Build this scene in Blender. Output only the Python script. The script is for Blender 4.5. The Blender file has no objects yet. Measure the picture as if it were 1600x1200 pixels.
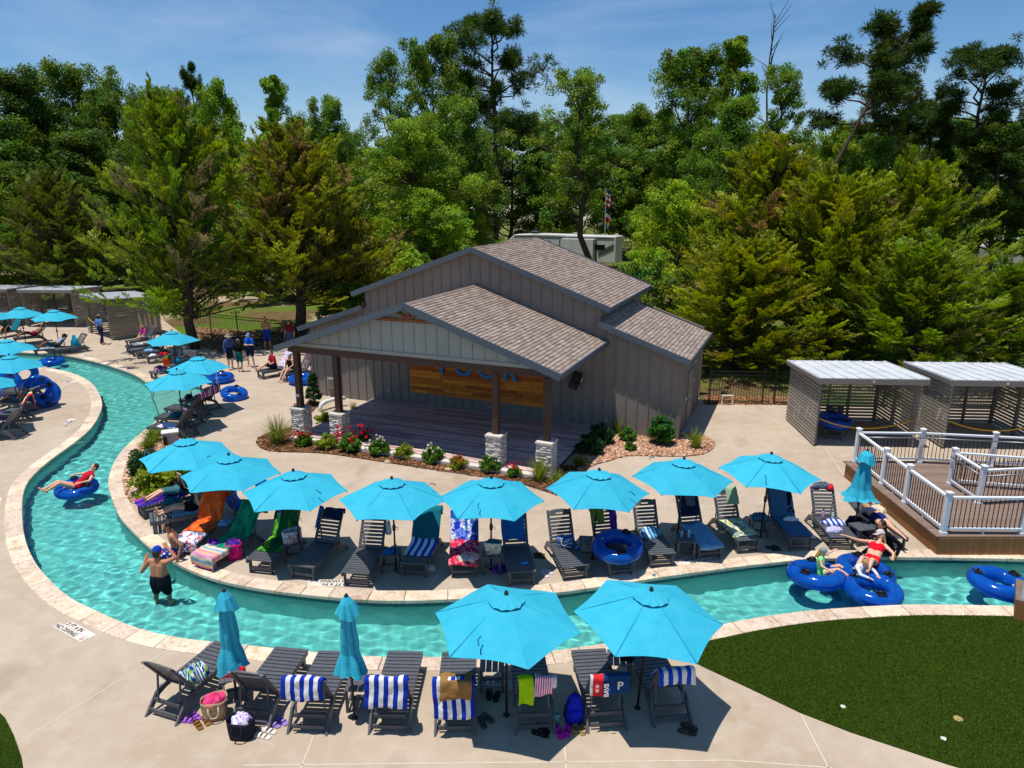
import bpy, bmesh, math, random
import numpy as np
from mathutils import Vector, Matrix, Euler
from mathutils.geometry import delaunay_2d_cdt

random.seed(7)
rng = np.random.default_rng(11)
scn = bpy.context.scene
COL = scn.collection
R = math.radians

# ------------------------------------------------------------------ camera
CAM_H, CAM_F, CAM_T = 8.5, 1110.0, R(15.0)      # height, focal length (px of a 1600 wide frame), pitch
_c, _s = math.cos(CAM_T), math.sin(CAM_T)
camd = bpy.data.cameras.new('camera')
cam = bpy.data.objects.new('camera', camd)
COL.objects.link(cam)
cam.location = (0, 0, CAM_H)
cam.rotation_euler = (math.pi / 2 - CAM_T, 0, 0)
camd.sensor_fit = 'HORIZONTAL'
camd.sensor_width = 36.0
camd.lens = 36.0 * CAM_F / 1600.0
camd.clip_start = 0.1
camd.clip_end = 2000
scn.camera = cam

# ------------------------------------------------------------------ sky, sun, exposure
SUN = Vector((-0.185, -0.085, 1.0)).normalized()   # direction towards the sun
world = bpy.data.worlds.new('World')
scn.world = world
world.use_nodes = True
wn, wl = world.node_tree.nodes, world.node_tree.links
wn.clear()
sky = wn.new('ShaderNodeTexSky')
sky.sky_type = 'NISHITA'
sky.sun_disc = False
sky.sun_elevation = math.asin(SUN.z)
sky.sun_rotation = math.atan2(SUN.x, SUN.y)
sky.altitude = 60
sky.air_density = 1.0
sky.dust_density = 0.1
sky.ozone_density = 6.0
bg = wn.new('ShaderNodeBackground')
bg.inputs['Strength'].default_value = 0.115
wo = wn.new('ShaderNodeOutputWorld')
# thin high cloud: stretched noise on the sky direction, whitening the sky colour
tc = wn.new('ShaderNodeTexCoord')
mp = wn.new('ShaderNodeMapping'); mp.inputs['Scale'].default_value = (1.6, 1.1, 6.0)
mp.inputs['Rotation'].default_value = (0.1, 0.25, 0.4)
nz = wn.new('ShaderNodeTexNoise'); nz.inputs['Scale'].default_value = 1.5; nz.inputs['Detail'].default_value = 7
nz.inputs['Roughness'].default_value = 0.55; nz.inputs['Distortion'].default_value = 0.5
rp = wn.new('ShaderNodeValToRGB')
rp.color_ramp.elements[0].position = 0.46; rp.color_ramp.elements[0].color = (0, 0, 0, 1)
rp.color_ramp.elements[1].position = 0.80; rp.color_ramp.elements[1].color = (0.45, 0.45, 0.45, 1)
mx = wn.new('ShaderNodeMixRGB'); mx.blend_type = 'MIX'
mx.inputs['Color2'].default_value = (5.2, 5.8, 6.8, 1)
wl.new(tc.outputs['Generated'], mp.inputs['Vector']); wl.new(mp.outputs['Vector'], nz.inputs['Vector'])
wl.new(nz.outputs['Fac'], rp.inputs['Fac']); wl.new(rp.outputs['Color'], mx.inputs['Fac'])
hs = wn.new('ShaderNodeHueSaturation'); hs.inputs['Saturation'].default_value = 1.18; hs.inputs['Value'].default_value = 0.82
wl.new(sky.outputs['Color'], hs.inputs['Color']); wl.new(hs.outputs['Color'], mx.inputs['Color1']); wl.new(mx.outputs['Color'], bg.inputs['Color'])
wl.new(bg.outputs['Background'], wo.inputs['Surface'])

sund = bpy.data.lights.new('sun', 'SUN')
sund.energy = 4.2
sund.angle = R(0.53)
sund.color = (1.0, 0.955, 0.88)
sun = bpy.data.objects.new('sun', sund)
COL.objects.link(sun)
sun.rotation_euler = SUN.to_track_quat('Z', 'Y').to_euler()
sun.location = (0, 0, 60)

scn.view_settings.view_transform = 'Standard'
scn.view_settings.look = 'None'
scn.view_settings.exposure = 0.25
scn.view_settings.gamma = 1.0
scn.view_settings.use_curve_mapping = False
scn.cycles.max_bounces = 6
scn.cycles.transparent_max_bounces = 12
scn.cycles.transmission_bounces = 4
scn.cycles.diffuse_bounces = 3
scn.cycles.glossy_bounces = 3
scn.cycles.caustics_reflective = False
scn.cycles.caustics_refractive = False
scn.cycles.sample_clamp_indirect = 12.0

# ------------------------------------------------------------------ placing: a pixel of the survey picture -> a point of the place
def at_z(px, py, z=0.0):
    x, y = (px - 800) / CAM_F, -(py - 600) / CAM_F
    r = Vector((x, _c + y * _s, -_s + y * _c))
    t = (z - CAM_H) / r.z
    return Vector((r.x * t, r.y * t, z))
def at_y(px, py, Y):
    x, y = (px - 800) / CAM_F, -(py - 600) / CAM_F
    r = Vector((x, _c + y * _s, -_s + y * _c))
    t = Y / r.y
    return Vector((r.x * t, Y, CAM_H + r.z * t))

# ------------------------------------------------------------------ colour and material helpers
def lin(r, g, b):
    f = lambda v: (v / 255 / 12.92) if v / 255 <= 0.04045 else ((v / 255 + 0.055) / 1.055) ** 2.4
    return (f(r), f(g), f(b), 1.0)
def rgba(c): return tuple(c) if len(c) == 4 else (*c, 1.0)
MATS = {}
class NT:
    """small wrapper for building node trees"""
    def __init__(self, name):
        self.m = bpy.data.materials.new(name); self.m.use_nodes = True
        self.n, self.l = self.m.node_tree.nodes, self.m.node_tree.links
        self.b = self.n['Principled BSDF']; self.out = self.n['Material Output']
    def new(self, t, **k):
        o = self.n.new(t)
        for a, v in k.items(): setattr(o, a, v)
        return o
    def put(self, sock, v):
        if hasattr(v, 'is_output') or isinstance(v, bpy.types.NodeSocket): self.l.new(v, sock)
        else:
            sock.default_value = v
    def noise(self, scale, detail=4, vec=None, rough=0.55, dist=0.0):
        o = self.new('ShaderNodeTexNoise'); o.inputs['Scale'].default_value = scale
        o.inputs['Detail'].default_value = detail; o.inputs['Roughness'].default_value = rough
        o.inputs['Distortion'].default_value = dist
        self.l.new(vec if vec else self.coord(), o.inputs['Vector'])
        return o.outputs['Fac']
    def coord(self, kind='Object', scale=None, rot=None):
        t = self.new('ShaderNodeTexCoord').outputs[kind]
        if scale or rot:
            m = self.new('ShaderNodeMapping')
            if scale: m.inputs['Scale'].default_value = scale
            if rot: m.inputs['Rotation'].default_value = rot
            self.l.new(t, m.inputs['Vector']); t = m.outputs['Vector']
        return t
    def world_pos(self, scale=None, rot=None):
        t = self.new('ShaderNodeNewGeometry').outputs['Position']
        if scale or rot:
            m = self.new('ShaderNodeMapping')
            if scale: m.inputs['Scale'].default_value = scale
            if rot: m.inputs['Rotation'].default_value = rot
            self.l.new(t, m.inputs['Vector']); t = m.outputs['Vector']
        return t
    def ramp(self, fac, stops, interp='LINEAR'):
        r = self.new('ShaderNodeValToRGB'); r.color_ramp.interpolation = interp
        e = r.color_ramp.elements
        while len(e) < len(stops): e.new(0.5)
        for i, (p, c) in enumerate(stops):
            e[i].position = p; e[i].color = rgba(c) if not isinstance(c, (int, float)) else (c, c, c, 1)
        self.l.new(fac, r.inputs['Fac']); return r.outputs['Color']
    def mix(self, fac, a, b, mode='MIX'):
        m = self.new('ShaderNodeMixRGB', blend_type=mode)
        self.put(m.inputs['Fac'], fac)
        self.put(m.inputs['Color1'], rgba(a) if isinstance(a, (tuple, list)) else a)
        self.put(m.inputs['Color2'], rgba(b) if isinstance(b, (tuple, list)) else b)
        return m.outputs['Color']
    def math(self, op, a, b=0.0):
        m = self.new('ShaderNodeMath', operation=op)
        self.put(m.inputs[0], a); self.put(m.inputs[1], b); return m.outputs[0]
    def rand(self): return self.new('ShaderNodeObjectInfo').outputs['Random']
    def attr(self, name, out='Color'):
        a = self.new('ShaderNodeAttribute'); a.attribute_name = name; return a.outputs[out]
    def hsv(self, col, h=0.5, s=1.0, v=1.0):
        o = self.new('ShaderNodeHueSaturation')
        self.put(o.inputs['Hue'], h); self.put(o.inputs['Saturation'], s); self.put(o.inputs['Value'], v)
        self.put(o.inputs['Color'], rgba(col) if isinstance(col, (tuple, list)) else col); return o.outputs['Color']
    def vary(self, col, amt=0.15, fac=None):
        """brightness varied by object"""
        r = fac if fac is not None else self.rand()
        v = self.math('ADD', self.math('MULTIPLY', r, amt * 2), 1 - amt)
        return self.hsv(col, v=v)
    def bump(self, h, strength=0.3, dist=0.02):
        b = self.new('ShaderNodeBump'); b.inputs['Strength'].default_value = strength; b.inputs['Distance'].default_value = dist
        self.l.new(h, b.inputs['Height']); self.l.new(b.outputs['Normal'], self.b.inputs['Normal']); return b
    def done(self, col=None, rough=0.6, metal=0.0, spec=0.4, sheen=None):
        if col is not None: self.put(self.b.inputs['Base Color'], rgba(col) if isinstance(col, (tuple, list)) else col)
        self.put(self.b.inputs['Roughness'], rough)
        self.b.inputs['Metallic'].default_value = metal
        self.b.inputs['Specular IOR Level'].default_value = spec
        MATS[self.m.name] = self.m
        return self.m

def plain(name, col, rough=0.6, metal=0.0, spec=0.4, var=0.10, nscale=9.0, namt=0.18, bump=0.0):
    """a painted or moulded surface with a little unevenness"""
    if name in MATS: return MATS[name]
    t = NT(name)
    n = t.noise(nscale, 5)
    c = t.mix(t.ramp(n, [(0.3, 0.0), (0.75, 1.0)]), rgba(col), tuple(v * (1 - namt) for v in rgba(col)[:3]) + (1,))
    if var: c = t.vary(c, var)
    if bump: t.bump(t.noise(nscale * 6, 3), bump, 0.01)
    return t.done(c, rough, metal, spec)

def cloth(name, col, rough=0.9, trans=0.0, wr=0.35):
    if name in MATS: return MATS[name]
    t = NT(name)
    n = t.noise(7, 4); c = t.mix(t.ramp(n, [(0.25, 0.0), (0.8, 1.0)]), rgba(col), tuple(v * 0.78 for v in rgba(col)[:3]) + (1,))
    t.bump(t.noise(22, 3), wr, 0.02)
    m = t.done(c, rough, 0, 0.15)
    if trans:
        tr = t.new('ShaderNodeBsdfTranslucent'); t.put(tr.inputs['Color'], c)
        ms = t.new('ShaderNodeMixShader'); ms.inputs[0].default_value = trans
        t.l.new(t.b.outputs[0], ms.inputs[1]); t.l.new(tr.outputs[0], ms.inputs[2]); t.l.new(ms.outputs[0], t.out.inputs['Surface'])
    return m

# ------------------------------------------------------------------ mesh helpers
class MB:
    """collects shapes into one mesh"""
    def __init__(self): self.v, self.f, self.uv, self.mi, self.cur = [], [], None, [], 0
    def add(self, vs, fs):
        o = len(self.v); self.v += [tuple(p) for p in vs]; self.f += [tuple(i + o for i in f) for f in fs]
        self.mi += [self.cur] * len(fs); return self
    def box(self, c, s, rot=None):
        hx, hy, hz = s[0] / 2, s[1] / 2, s[2] / 2
        vs = [Vector((x, y, z)) for x in (-hx, hx) for y in (-hy, hy) for z in (-hz, hz)]
        if rot is not None:
            M = rot if isinstance(rot, Matrix) else Euler(rot).to_matrix()
            vs = [M @ v for v in vs]
        c = Vector(c)
        return self.add([v + c for v in vs], [(0, 1, 3, 2), (4, 6, 7, 5), (0, 4, 5, 1), (2, 3, 7, 6), (0, 2, 6, 4), (1, 5, 7, 3)])
    def bar(self, a, b, w, h, up=(0, 0, 1)):
        """rectangular bar from a to b, w across, h along 'up'"""
        a, b = Vector(a), Vector(b); d = (b - a); L = d.length; d.normalize()
        up = Vector(up)
        if abs(d.dot(up)) > 0.98: up = Vector((0, 1, 0))
        sx = d.cross(up).normalized(); su = sx.cross(d).normalized()
        vs = [p + sx * i * w / 2 + su * j * h / 2 for p in (a, b) for i in (-1, 1) for j in (-1, 1)]
        return self.add(vs, [(0, 1, 3, 2), (4, 6, 7, 5), (0, 4, 5, 1), (2, 3, 7, 6), (0, 2, 6, 4), (1, 5, 7, 3)])
    def tube(self, pts, rad, n=8, cap=True):
        pts = [Vector(p) for p in pts]; rads = rad if isinstance(rad, (list, tuple)) else [rad] * len(pts)
        o = len(self.v); prev = None
        for i, p in enumerate(pts):
            d = (pts[min(i + 1, len(pts) - 1)] - pts[max(i - 1, 0)])
            d = d.normalized() if d.length > 1e-9 else Vector((0, 0, 1))
            if prev is None:
                up = Vector((0, 0, 1)) if abs(d.z) < 0.9 else Vector((1, 0, 0)); sx = d.cross(up).normalized()
            else: sx = (prev - d * prev.dot(d)).normalized()
            prev = sx; sy = d.cross(sx)
            for k in range(n):
                a = 2 * math.pi * k / n; self.v.append(tuple(p + (sx * math.cos(a) + sy * math.sin(a)) * rads[i]))
        for i in range(len(pts) - 1):
            for k in range(n):
                self.f.append((o + i * n + k, o + i * n + (k + 1) % n, o + (i + 1) * n + (k + 1) % n, o + (i + 1) * n + k)); self.mi.append(self.cur)
        if cap:
            self.f.append(tuple(o + k for k in reversed(range(n)))); self.mi.append(self.cur)
            self.f.append(tuple(o + (len(pts) - 1) * n + k for k in range(n))); self.mi.append(self.cur)
        return self
    def lathe(self, prof, n=16, c=(0, 0, 0), sq=1.0):
        """profile of (r, z) turned round z"""
        o = len(self.v); c = Vector(c)
        for r, z in prof:
            for k in range(n):
                a = 2 * math.pi * k / n; self.v.append((c.x + r * math.cos(a), c.y + r * math.sin(a) * sq, c.z + z))
        for i in range(len(prof) - 1):
            for k in range(n):
                self.f.append((o + i * n + k, o + i * n + (k + 1) % n, o + (i + 1) * n + (k + 1) % n, o + (i + 1) * n + k)); self.mi.append(self.cur)
        return self
    def prism(self, poly, z0, z1):
        n = len(poly); vs = [(x, y, z0) for x, y in poly] + [(x, y, z1) for x, y in poly]
        return self.add(vs, [tuple(reversed(range(n))), tuple(range(n, 2 * n))] + [(i, (i + 1) % n, n + (i + 1) % n, n + i) for i in range(n)])
    def grid(self, P):
        """P: rows of points"""
        o = len(self.v); m, n = len(P), len(P[0])
        for r in P: self.v += [tuple(p) for p in r]
        for i in range(m - 1):
            for j in range(n - 1):
                self.f.append((o + i * n + j, o + i * n + j + 1, o + (i + 1) * n + j + 1, o + (i + 1) * n + j)); self.mi.append(self.cur)
        return self
    def mesh(self, name, mats, smooth=False):
        me = bpy.data.meshes.new(name); me.from_pydata(self.v, [], self.f)
        for m in (mats if isinstance(mats, (list, tuple)) else [mats]): me.materials.append(m)
        if len(me.materials) > 1: me.polygons.foreach_set('material_index', self.mi)
        if smooth: me.polygons.foreach_set('use_smooth', [True] * len(me.polygons))
        me.update(); return me
    def obj(self, name, mats, parent=None, smooth=False, bevel=0.0, loc=None, rot=None):
        return link(name, self.mesh(name, mats, smooth), parent, bevel, loc, rot)

def link(name, me, parent=None, bevel=0.0, loc=None, rot=None):
    o = bpy.data.objects.new(name, me); COL.objects.link(o)
    if parent is not None: o.parent = parent
    if loc is not None: o.location = loc
    if rot is not None: o.rotation_euler = rot
    if bevel:
        b = o.modifiers.new('bevel', 'BEVEL'); b.width = bevel; b.segments = 1; b.limit_method = 'ANGLE'
    return o
def tag(o, label=None, cat=None, group=None, kind=None):
    if label: o['label'] = label
    if cat: o['category'] = cat
    if group: o['group'] = group
    if kind: o['kind'] = kind
    return o
def thing(name, loc=(0, 0, 0), rz=0.0, label=None, cat=None, group=None, kind=None):
    o = bpy.data.objects.new(name, None); COL.objects.link(o)
    o.location = loc; o.rotation_euler = (0, 0, rz); o.empty_display_size = 0.2
    return tag(o, label, cat, group, kind)
def copy_tree(o, parent=None):
    c = o.copy(); COL.objects.link(c); c.parent = parent
    for ch in KIDS.get(o.name, []): copy_tree(ch, c)
    return c
KIDS = {}
def index_kids(root):
    """remember the children of a prototype so that copying needs no search"""
    KIDS[root.name] = [o for o in bpy.data.objects if o.parent is root]
    for c in KIDS[root.name]: index_kids(c)

def np_mesh(name, V, Fq, mats, cols=None, smooth=False, uvs=None):
    """fast mesh from numpy arrays; Fq (m,k) with k = 3 or 4"""
    me = bpy.data.meshes.new(name); V = np.asarray(V, np.float32); Fq = np.asarray(Fq, np.int32); m, k = Fq.shape
    me.vertices.add(len(V)); me.vertices.foreach_set('co', V.ravel())
    me.loops.add(m * k); me.loops.foreach_set('vertex_index', Fq.ravel())
    me.polygons.add(m); me.polygons.foreach_set('loop_start', np.arange(0, m * k, k, dtype=np.int32))
    me.polygons.foreach_set('loop_total', np.full(m, k, np.int32))
    if smooth: me.polygons.foreach_set('use_smooth', np.ones(m, bool))
    for q in (mats if isinstance(mats, (list, tuple)) else [mats]): me.materials.append(q)
    if cols is not None:      # one colour per face
        a = me.color_attributes.new('tint', 'FLOAT_COLOR', 'CORNER')
        c = np.ones((m, k, 4), np.float32); c[:, :, :3] = np.asarray(cols, np.float32)[:, None, :]
        a.data.foreach_set('color', c.ravel())
    if uvs is not None:
        u = me.uv_layers.new(name='UVMap'); u.data.foreach_set('uv', np.asarray(uvs, np.float32).ravel())
    me.update(calc_edges=True); me.validate(); return me

def catmull(pts, step=0.1):
    P = [Vector(p[:2]) for p in pts]; P = [P[0] * 2 - P[1]] + P + [P[-1] * 2 - P[-2]]; out = []
    for i in range(1, len(P) - 2):
        a, b, c, d = P[i - 1:i + 3]; n = max(2, int((c - b).length / step))
        for k in range(n):
            t = k / n
            out.append(0.5 * ((2 * b) + (c - a) * t + (2 * a - 5 * b + 4 * c - d) * t * t + (3 * b - a - 3 * c + d) * t ** 3))
    out.append(P[-2]); return out
def resample(pts, step):
    P = np.array([tuple(p[:2]) for p in pts]); s = np.r_[0, np.cumsum(np.hypot(*np.diff(P, axis=0).T))]
    n = max(2, int(round(s[-1] / step))); q = np.linspace(0, s[-1], n + 1)
    return np.c_[np.interp(q, s, P[:, 0]), np.interp(q, s, P[:, 1])]
def smooth_line(P, w):
    Q = P.copy()
    for _ in range(w): Q[1:-1] = 0.25 * Q[:-2] + 0.5 * Q[1:-1] + 0.25 * Q[2:]
    return Q
def normals2(P):
    T = np.gradient(P, axis=0); T /= np.linalg.norm(T, axis=1)[:, None]; return np.c_[-T[:, 1], T[:, 0]]   # left of travel
def inside(P, poly):
    """points (n,2) in polygon (m,2)"""
    P, Q = np.atleast_2d(P), np.asarray(poly); x, y = P[:, 0], P[:, 1]; r = np.zeros(len(P), bool)
    j = len(Q) - 1
    for i in range(len(Q)):
        xi, yi = Q[i]; xj, yj = Q[j]
        if yi != yj:
            r ^= ((yi > y) != (yj > y)) & (x < (xj - xi) * (y - yi) / (yj - yi) + xi)
        j = i
    return r

WORK = bpy.data.scenes.new('workbench')      # scratch scene for turning modifiers and text into meshes; removed at the end
def baked(o):
    """mesh of an object after its modifiers"""
    WORK.collection.objects.link(o); vl = WORK.view_layers[0]; vl.update(); dg = vl.depsgraph; dg.update()
    me = bpy.data.meshes.new_from_object(o.evaluated_get(dg)); bpy.data.objects.remove(o); return me
scn.cycles.use_denoising = True
# =================================================================== ground, deck, river
def mk_concrete():
    t = NT('deck_concrete'); p = t.world_pos()
    big = t.noise(0.35, 5, p, 0.6); mid = t.noise(2.2, 6, p, 0.65); fine = t.noise(90, 2, p)
    c = t.mix(t.ramp(big, [(0.32, 0.0), (0.7, 1.0)]), lin(186, 169, 150), lin(166, 148, 126))
    c = t.mix(t.ramp(mid, [(0.45, 0.0), (0.75, 0.55)]), c, lin(198, 184, 166))
    st = t.noise(0.9, 3, t.world_pos((1.0, 0.45, 1)), 0.5)
    c = t.mix(t.ramp(st, [(0.62, 0.0), (0.72, 0.28)]), c, lin(120, 104, 86))
    c = t.mix(t.ramp(fine, [(0.35, 0.0), (0.7, 0.16)]), c, lin(110, 98, 84))
    t.bump(fine, 0.25, 0.004)
    return t.done(c, 0.85, 0, 0.25)
def mk_travertine():
    t = NT('travertine'); p = t.world_pos()
    n = t.noise(2.5, 8, p, 0.7, 1.2); v = t.noise(9, 6, t.world_pos((1, 2.4, 1), (0, 0, 0.6)), 0.7, 2.0)
    c = t.ramp(n, [(0.28, lin(186, 152, 122)), (0.45, lin(216, 194, 168)), (0.6, lin(230, 212, 190)), (0.78, lin(196, 158, 126))])
    c = t.mix(t.ramp(v, [(0.54, 0.0), (0.64, 0.8)]), c, lin(128, 92, 70))
    h = t.hsv(c, h=t.math('ADD', 0.49, t.math('MULTIPLY', t.rand(), 0.02)), v=t.math('ADD', 0.78, t.math('MULTIPLY', t.rand(), 0.30)))
    t.bump(v, 0.4, 0.01)
    return t.done(h, 0.6, 0, 0.35)
def mk_litter():
    t = NT('forest_floor'); p = t.world_pos()
    a, b, f = t.noise(0.16, 4, p), t.noise(1.2, 6, p, 0.7), t.noise(14, 4, p, 0.7)
    c = t.ramp(b, [(0.3, lin(70, 58, 40)), (0.5, lin(108, 86, 60)), (0.7, lin(84, 88, 40))])
    c = t.mix(t.ramp(a, [(0.44, 0.0), (0.55, 1.0)]), c, t.ramp(f, [(0.3, lin(60, 84, 22)), (0.7, lin(104, 128, 44))]))
    g = t.noise(0.11, 3, t.world_pos((1, 1, 1), (0, 0, 1.0)))
    c = t.mix(t.ramp(g, [(0.56, 0.0), (0.62, 1.0)]), c, t.ramp(f, [(0.3, lin(150, 130, 104)), (0.7, lin(188, 170, 142))]))
    t.bump(f, 0.8, 0.06)
    return t.done(c, 0.95, 0, 0.1)
def mk_turf():
    t = NT('artificial_turf'); p = t.world_pos()
    a, f = t.noise(0.7, 5, p, 0.6), t.noise(130, 3, t.world_pos((1, 0.6, 1)), 0.7)
    c = t.ramp(f, [(0.25, lin(38, 54, 8)), (0.55, lin(58, 80, 12)), (0.8, lin(80, 104, 24))])
    c = t.mix(t.ramp(a, [(0.35, 0.0), (0.7, 0.45)]), c, lin(30, 50, 4))
    t.bump(f, 1.0, 0.03)
    return t.done(c, 0.9, 0, 0.1)
def mk_plaster():
    t = NT('pool_plaster'); p = t.world_pos()
    a, f = t.noise(1.1, 5, p, 0.6), t.noise(40, 3, p)
    c = t.mix(t.ramp(a, [(0.3, 0.0), (0.75, 1.0)]), lin(196, 230, 222), lin(176, 220, 212))
    c = t.mix(t.ramp(f, [(0.4, 0.0), (0.7, 0.3)]), c, lin(136, 190, 188))
    return t.done(c, 0.8, 0, 0.2)
def mk_pooltile():
    t = NT('waterline_tile'); p = t.world_pos()
    br = t.new('ShaderNodeTexVoronoi'); br.inputs['Scale'].default_value = 26; t.l.new(p, br.inputs['Vector'])
    c = t.mix(br.outputs['Color'], lin(16, 56, 66), lin(40, 110, 118))
    return t.done(c, 0.25, 0, 0.5)
M_CONC, M_TRAV, M_LITTER, M_TURF, M_PLAST, M_PTILE = mk_concrete(), mk_travertine(), mk_litter(), mk_turf(), mk_plaster(), mk_pooltile()

def mk_mulch(name, stops):
    t = NT(name); p = t.world_pos()
    v = t.new('ShaderNodeTexVoronoi'); v.inputs['Scale'].default_value = 30; t.l.new(p, v.inputs['Vector'])
    c = t.ramp(t.new('ShaderNodeSeparateColor').outputs[0] if False else t.noise(38, 3, p, 0.8), stops)
    t.bump(v.outputs['Distance'], 1.0, 0.04)
    return t.done(c, 0.95, 0, 0.1)
M_MULCH = mk_mulch('bark_mulch', [(0.3, lin(62, 40, 26)), (0.5, lin(104, 70, 46)), (0.72, lin(140, 100, 68))])
M_GRAVEL = mk_mulch('gravel_bed', [(0.3, lin(120, 84, 62)), (0.5, lin(176, 132, 104)), (0.75, lin(210, 176, 148))])

PXP = lambda L, z=0.0: [at_z(x, y, z) for x, y in L]
# river banks: edge of the coping over the water, left to right in the picture
near_px = [(-150, 549), (-60, 556), (0, 563), (42, 569), (75, 575), (107, 582), (135, 594), (150, 609), (158, 630), (153, 650), (138, 672), (112, 694),
           (77, 719), (47, 746), (35, 768), (32, 796), (34, 830), (42, 860), (57, 887), (82, 915), (112, 939), (150, 957), (200, 979), (260, 996),
           (329, 1005), (400, 1012), (485, 1021), (560, 1027), (602, 1029), (660, 1029.5), (700, 1029), (750, 1027), (800, 1024.5), (852, 1021), (894, 1015), (960, 1006),
           (1035, 994), (1100, 984), (1162, 971), (1256, 957), (1350, 950), (1412, 947), (1500, 947), (1581, 949), (1700, 955), (1900, 968)]
far_a_px = [(-150, 541), (-60, 545), (0, 548), (32, 550), (100, 555), (150, 565), (187, 576), (215, 587), (232, 599)]
cove_px = [(232, 599), (246, 599), (262, 599), (285, 600), (306, 603), (322, 609), (325, 616), (316, 625), (298, 634), (278, 640), (262, 644), (252, 650)]
far_b_px = [(252, 650), (240, 663), (226, 673), (207, 690), (190, 707), (178, 727), (171, 752), (175, 772), (187, 803), (200, 820), (215, 835), (237, 855), (275, 878),
            (310, 895), (350, 908), (400, 918), (440, 924), (515, 932), (575, 937), (635, 938), (690, 936), (760, 933), (820, 930), (880, 924), (950, 914), (1012, 904),
            (1090, 893), (1165, 883), (1240, 875), (1315, 871), (1397, 870), (1500, 871), (1600, 873), (1750, 878), (1950, 886)]
def bank(px, step=0.12, sm=10):
    return smooth_line(resample(catmull(PXP(px)), step), sm)
NEAR, FAR_A, COVE, FAR_B = bank(near_px), bank(far_a_px), bank(cove_px, sm=3), bank(far_b_px)
FAR = np.r_[FAR_A, COVE[1:], FAR_B[1:]]
WATER_POLY = np.r_[NEAR, FAR[::-1]]
CW = 0.36
def offset(P, d): return P + normals2(P) * d
near_out = offset(NEAR, -CW); fa_out = offset(FAR_A, CW); fb_out = offset(FAR_B, CW)
cove_in = COVE
RING_POLY = np.r_[near_out, np.r_[fa_out, COVE[2:-2], fb_out][::-1]]

def poly_px(px, step=0.25, sm=2, closed=True):
    L = PXP(px); L = L + [L[0]] if closed else L
    P = smooth_line(resample(catmull(L), step), sm); return P[:-1] if closed else P
YAW = R(22.5)
BU, BD = Vector((math.cos(YAW), -math.sin(YAW), 0)), Vector((math.sin(YAW), math.cos(YAW), 0))
BO = at_z(1058, 688)
def bw(u, d, z=0.0): return BO + BU * u + BD * d + Vector((0, 0, z))     # hall coordinates -> world
bed_front = poly_px([(400, 691), (404, 699), (414, 704), (430, 706.5), (457, 707), (495, 708), (525, 711), (570, 718), (615, 725), (685, 736), (760, 747), (815, 757), (850, 768), (880, 777), (905, 774),
                     (918, 755), (915, 735), (870, 726), (780, 722), (700, 712), (600, 696), (545, 688), (500, 676), (480, 655), (492, 640), (500, 628), (485, 626), (470, 640), (462, 660), (445, 672), (420, 676), (405, 682)])
bed_right = poly_px([(905, 745), (926, 727), (946, 723), (968, 715), (985, 712), (1012, 713), (1045, 713.5), (1079, 713), (1103, 709), (1116, 700), (1115, 690), (1105, 683), (1085, 678), (1070, 676), (1054, 688), (1000, 682), (935, 673), (915, 690), (900, 715)])
bed_pool = poly_px([(262, 668), (246, 672), (232, 684), (215, 699), (203, 718), (195, 740), (194, 760), (200, 780), (206, 789), (216, 788), (228, 777), (248, 770), (269, 767), (283, 754), (292, 738), (292, 716), (284, 694), (280, 676)])
turf_main = np.array([tuple(at_z(x, y)[:2]) for x, y in [(1042, 1014), (1100, 1043), (1175, 1078), (1250, 1114), (1330, 1145), (1412, 1172), (1481, 1195), (1600, 1230), (1900, 1300), (2200, 1150), (2000, 985)]])
turf_main = np.r_[turf_main, offset(NEAR, -CW - 0.004)[::-1][(offset(NEAR, -CW)[::-1][:, 0] < at_z(2000, 985).x) & (offset(NEAR, -CW)[::-1][:, 0] > at_z(1046, 1012).x)]]
turf_corner = np.array([tuple(at_z(x, y)[:2]) for x, y in [(-10, 1105), (8, 1122), (22, 1150), (34, 1185), (42, 1240), (45, 1300), (-300, 1300), (-300, 1105)]])
deck_poly = np.array([tuple(at_z(x, y)[:2]) for x, y in [(-900, 470), (-100, 470), (100, 474), (255, 500), (292, 528), (340, 549), (400, 543), (440, 541), (470, 545), (520, 540), (1080, 612),
                     (1105, 633), (1160, 630), (1240, 634), (1420, 634), (1600, 634), (1900, 640), (2600, 690)]] + [(40, 12), (40, -6), (-40, -6), (-60, 20)])

BIG = np.array([(-160, -30), (160, -30), (160, 240), (-160, 240)])
polys = [WATER_POLY, RING_POLY, bed_front, bed_right, bed_pool, turf_main, turf_corner, deck_poly, BIG]
vs, es = [], []
for P in polys:
    o = len(vs); vs += [Vector((float(a), float(b))) for a, b in P]; es += [(o + i, o + (i + 1) % len(P)) for i in range(len(P))]
gx = [Vector((float(x), float(y))) for x in np.arange(-150, 151, 12) for y in np.arange(50, 231, 12)]
ov, _, of, *_ = delaunay_2d_cdt(vs + gx, es, [], 0, 1e-4)
OV = np.array([tuple(v) for v in ov]); OF = np.array([tuple(f) for f in of]); CEN = OV[OF].mean(1)
ins = [inside(CEN, P) for P in polys]
region = np.full(len(OF), 7)                                  # 7 land
region[ins[7]] = 0                                            # deck
region[ins[6]] = 5; region[ins[5]] = 5
region[ins[2]] = 2; region[ins[3]] = 3; region[ins[4]] = 4
region[ins[1]] = 1; region[ins[0]] = -1
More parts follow.
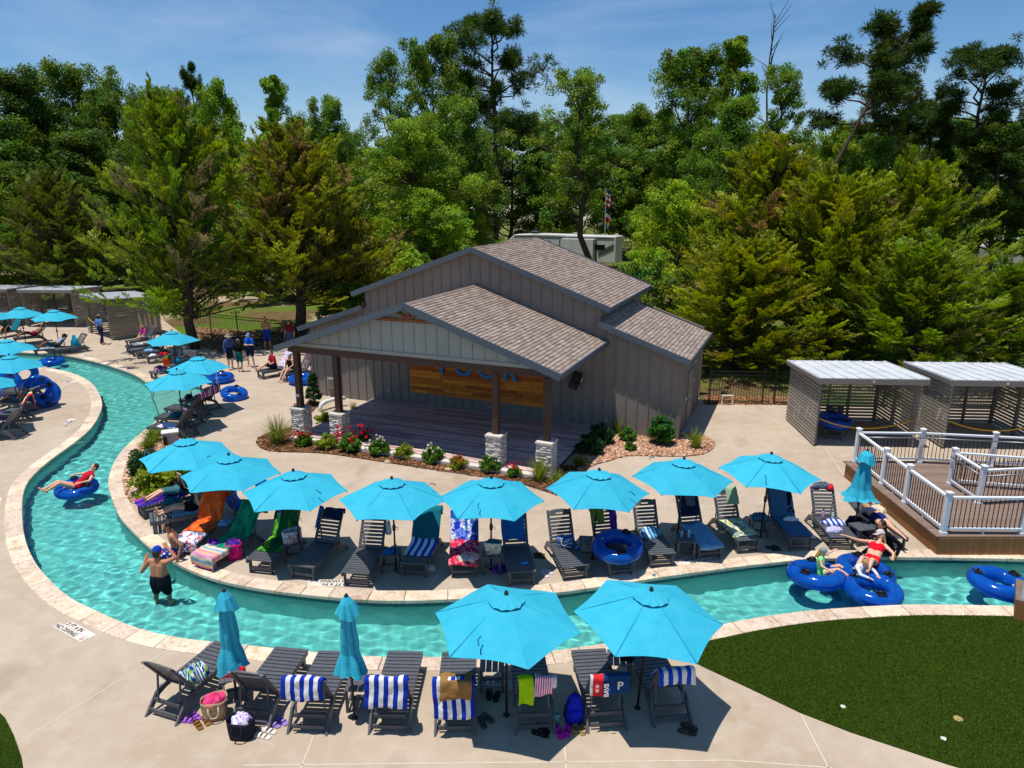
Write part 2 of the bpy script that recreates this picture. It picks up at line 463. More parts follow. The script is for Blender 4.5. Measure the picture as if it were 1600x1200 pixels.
def region_obj(name, ids, mat, z, kind='structure'):
    F = OF[np.isin(region, ids)]; u, inv = np.unique(F, return_inverse=True); V = np.c_[OV[u], np.full(len(u), z)]
    F = inv.reshape(-1, 3); V3 = V
    a, b, c = V3[F[:, 0]], V3[F[:, 1]], V3[F[:, 2]]
    flip = np.cross((b - a)[:, :2], (c - a)[:, :2]) < 0; F[flip] = F[flip][:, ::-1]
    return tag(link(name, np_mesh(name, V, F, mat)), kind=kind)
land = region_obj('ground', [7], M_LITTER, -0.01)
deck = region_obj('pool_deck', [0], M_CONC, 0.0)
turf = region_obj('artificial_turf', [5], M_TURF, 0.012)
cbed = region_obj('coping_bed', [1], M_CONC, -0.03)
bed1 = region_obj('mulch_bed', [2], M_MULCH, 0.02)
bed2 = region_obj('gravel_bed', [3], M_GRAVEL, 0.02)
bed3 = region_obj('rock_bed', [4], M_GRAVEL, 0.02)

# coping stones, each its own block along both banks
coping = thing('pool_coping', kind='structure')
def stones(P, side, wid=CW):
    s = 0.0; Q = P; T = np.r_[0, np.cumsum(np.hypot(*np.diff(Q, axis=0).T))]; N = normals2(Q) * side
    pos = 0.0
    while pos < T[-1] - 0.3:
        L = random.uniform(0.55, 0.98); e = min(pos + L, T[-1]); g = 0.006
        ss = np.linspace(pos + g, e - g, 4)
        inn = np.c_[np.interp(ss, T, Q[:, 0]), np.interp(ss, T, Q[:, 1])]; nn = np.c_[np.interp(ss, T, N[:, 0]), np.interp(ss, T, N[:, 1])]
        out = inn + nn * wid; inn = inn - nn * 0.04
        z0, z1 = -0.06, 0.016 + random.uniform(-0.003, 0.004); ch = 0.012
        bot = [(*p, z0) for p in inn] + [(*p, z0) for p in out[::-1]]
        mid = [(*p, z1 - ch) for p in inn] + [(*p, z1 - ch) for p in out[::-1]]
        ctr = (inn.mean(0) + out.mean(0)) / 2
        top = []
        for p in list(inn) + list(out[::-1]):
            d = ctr - p; d = d / np.linalg.norm(d); top.append((*(p + d * ch), z1))
        m = MB(); n = 8; m.v = bot + mid + top
        for r_ in range(2):
            m.f += [(r_ * n + i, r_ * n + (i + 1) % n, (r_ + 1) * n + (i + 1) % n, (r_ + 1) * n + i) for i in range(n)]
        a = 2 * n
        m.f += [(a, a + 1, a + 6, a + 7), (a + 1, a + 2, a + 5, a + 6), (a + 2, a + 3, a + 4, a + 5)]
        if side < 0: m.f = [tuple(reversed(f)) for f in m.f]
        m.f = [tuple(reversed(f)) for f in m.f] if False else m.f
        m.mi = [0] * len(m.f)
        me = m.mesh('coping_stone', M_TRAV); bm = bmesh.new(); bm.from_mesh(me); bmesh.ops.recalc_face_normals(bm, faces=bm.faces); bm.to_mesh(me); bm.free()
        link('coping_stone', me, coping)
        pos = e
stones(NEAR, -1); stones(FAR_A[:-2], 1); stones(FAR_B[2:], 1)

# basin: walls with a waterline tile band, floor, and entry steps in the cove
WZ, FZ = -0.13, -1.05
def skirt(P, z0, z1, name, mat, parent=None, flip=False):
    m = MB(); n = len(P); m.v = [(*p, z1) for p in P] + [(*p, z0) for p in P]
    m.f = [(i, (i + 1) % n, n + (i + 1) % n, n + i) for i in range(n)]; m.mi = [0] * n
    return tag(m.obj(name, mat, parent), kind='structure' if parent is None else None)
skirt(WATER_POLY, FZ, -0.03, 'basin_wall', M_PLAST)
m = MB()
IN = np.r_[offset(NEAR, 0.004), offset(FAR, -0.004)[::-1]]
n = len(IN); m.v = [(*p, -0.03) for p in IN] + [(*p, -0.19) for p in IN]; m.f = [(i, (i + 1) % n, n + (i + 1) % n, n + i) for i in range(n)]; m.mi = [0] * n
tag(m.obj('waterline_tile_band', M_PTILE), kind='structure')
region_bak = region.copy()
def water_mesh(name, z, mat, step=None):
    F = OF[ins[0]]; u, inv = np.unique(F, return_inverse=True); V = np.c_[OV[u], np.full(len(u), z)]; F = inv.reshape(-1, 3)
    a, b, c = V[F[:, 0]], V[F[:, 1]], V[F[:, 2]]; flip = np.cross((b - a)[:, :2], (c - a)[:, :2]) < 0; F[flip] = F[flip][:, ::-1]
    return tag(link(name, np_mesh(name, V, F, mat)), kind='structure')
water_mesh('basin_floor', FZ, M_PLAST)
def shrink_cove(k):     # cove outline pulled towards its mouth
    a, b = Vector(COVE[0]), Vector(COVE[-1]); mid = np.array((a + b) / 2)
    return mid + (COVE - mid) * k
for i, (k, z) in enumerate(((0.999, -0.20), (0.72, -0.42), (0.45, -0.66))):
    P = shrink_cove(k); tag(MB().prism([tuple(p) for p in P], FZ, z).obj('entry_step', plain('entry_concrete', lin(228, 226, 212), 0.8)), kind='structure')

def mk_water():
    t = NT('pool_water')
    rf = t.new('ShaderNodeBsdfRefraction'); rf.inputs['Color'].default_value = (0.54, 0.925, 0.915, 1); rf.inputs['IOR'].default_value = 1.33; rf.inputs['Roughness'].default_value = 0.0
    gl = t.new('ShaderNodeBsdfGlossy'); gl.inputs['Roughness'].default_value = 0.02
    fr = t.new('ShaderNodeFresnel'); fr.inputs['IOR'].default_value = 1.33
    mxs = t.new('ShaderNodeMixShader'); t.l.new(fr.outputs[0], mxs.inputs[0]); t.l.new(rf.outputs[0], mxs.inputs[1]); t.l.new(gl.outputs[0], mxs.inputs[2])
    t.l.new(mxs.outputs[0], t.out.inputs['Surface']); t.n.remove(t.b)
    MATS['pool_water'] = t.m; return t.m
M_WATER = mk_water()
def water_surface(cell=0.045):
    rw = np.random.default_rng(3); OUT = np.r_[offset(NEAR, -0.2), np.r_[offset(FAR_A, .2), offset(COVE, .2), offset(FAR_B, .2)][::-1]]
    x0, y0 = OUT.min(0) - .1; x1, y1 = OUT.max(0) + .1; x1 = min(x1, 17.0); x0 = max(x0, -34.0)
    X = np.arange(x0, x1, cell); Yv = np.arange(y0, y1, cell); gx_, gy_ = np.meshgrid(X, Yv, indexing='ij'); C = np.c_[(gx_[:-1, :-1] + cell / 2).ravel(), (gy_[:-1, :-1] + cell / 2).ravel()]
    ok = inside(C, OUT); nx, ny = len(X), len(Yv); I, J = np.meshgrid(np.arange(nx - 1), np.arange(ny - 1), indexing='ij'); I, J = I.ravel()[ok], J.ravel()[ok]
    q = np.stack([I * ny + J, (I + 1) * ny + J, (I + 1) * ny + J + 1, I * ny + J + 1], 1); u, inv = np.unique(q, return_inverse=True); P = np.c_[gx_.ravel()[u], gy_.ravel()[u]]
    h = np.zeros(len(P)); wob = .35 * np.sin(.9 * P[:, 0] + 1.3 * P[:, 1]) + .3 * np.sin(1.7 * P[:, 1] - .8 * P[:, 0])
    for k in range(30):
        lam = rw.uniform(.16, .48) if k > 5 else rw.uniform(.7, 1.6); a = rw.uniform(0, 2 * math.pi); kk = 2 * math.pi / lam; h += lam * (0.0038 if k > 5 else .0028) * np.sin(kk * (P[:, 0] * math.cos(a) + P[:, 1] * math.sin(a)) + rw.uniform(0, 6.28) + wob * rw.uniform(-1.5, 1.5))
    h *= 0.75 + .35 * np.sin(.6 * P[:, 0] + .5) * np.sin(.5 * P[:, 1])
    o = link('river_water', np_mesh('river_water', np.c_[P, WZ + h], inv.reshape(-1, 4), M_WATER, smooth=True)); o.cycles.is_caustics_caster = True; return tag(o, kind='structure')
water = water_surface()
sund.cycles.is_caustics_light = True; scn.cycles.caustics_refractive = True
for o in COL.objects:
    if o.name.startswith(('basin_', 'entry_step', 'waterline')): o.cycles.is_caustics_receiver = True

# sawn joints in the deck
M_JOINT = plain('joint_sealant', lin(206, 194, 174), 0.8, var=0)
def joint(a, b, w=0.022):
    p, q = at_z(*a), at_z(*b); d = (q - p).normalized(); n_ = Vector((-d.y, d.x, 0)) * w / 2
    MB().add([p + n_ + Vector((0, 0, .004)), p - n_ + Vector((0, 0, .004)), q - n_ + Vector((0, 0, .004)), q + n_ + Vector((0, 0, .004))], [(0, 1, 2, 3)]).obj('deck_joint', M_JOINT, deck)
for a, b in [((455, 1240), (495, 1136)), ((380, 1196), (1140, 1188)), ((28, 1162), (265, 1014)), ((1140, 1188), (1300, 1200)), ((882, 1168), (890, 1260)), ((1251, 1116), (1305, 1220)),
             ((0, 888), (30, 884)), ((620, 822), (1010, 828)), ((1070, 800), (1185, 776)), ((455, 790), (620, 822)), ((660, 935), (705, 860)), ((1290, 700), (1320, 745)), ((130, 690), (0, 720)),
             ((560, 716), (525, 742)), ((1088, 866), (1052, 820)), ((340, 640), (420, 655)), ((330, 780), (520, 745))]:
    joint(a, b)
# depth markers let into the deck: white tiles with black lettering
M_WTILE = plain('marker_tile', lin(226, 216, 204), 0.5, var=0.03); M_INK = plain('marker_ink', lin(34, 30, 30), 0.5, var=0); M_REDINK = plain('marker_red', lin(170, 60, 50), 0.5, var=0)
def text_obj(s, size, mat, parent, loc, ext=0.0015, rz=0.0, bold=0.0, rot=None, name='lettering', align='LEFT'):
    c = bpy.data.curves.new(name, 'FONT'); c.body = s; c.size = size; c.extrude = ext; c.offset = bold; c.align_x = align; c.resolution_u = 3
    o = bpy.data.objects.new(name, c); me = baked(o); me.materials.clear(); me.materials.append(mat)
    return link(name, me, parent, 0, loc, rot if rot else (0, 0, rz))
def marker(px, px_dir, lines, label, scale=1.0, name='depth_marker'):
    """px: left end of the lower line, px_dir: a pixel further along the reading direction"""
    p, q = at_z(*px), at_z(*px_dir); rz = math.atan2(q.y - p.y, q.x - p.x)
    o = thing(name, (p.x, p.y, 0.004), rz, label, 'marker', 'depth markers let into the deck')
    for i, (dx, s, sgn) in enumerate(lines):
        y = i * 0.165 * scale; w = (0.105 * len(s) + (0.17 if sgn else 0.04)) * scale
        MB().box(((dx + 0) * scale + w / 2, y + 0.0775 * scale, 0.002), (w, 0.155 * scale, 0.004)).obj('tile', M_WTILE, o)
        text_obj(s, 0.15 * scale, M_INK, o, ((dx + 0.02) * scale, y + 0.025 * scale, 0.0055), bold=0.0035 * scale)
        if sgn:
            rr = MB(); cx, cy, r_ = (dx * scale + w - 0.09 * scale, y + 0.077 * scale, 0.05 * scale)
            ring = [(cx + r_ * math.cos(a) * k, cy + r_ * math.sin(a) * k, 0.006) for k in (1, .74) for a in np.linspace(0, 2 * math.pi, 17)[:-1]]
            rr.add(ring, [(i, (i + 1) % 16, 16 + (i + 1) % 16, 16 + i) for i in range(16)])
            rr.box((cx, cy, 0.0065), (r_ * 1.6, r_ * 0.25, 0.001), (0, 0, -0.8)); rr.obj('no_diving_sign', M_REDINK, o)
    return o
marker((82, 979), (116, 998), [(0.0, 'NO DIVING', True), (0.16, '3 FT 6 IN', False)], 'white tile depth marker with black lettering by the curving lower left coping', 0.92)
marker((731, 1079), (781, 1079), [(0.0, 'NO DIVING', True), (0.08, '3 FT 6 IN', False)], 'white tile depth marker half hidden under the small slatted table in front row', 0.88)
marker((551, 906), (515, 906), [(0.0, 'NO DIVING', True), (0.1, '3 FT 6 IN', False)], 'white tile depth marker under the foot of a lounger, reads upside down', 0.9)
marker((1108, 867), (1066, 874), [(0.0, 'NO DIVING', True), (0.1, '3 FT 6 IN', False)], 'white tile depth marker under the lounger with pale blue towel', 0.9)
marker((104, 666), (118, 656), [(0.0, 'NO DIVING', True), (0.1, '3 FT 6 IN', False)], 'white tile depth marker on the inner bend beside coping, lower of two', 0.9)
marker((92, 595), (110, 598), [(0.0, 'NO DIVING', True), (0.1, '3 FT 6 IN', False)], 'white tile depth marker on the inner bend near the propped tubes', 0.9)
marker((145, 557), (130, 554), [(0.0, 'NO DIVING', False), (0.1, '3 FT 6 IN', False)], 'white tile depth marker on the far bank near the walking man', 0.9)
marker((-2, 796), (3, 778), [(0.0, 'NO DIVING', False), (0.1, '3 FT 6 IN', False)], 'white tile depth marker cut by the left picture edge', 0.9)
# cup rims and a round cover in the turf and deck
M_CUP = plain('cup_white', lin(235, 232, 225), 0.5, var=0)
for px, py, r_, lb in [(1317, 1105, 0.045, 'white golf cup rim in the turf, nearest the deck'), (1474, 1155, 0.045, 'white golf cup rim low in the turf near the frame'), (1497, 1124, 0.075, 'worn tan round patch cover in the dark turf')]:
    p = at_z(px, py); tag(MB().lathe([(0, 0.006), (r_ * .8, 0.006), (r_, 0.002), (r_, -0.02)], 16).obj('putting_cup', M_CUP if r_ < .06 else plain('cup_tan', lin(176, 150, 96), 0.8), loc=(p.x, p.y, 0.016)), lb, 'golf cup', 'cups in the putting turf')
p = at_z(343, 673); tag(MB().lathe([(0, 0.006), (0.09, 0.006), (0.1, 0.001)], 14).obj('deck_drain', plain('drain_brown', lin(96, 78, 60), 0.7), loc=(p.x, p.y, 0.002)), 'small round brown drain cover in the pale deck', 'drain')
# =================================================================== the hall with its stage
def mk_siding(name, col):
    t = NT(name); p = t.coord('Object')
    n = t.noise(1.3, 5, p, 0.6); s = t.noise(16, 3, t.coord('Object', (1, 1, 0.12)))
    c = t.mix(t.ramp(n, [(0.3, 0.0), (0.75, 1.0)]), rgba(col), tuple(v * 0.84 for v in col[:3]) + (1,))
    c = t.mix(t.ramp(s, [(0.45, 0.0), (0.8, 0.2)]), c, tuple(v * 0.7 for v in col[:3]) + (1,))
    t.bump(s, 0.15, 0.01)
    return t.done(c, 0.75, 0, 0.3)
SID = lin(138, 128, 120); M_SIDE = mk_siding('taupe_siding', SID); M_BAT = mk_siding('taupe_batten', lin(134, 124, 116))
M_SIDE2 = mk_siding('pale_siding', lin(164, 164, 156)); M_BAT2 = mk_siding('pale_batten', lin(160, 160, 152))
M_TRIM = plain('slate_trim', lin(82, 92, 102), 0.55); M_BROWN = plain('dark_stain', lin(74, 50, 40), 0.6, nscale=5); M_CEDAR = plain('cedar_stain', lin(134, 80, 46), 0.6, nscale=5)
def mk_shingle():
    t = NT('roof_shingle'); c = t.attr('tint'); f = t.noise(60, 3)
    c = t.mix(t.ramp(f, [(0.3, 0.0), (0.7, 0.22)]), c, lin(80, 68, 60)); t.bump(f, 0.5, 0.01)
    return t.done(c, 0.9, 0, 0.2)
M_SHING = mk_shingle(); M_SHBASE = plain('roof_underlay', lin(96, 82, 74), 0.9)
def mk_wood(name, cols, scale=(1, 14, 14)):
    t = NT(name); g = t.noise(2.2, 6, t.coord('Object', scale), 0.65, 0.6); k = t.noise(3.5, 3)
    c = t.ramp(g, [(0.25, cols[0]), (0.5, cols[1]), (0.75, cols[2])])
    c = t.mix(t.ramp(k, [(0.62, 0.0), (0.72, 0.6)]), c, tuple(v * 0.35 for v in cols[0][:3]) + (1,))
    c = t.hsv(c, v=t.math('ADD', 0.6, t.math('MULTIPLY', t.rand(), 0.75)), h=t.math('ADD', 0.488, t.math('MULTIPLY', t.rand(), 0.02)))
    t.bump(g, 0.3, 0.01); return t.done(c, 0.6, 0, 0.3)
M_PANEL = mk_wood('barn_board', [lin(146, 78, 24), lin(206, 118, 34), lin(230, 152, 56)])
M_STAGE = mk_wood('stage_board', [lin(172, 142, 138), lin(198, 170, 164), lin(216, 192, 184)])
M_BLUE = plain('letter_blue', lin(20, 130, 200), 0.4, var=0); M_LTGREY = plain('pale_cap_stone', lin(206, 198, 190), 0.7)
M_STONE = NT('ledge_stone'); _t = M_STONE; M_STONE = _t.done(_t.mix(_t.ramp(_t.noise(20, 4), [(0.35, 0.0), (0.7, 0.5)]), _t.attr('tint'), lin(170, 162, 154)), 0.85, 0, 0.2)
M_BLACK = plain('black_plastic', lin(24, 24, 26), 0.45); M_WHITE = plain('white_paint', lin(226, 226, 224), 0.45, namt=0.08); M_PVC = plain('white_pvc', lin(228, 226, 222), 0.35)
M_GALV = plain('galvanised', lin(150, 152, 156), 0.4, 0.7)

hall = thing('stage_hall', BO, -YAW, 'taupe board and batten hall with shingle roofs and open stage porch', 'building')
UC = -7.9
# wall outlines (front elevation) -----------------------------------------
def wall_panel(name, pts, d, th, mat, axis='d'):
    m = MB(); n = len(pts)
    if axis == 'd': m.v = [(u, d, z) for u, z in pts] + [(u, d + th, z) for u, z in pts]
    else: m.v = [(d, u, z) for u, z in pts] + [(d + th, u, z) for u, z in pts]
    m.f = [tuple(range(n)), tuple(reversed(range(n, 2 * n)))] + [(i, n + i, n + (i + 1) % n, (i + 1) % n) for i in range(n)]; m.mi = [0] * len(m.f)
    me = m.mesh(name, mat); bm = bmesh.new(); bm.from_mesh(me); bmesh.ops.recalc_face_normals(bm, faces=bm.faces); bm.to_mesh(me); bm.free()
    return link(name, me, hall)
zr = lambda u: 6.45 - 0.362 * abs(u - UC)                      # main roof underside
wing_z = lambda u: 4.02 - 0.345 * max(0.0, abs(u - UC) - 4.95)
MD, WD = 6.3, 5.0
ML, MR, WL, WR = UC - 4.95, UC + 4.95, UC - 7.85, UC + 7.9
wall_panel('front_wall', [(WL, 0), (WR, 0), (WR, wing_z(WR)), (MR, wing_z(MR + .001)), (MR, zr(MR)), (UC, zr(UC)), (ML, zr(ML)), (ML, wing_z(ML)), (WL, wing_z(WL))], 0, 0.12, M_SIDE)
wall_panel('side_wall', [(0.12, 0), (WD, 0), (WD, wing_z(WR)), (0.12, wing_z(WR))], WR - 0.12, 0.12, M_SIDE, 'u')
wall_panel('side_wall', [(0.12, 0), (WD, 0), (WD, wing_z(WL)), (0.12, wing_z(WL))], WL, 0.12, M_SIDE, 'u')
wall_panel('clerestory_wall', [(0.12, 3.6), (MD, 3.6), (MD, zr(MR)), (0.12, zr(MR))], MR - 0.12, 0.12, M_SIDE, 'u')
wall_panel('clerestory_wall', [(0.12, 3.6), (MD, 3.6), (MD, zr(ML)), (0.12, zr(ML))], ML, 0.12, M_SIDE, 'u')
wall_panel('rear_wall', [(WL + .13, 0), (WR - .13, 0), (WR - .13, wing_z(WR)), (MR, 3.95), (MR, zr(MR) - .01), (UC, zr(UC)), (ML, zr(ML) - .01), (ML, 3.95), (WL + .13, wing_z(WL))], MD, 0.1, M_SIDE)
# battens -------------------------------------------------------------------
def batten(u, z0, z1, d=-0.012, axis='d', mat=None, w=0.05):
    if z1 - z0 < 0.08: return
    if axis == 'd': MB().box((u, d, (z0 + z1) / 2), (w, 0.026, z1 - z0)).obj('batten', mat or M_BAT, hall)
    else: MB().box((d, u, (z0 + z1) / 2), (0.026, w, z1 - z0)).obj('batten', mat or M_BAT, hall)
SP = 0.412
pav_z = lambda u: 5.02 - 0.345 * abs(u - UC - .05)              # porch roof underside
u = UC - 19 * SP + SP / 2
while u < WR:
    if u > WL + 0.1:
        if ML < u < MR:
            top = zr(u) - 0.12; bot = pav_z(u) + 0.18
            batten(u, max(bot, wing_z(u) if abs(u - UC) > 4.9 else bot), top)
            # below the porch roof, clear of the sign
            if -10.9 < u < -4.88: batten(u, 0.2, 0.62); batten(u, 2.72, pav_z(u) - 0.1)
            else: batten(u, 0.2, min(pav_z(u) - 0.1, wing_z(u)))
        else: batten(u, 0.0, wing_z(u) - 0.12)
    u += SP
for k in range(12):
    v = 0.25 + k * SP
    if v < WD - 0.1: batten(v, 0.0, wing_z(WR) - .05, WR + 0.012, 'u'); batten(v, 0.0, wing_z(WL) - .05, WL - 0.012, 'u')
    batten(v, 4.1, zr(MR) - .05, MR + 0.012, 'u')
MB().box((WR - 0.01, -0.014, 1.4), (0.12, 0.03, 2.8)).obj('corner_board', M_BAT, hall)
MB().box((WL + 0.01, -0.014, 1.4), (0.12, 0.03, 2.8)).obj('corner_board', M_BAT, hall)
# roofs with shingles -------------------------------------------------------
def roof_plane(name, e0, e1, r0, r1, th=0.09):
    """e0,e1 eave corners (near, far), r0,r1 ridge corners; returns a slab with a coat of shingles and fascias"""
    e0, e1, r0, r1 = map(Vector, (e0, e1, r0, r1)); n_ = (e1 - e0).cross(r0 - e0).normalized()
    if n_.z < 0: n_ = -n_
    dn = Vector((0, 0, -th))
    slab = MB().add([e0, e1, r1, r0, e0 + dn, e1 + dn, r1 + dn, r0 + dn], [(0, 1, 2, 3), (7, 6, 5, 4), (0, 4, 5, 1), (1, 5, 6, 2), (2, 6, 7, 3), (3, 7, 4, 0)])
    me = slab.mesh(name, M_SHBASE); bm = bmesh.new(); bm.from_mesh(me); bmesh.ops.recalc_face_normals(bm, faces=bm.faces); bm.to_mesh(me); bm.free()
    ro = link(name, me, hall)
    rise, run = (r0 - e0), (e1 - e0); nr = int(rise.length / 0.14); V, Fq, Cc = [], [], []
    base = np.array([lin(172, 153, 140)[:3], lin(163, 144, 131)[:3], lin(180, 161, 148)[:3], lin(154, 135, 124)[:3]])
    for i in range(nr + 1):
        a = i / (nr + 0.0); 
        if a > 1: break
        b = min(1.0, a + 1.06 / nr); s = -random.uniform(0, 0.3); L = run.length
        while s < L:
            w = random.choice((0.17, 0.25, 0.32)); x0, x1 = max(s, 0), min(s + w - 0.006, L); s += w
            if x1 - x0 < 0.03: continue
            tk = 0.014 + random.random() * 0.012
            p = [e0 + rise * a + run * (x0 / L), e0 + rise * a + run * (x1 / L), e0 + rise * b + run * (x1 / L), e0 + rise * b + run * (x0 / L)]
            q = [p[0] + n_ * (tk + .004), p[1] + n_ * (tk + .004), p[2] + n_ * 0.005, p[3] + n_ * 0.005]; o = len(V)
            V += [tuple(v) for v in q] + [tuple(p[0] + n_ * .001), tuple(p[1] + n_ * .001)]
            Fq += [(o, o + 1, o + 2, o + 3), (o + 4, o + 5, o + 1, o)]
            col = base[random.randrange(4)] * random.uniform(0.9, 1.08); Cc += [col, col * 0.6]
    V, Fq = np.array(V), np.array(Fq)
    a, b, c = V[Fq[:, 0]], V[Fq[:, 1]], V[Fq[:, 2]]; nz_ = np.cross(b - a, c - a)[:, 2]; Fq[::2][nz_[::2] < 0] = Fq[::2][nz_[::2] < 0][:, ::-1]
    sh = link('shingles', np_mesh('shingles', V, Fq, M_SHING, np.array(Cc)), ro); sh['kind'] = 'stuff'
    return ro
def fascia(a, b, h=0.2, w=0.04, off=0.0):
    a, b = Vector(a), Vector(b); MB().bar(a + Vector((0, 0, -h / 2 + 0.045)), b + Vector((0, 0, -h / 2 + 0.045)), w, h).obj('fascia', M_TRIM, hall)
MZ, ME = 6.56, 4.62; EO = 5.37
for s in (-1, 1):
    roof_plane('main_roof', (UC + s * EO, -0.32, ME), (UC + s * EO, MD + 0.3, ME), (UC + s * 0.002, -0.32, MZ), (UC + s * 0.002, MD + 0.3, MZ))
    fascia((UC + s * (EO + .02), -0.345, ME), (UC, -0.345, MZ)); fascia((UC + s * (EO + 0.022), -0.32, ME), (UC + s * (EO + 0.022), MD + .3, ME), 0.16); fascia((UC + s * (EO + .02), MD + .325, ME), (UC, MD + .325, MZ))
    # wing
    w_in, w_out = 4.96, 8.22
    roof_plane('wing_roof', (UC + s * w_out, -0.3, 2.98), (UC + s * w_out, WD + 0.2, 2.98), (UC + s * w_in, -0.3, 4.1), (UC + s * w_in, WD + 0.2, 4.1))
    fascia((UC + s * (w_out + .02), -0.325, 2.98), (UC + s * w_in, -0.325, 4.1)); fascia((UC + s * (w_out + .022), -0.3, 2.98), (UC + s * (w_out + .022), WD + .2, 2.98), 0.16)
    MB().box((UC + s * 4.99, WD / 2, 4.16), (0.05, WD + 0.3, 0.12)).obj('flashing', M_TRIM, hall)
    # porch
    PC = UC + 0.05
    roof_plane('porch_roof', (PC + s * 5.2, -5.3, 3.38), (PC + s * 5.2, -0.005, 3.38), (PC + s * .002, -5.3, 5.17), (PC + s * .002, -0.005, 5.17))
    fascia((PC + s * 5.22, -5.325, 3.38), (PC, -5.325, 5.17), 0.22); fascia((PC + s * 5.222, -5.3, 3.38), (PC + s * 5.222, -0.01, 3.38), 0.17)
for z, d0, d1, c in ((MZ, -0.33, MD + 0.31, UC), (5.17, -5.31, -0.01, PC)):
    k = d0
    while k < d1 - 0.05:
        e = min(k + 0.3, d1); m = MB(); m.add([(c - .14, k, z - .035), (c, k, z + .03), (c + .14, k, z - .035), (c - .14, e, z - .035), (c, e, z + .022), (c + .14, e, z - .035)], [(0, 1, 4, 3), (1, 2, 5, 4), (0, 2, 1)])
        m.obj('ridge_cap', plain('ridge_cap', lin(120, 104, 94), 0.9, var=0.2), hall); k = e
# stage front: gable siding, beam, posts, piers ---------------------------------
gz_ = lambda u: 5.0 - 0.345 * abs(u - PC)
pts = [(PC - 4.65, 3.42), (PC + 4.65, 3.42), (PC + 4.65, gz_(PC + 4.65)), (PC, gz_(PC)), (PC - 4.65, gz_(PC - 4.65))]
wall_panel('porch_gable', pts, -4.98, 0.08, M_SIDE2)
u = PC - 4.4
while u < PC + 4.5:
    if abs(u - PC) > 1.25 or True:
        zt = gz_(u) - 0.02; zb = 3.53
        if abs(u - PC) < 1.2: batten(u, zb, 4.55, -4.992, mat=M_BAT2, w=0.045); batten(u, 4.66, zt, -4.992, mat=M_BAT2, w=0.045)
        else: batten(u, zb, zt, -4.992, mat=M_BAT2, w=0.045)
    u += SP
MB().box((PC, -4.998, 3.475), (9.28, 0.03, 0.11)).obj('gable_skirt_board', M_BAT2, hall)
MB().box((PC, -4.88, 3.29), (9.9, 0.16, 0.25)).obj('front_beam', M_BROWN, hall, bevel=0.01)
POSTS = (-12.5, -10.85, -4.9, -3.2)
for s in (-12.5, -3.2): MB().box((s, -2.4, 3.30), (0.15, 4.7, 0.22)).obj('side_beam', M_BROWN, hall)
tr = thing('gable_truss'); tr.parent = hall
MB().box((PC, -5.03, 4.6), (2.55, 0.07, 0.1)).obj('tie_beam', M_CEDAR, tr); MB().box((PC, -5.03, 4.8), (0.1, 0.06, 0.3)).obj('king_post', M_CEDAR, tr)
for s in (-1, 1): MB().bar((PC + s * 0.07, -5.03, 4.68), (PC + s * 0.42, -5.03, 4.86), 0.05, 0.09).obj('brace', M_CEDAR, tr)
for u in POSTS:
    MB().box((u, -4.88, 2.15), (0.2, 0.2, 2.03)).obj('post', M_BROWN, hall, bevel=0.008)
    pr = MB().box((u, -4.88, 0.55), (0.46, 0.46, 1.1)).obj('pier', plain('pier_core', lin(170, 162, 154), 0.9), hall)
    MB().box((u, -4.88, 1.135), (0.56, 0.56, 0.07)).obj('pier_cap', M_LTGREY, pr, bevel=0.008)
    V, Fq, Cc = [], [], []
    for sx, sy in ((0, -1), (0, 1), (1, 0), (-1, 0)):
        z = 0.0
        while z < 1.09:
            h = random.uniform(0.035, 0.075); s = -0.25
            while s < 0.25:
                w = random.uniform(0.08, 0.2); e = min(s + w, 0.25); d_ = 0.23 + random.uniform(0.008, 0.04); z1 = min(z + h - .006, 1.098); o = len(V)
                for dd in (0.225, d_):
                    for (a, zz) in ((s, z), (e - .006, z), (e - .006, z1), (s, z1)):
                        V.append((u + (a if sy else sx * dd), -4.88 + (sy * dd if sy else a), zz))
                Fq += [(o + 4, o + 5, o + 6, o + 7), (o, o + 1, o + 5, o + 4), (o + 2, o + 3, o + 7, o + 6), (o + 1, o + 2, o + 6, o + 5), (o + 3, o, o + 4, o + 7)]
                c = np.array(lin(232, 225, 216)[:3]) * random.uniform(0.74, 1.06); Cc += [c] * 5; s = e
            z += h
    st = link('ledge_stones', np_mesh('ledge_stones', V, Fq, M_STONE, np.array(Cc)), pr); st['kind'] = 'stuff'
# stage floor boards and kerb
fl = MB().box((PC, -2.55, 0.06), (9.7, 5.0, 0.12)).obj('stage_floor', plain('stage_base', lin(60, 52, 52), 0.8), hall)
k = 0; y = -5.04
while y < -0.12:
    s = -random.uniform(0, 2.5)
    while s < 9.7:
        w = random.choice((2.4, 3.0, 3.6)); a, b = max(s, 0), min(s + w - 0.006, 9.7); s += w
        if b - a > 0.1: MB().box((PC - 4.85 + (a + b) / 2, y + 0.07, 0.135), (b - a, 0.132, 0.03)).obj('floor_board', M_STAGE, fl)
    y += 0.14
MB().box((PC - .1, -5.2, 0.07), (9.6, 0.26, 0.14)).obj('stage_kerb', M_LTGREY, hall, bevel=0.01)
# back panel of old boards with blue letters
sp = thing('sign_panel'); sp.parent = hall
z = 0.65
while z < 2.68:
    s = -random.uniform(0, 1.2)
    while s < 5.92:
        w = random.uniform(0.9, 2.2); a, b = max(s, 0), min(s + w - .004, 5.92); s += w
        if b - a > 0.06: MB().box((-10.85 + (a + b) / 2, -0.03 - random.random() * .006, z + 0.0675), (b - a, 0.045, 0.131)).obj('board', M_PANEL, sp)
    z += 0.136
for ch, uu in (('T', -9.34), ('O', -8.37), ('O', -7.38), ('R', -6.41)):
    text_obj(ch, 1.02, M_BLUE, sp, (uu, -0.12, 1.6), ext=0.05, rot=(math.pi / 2, 0, 0), bold=0.018, name='letter', align='CENTER')
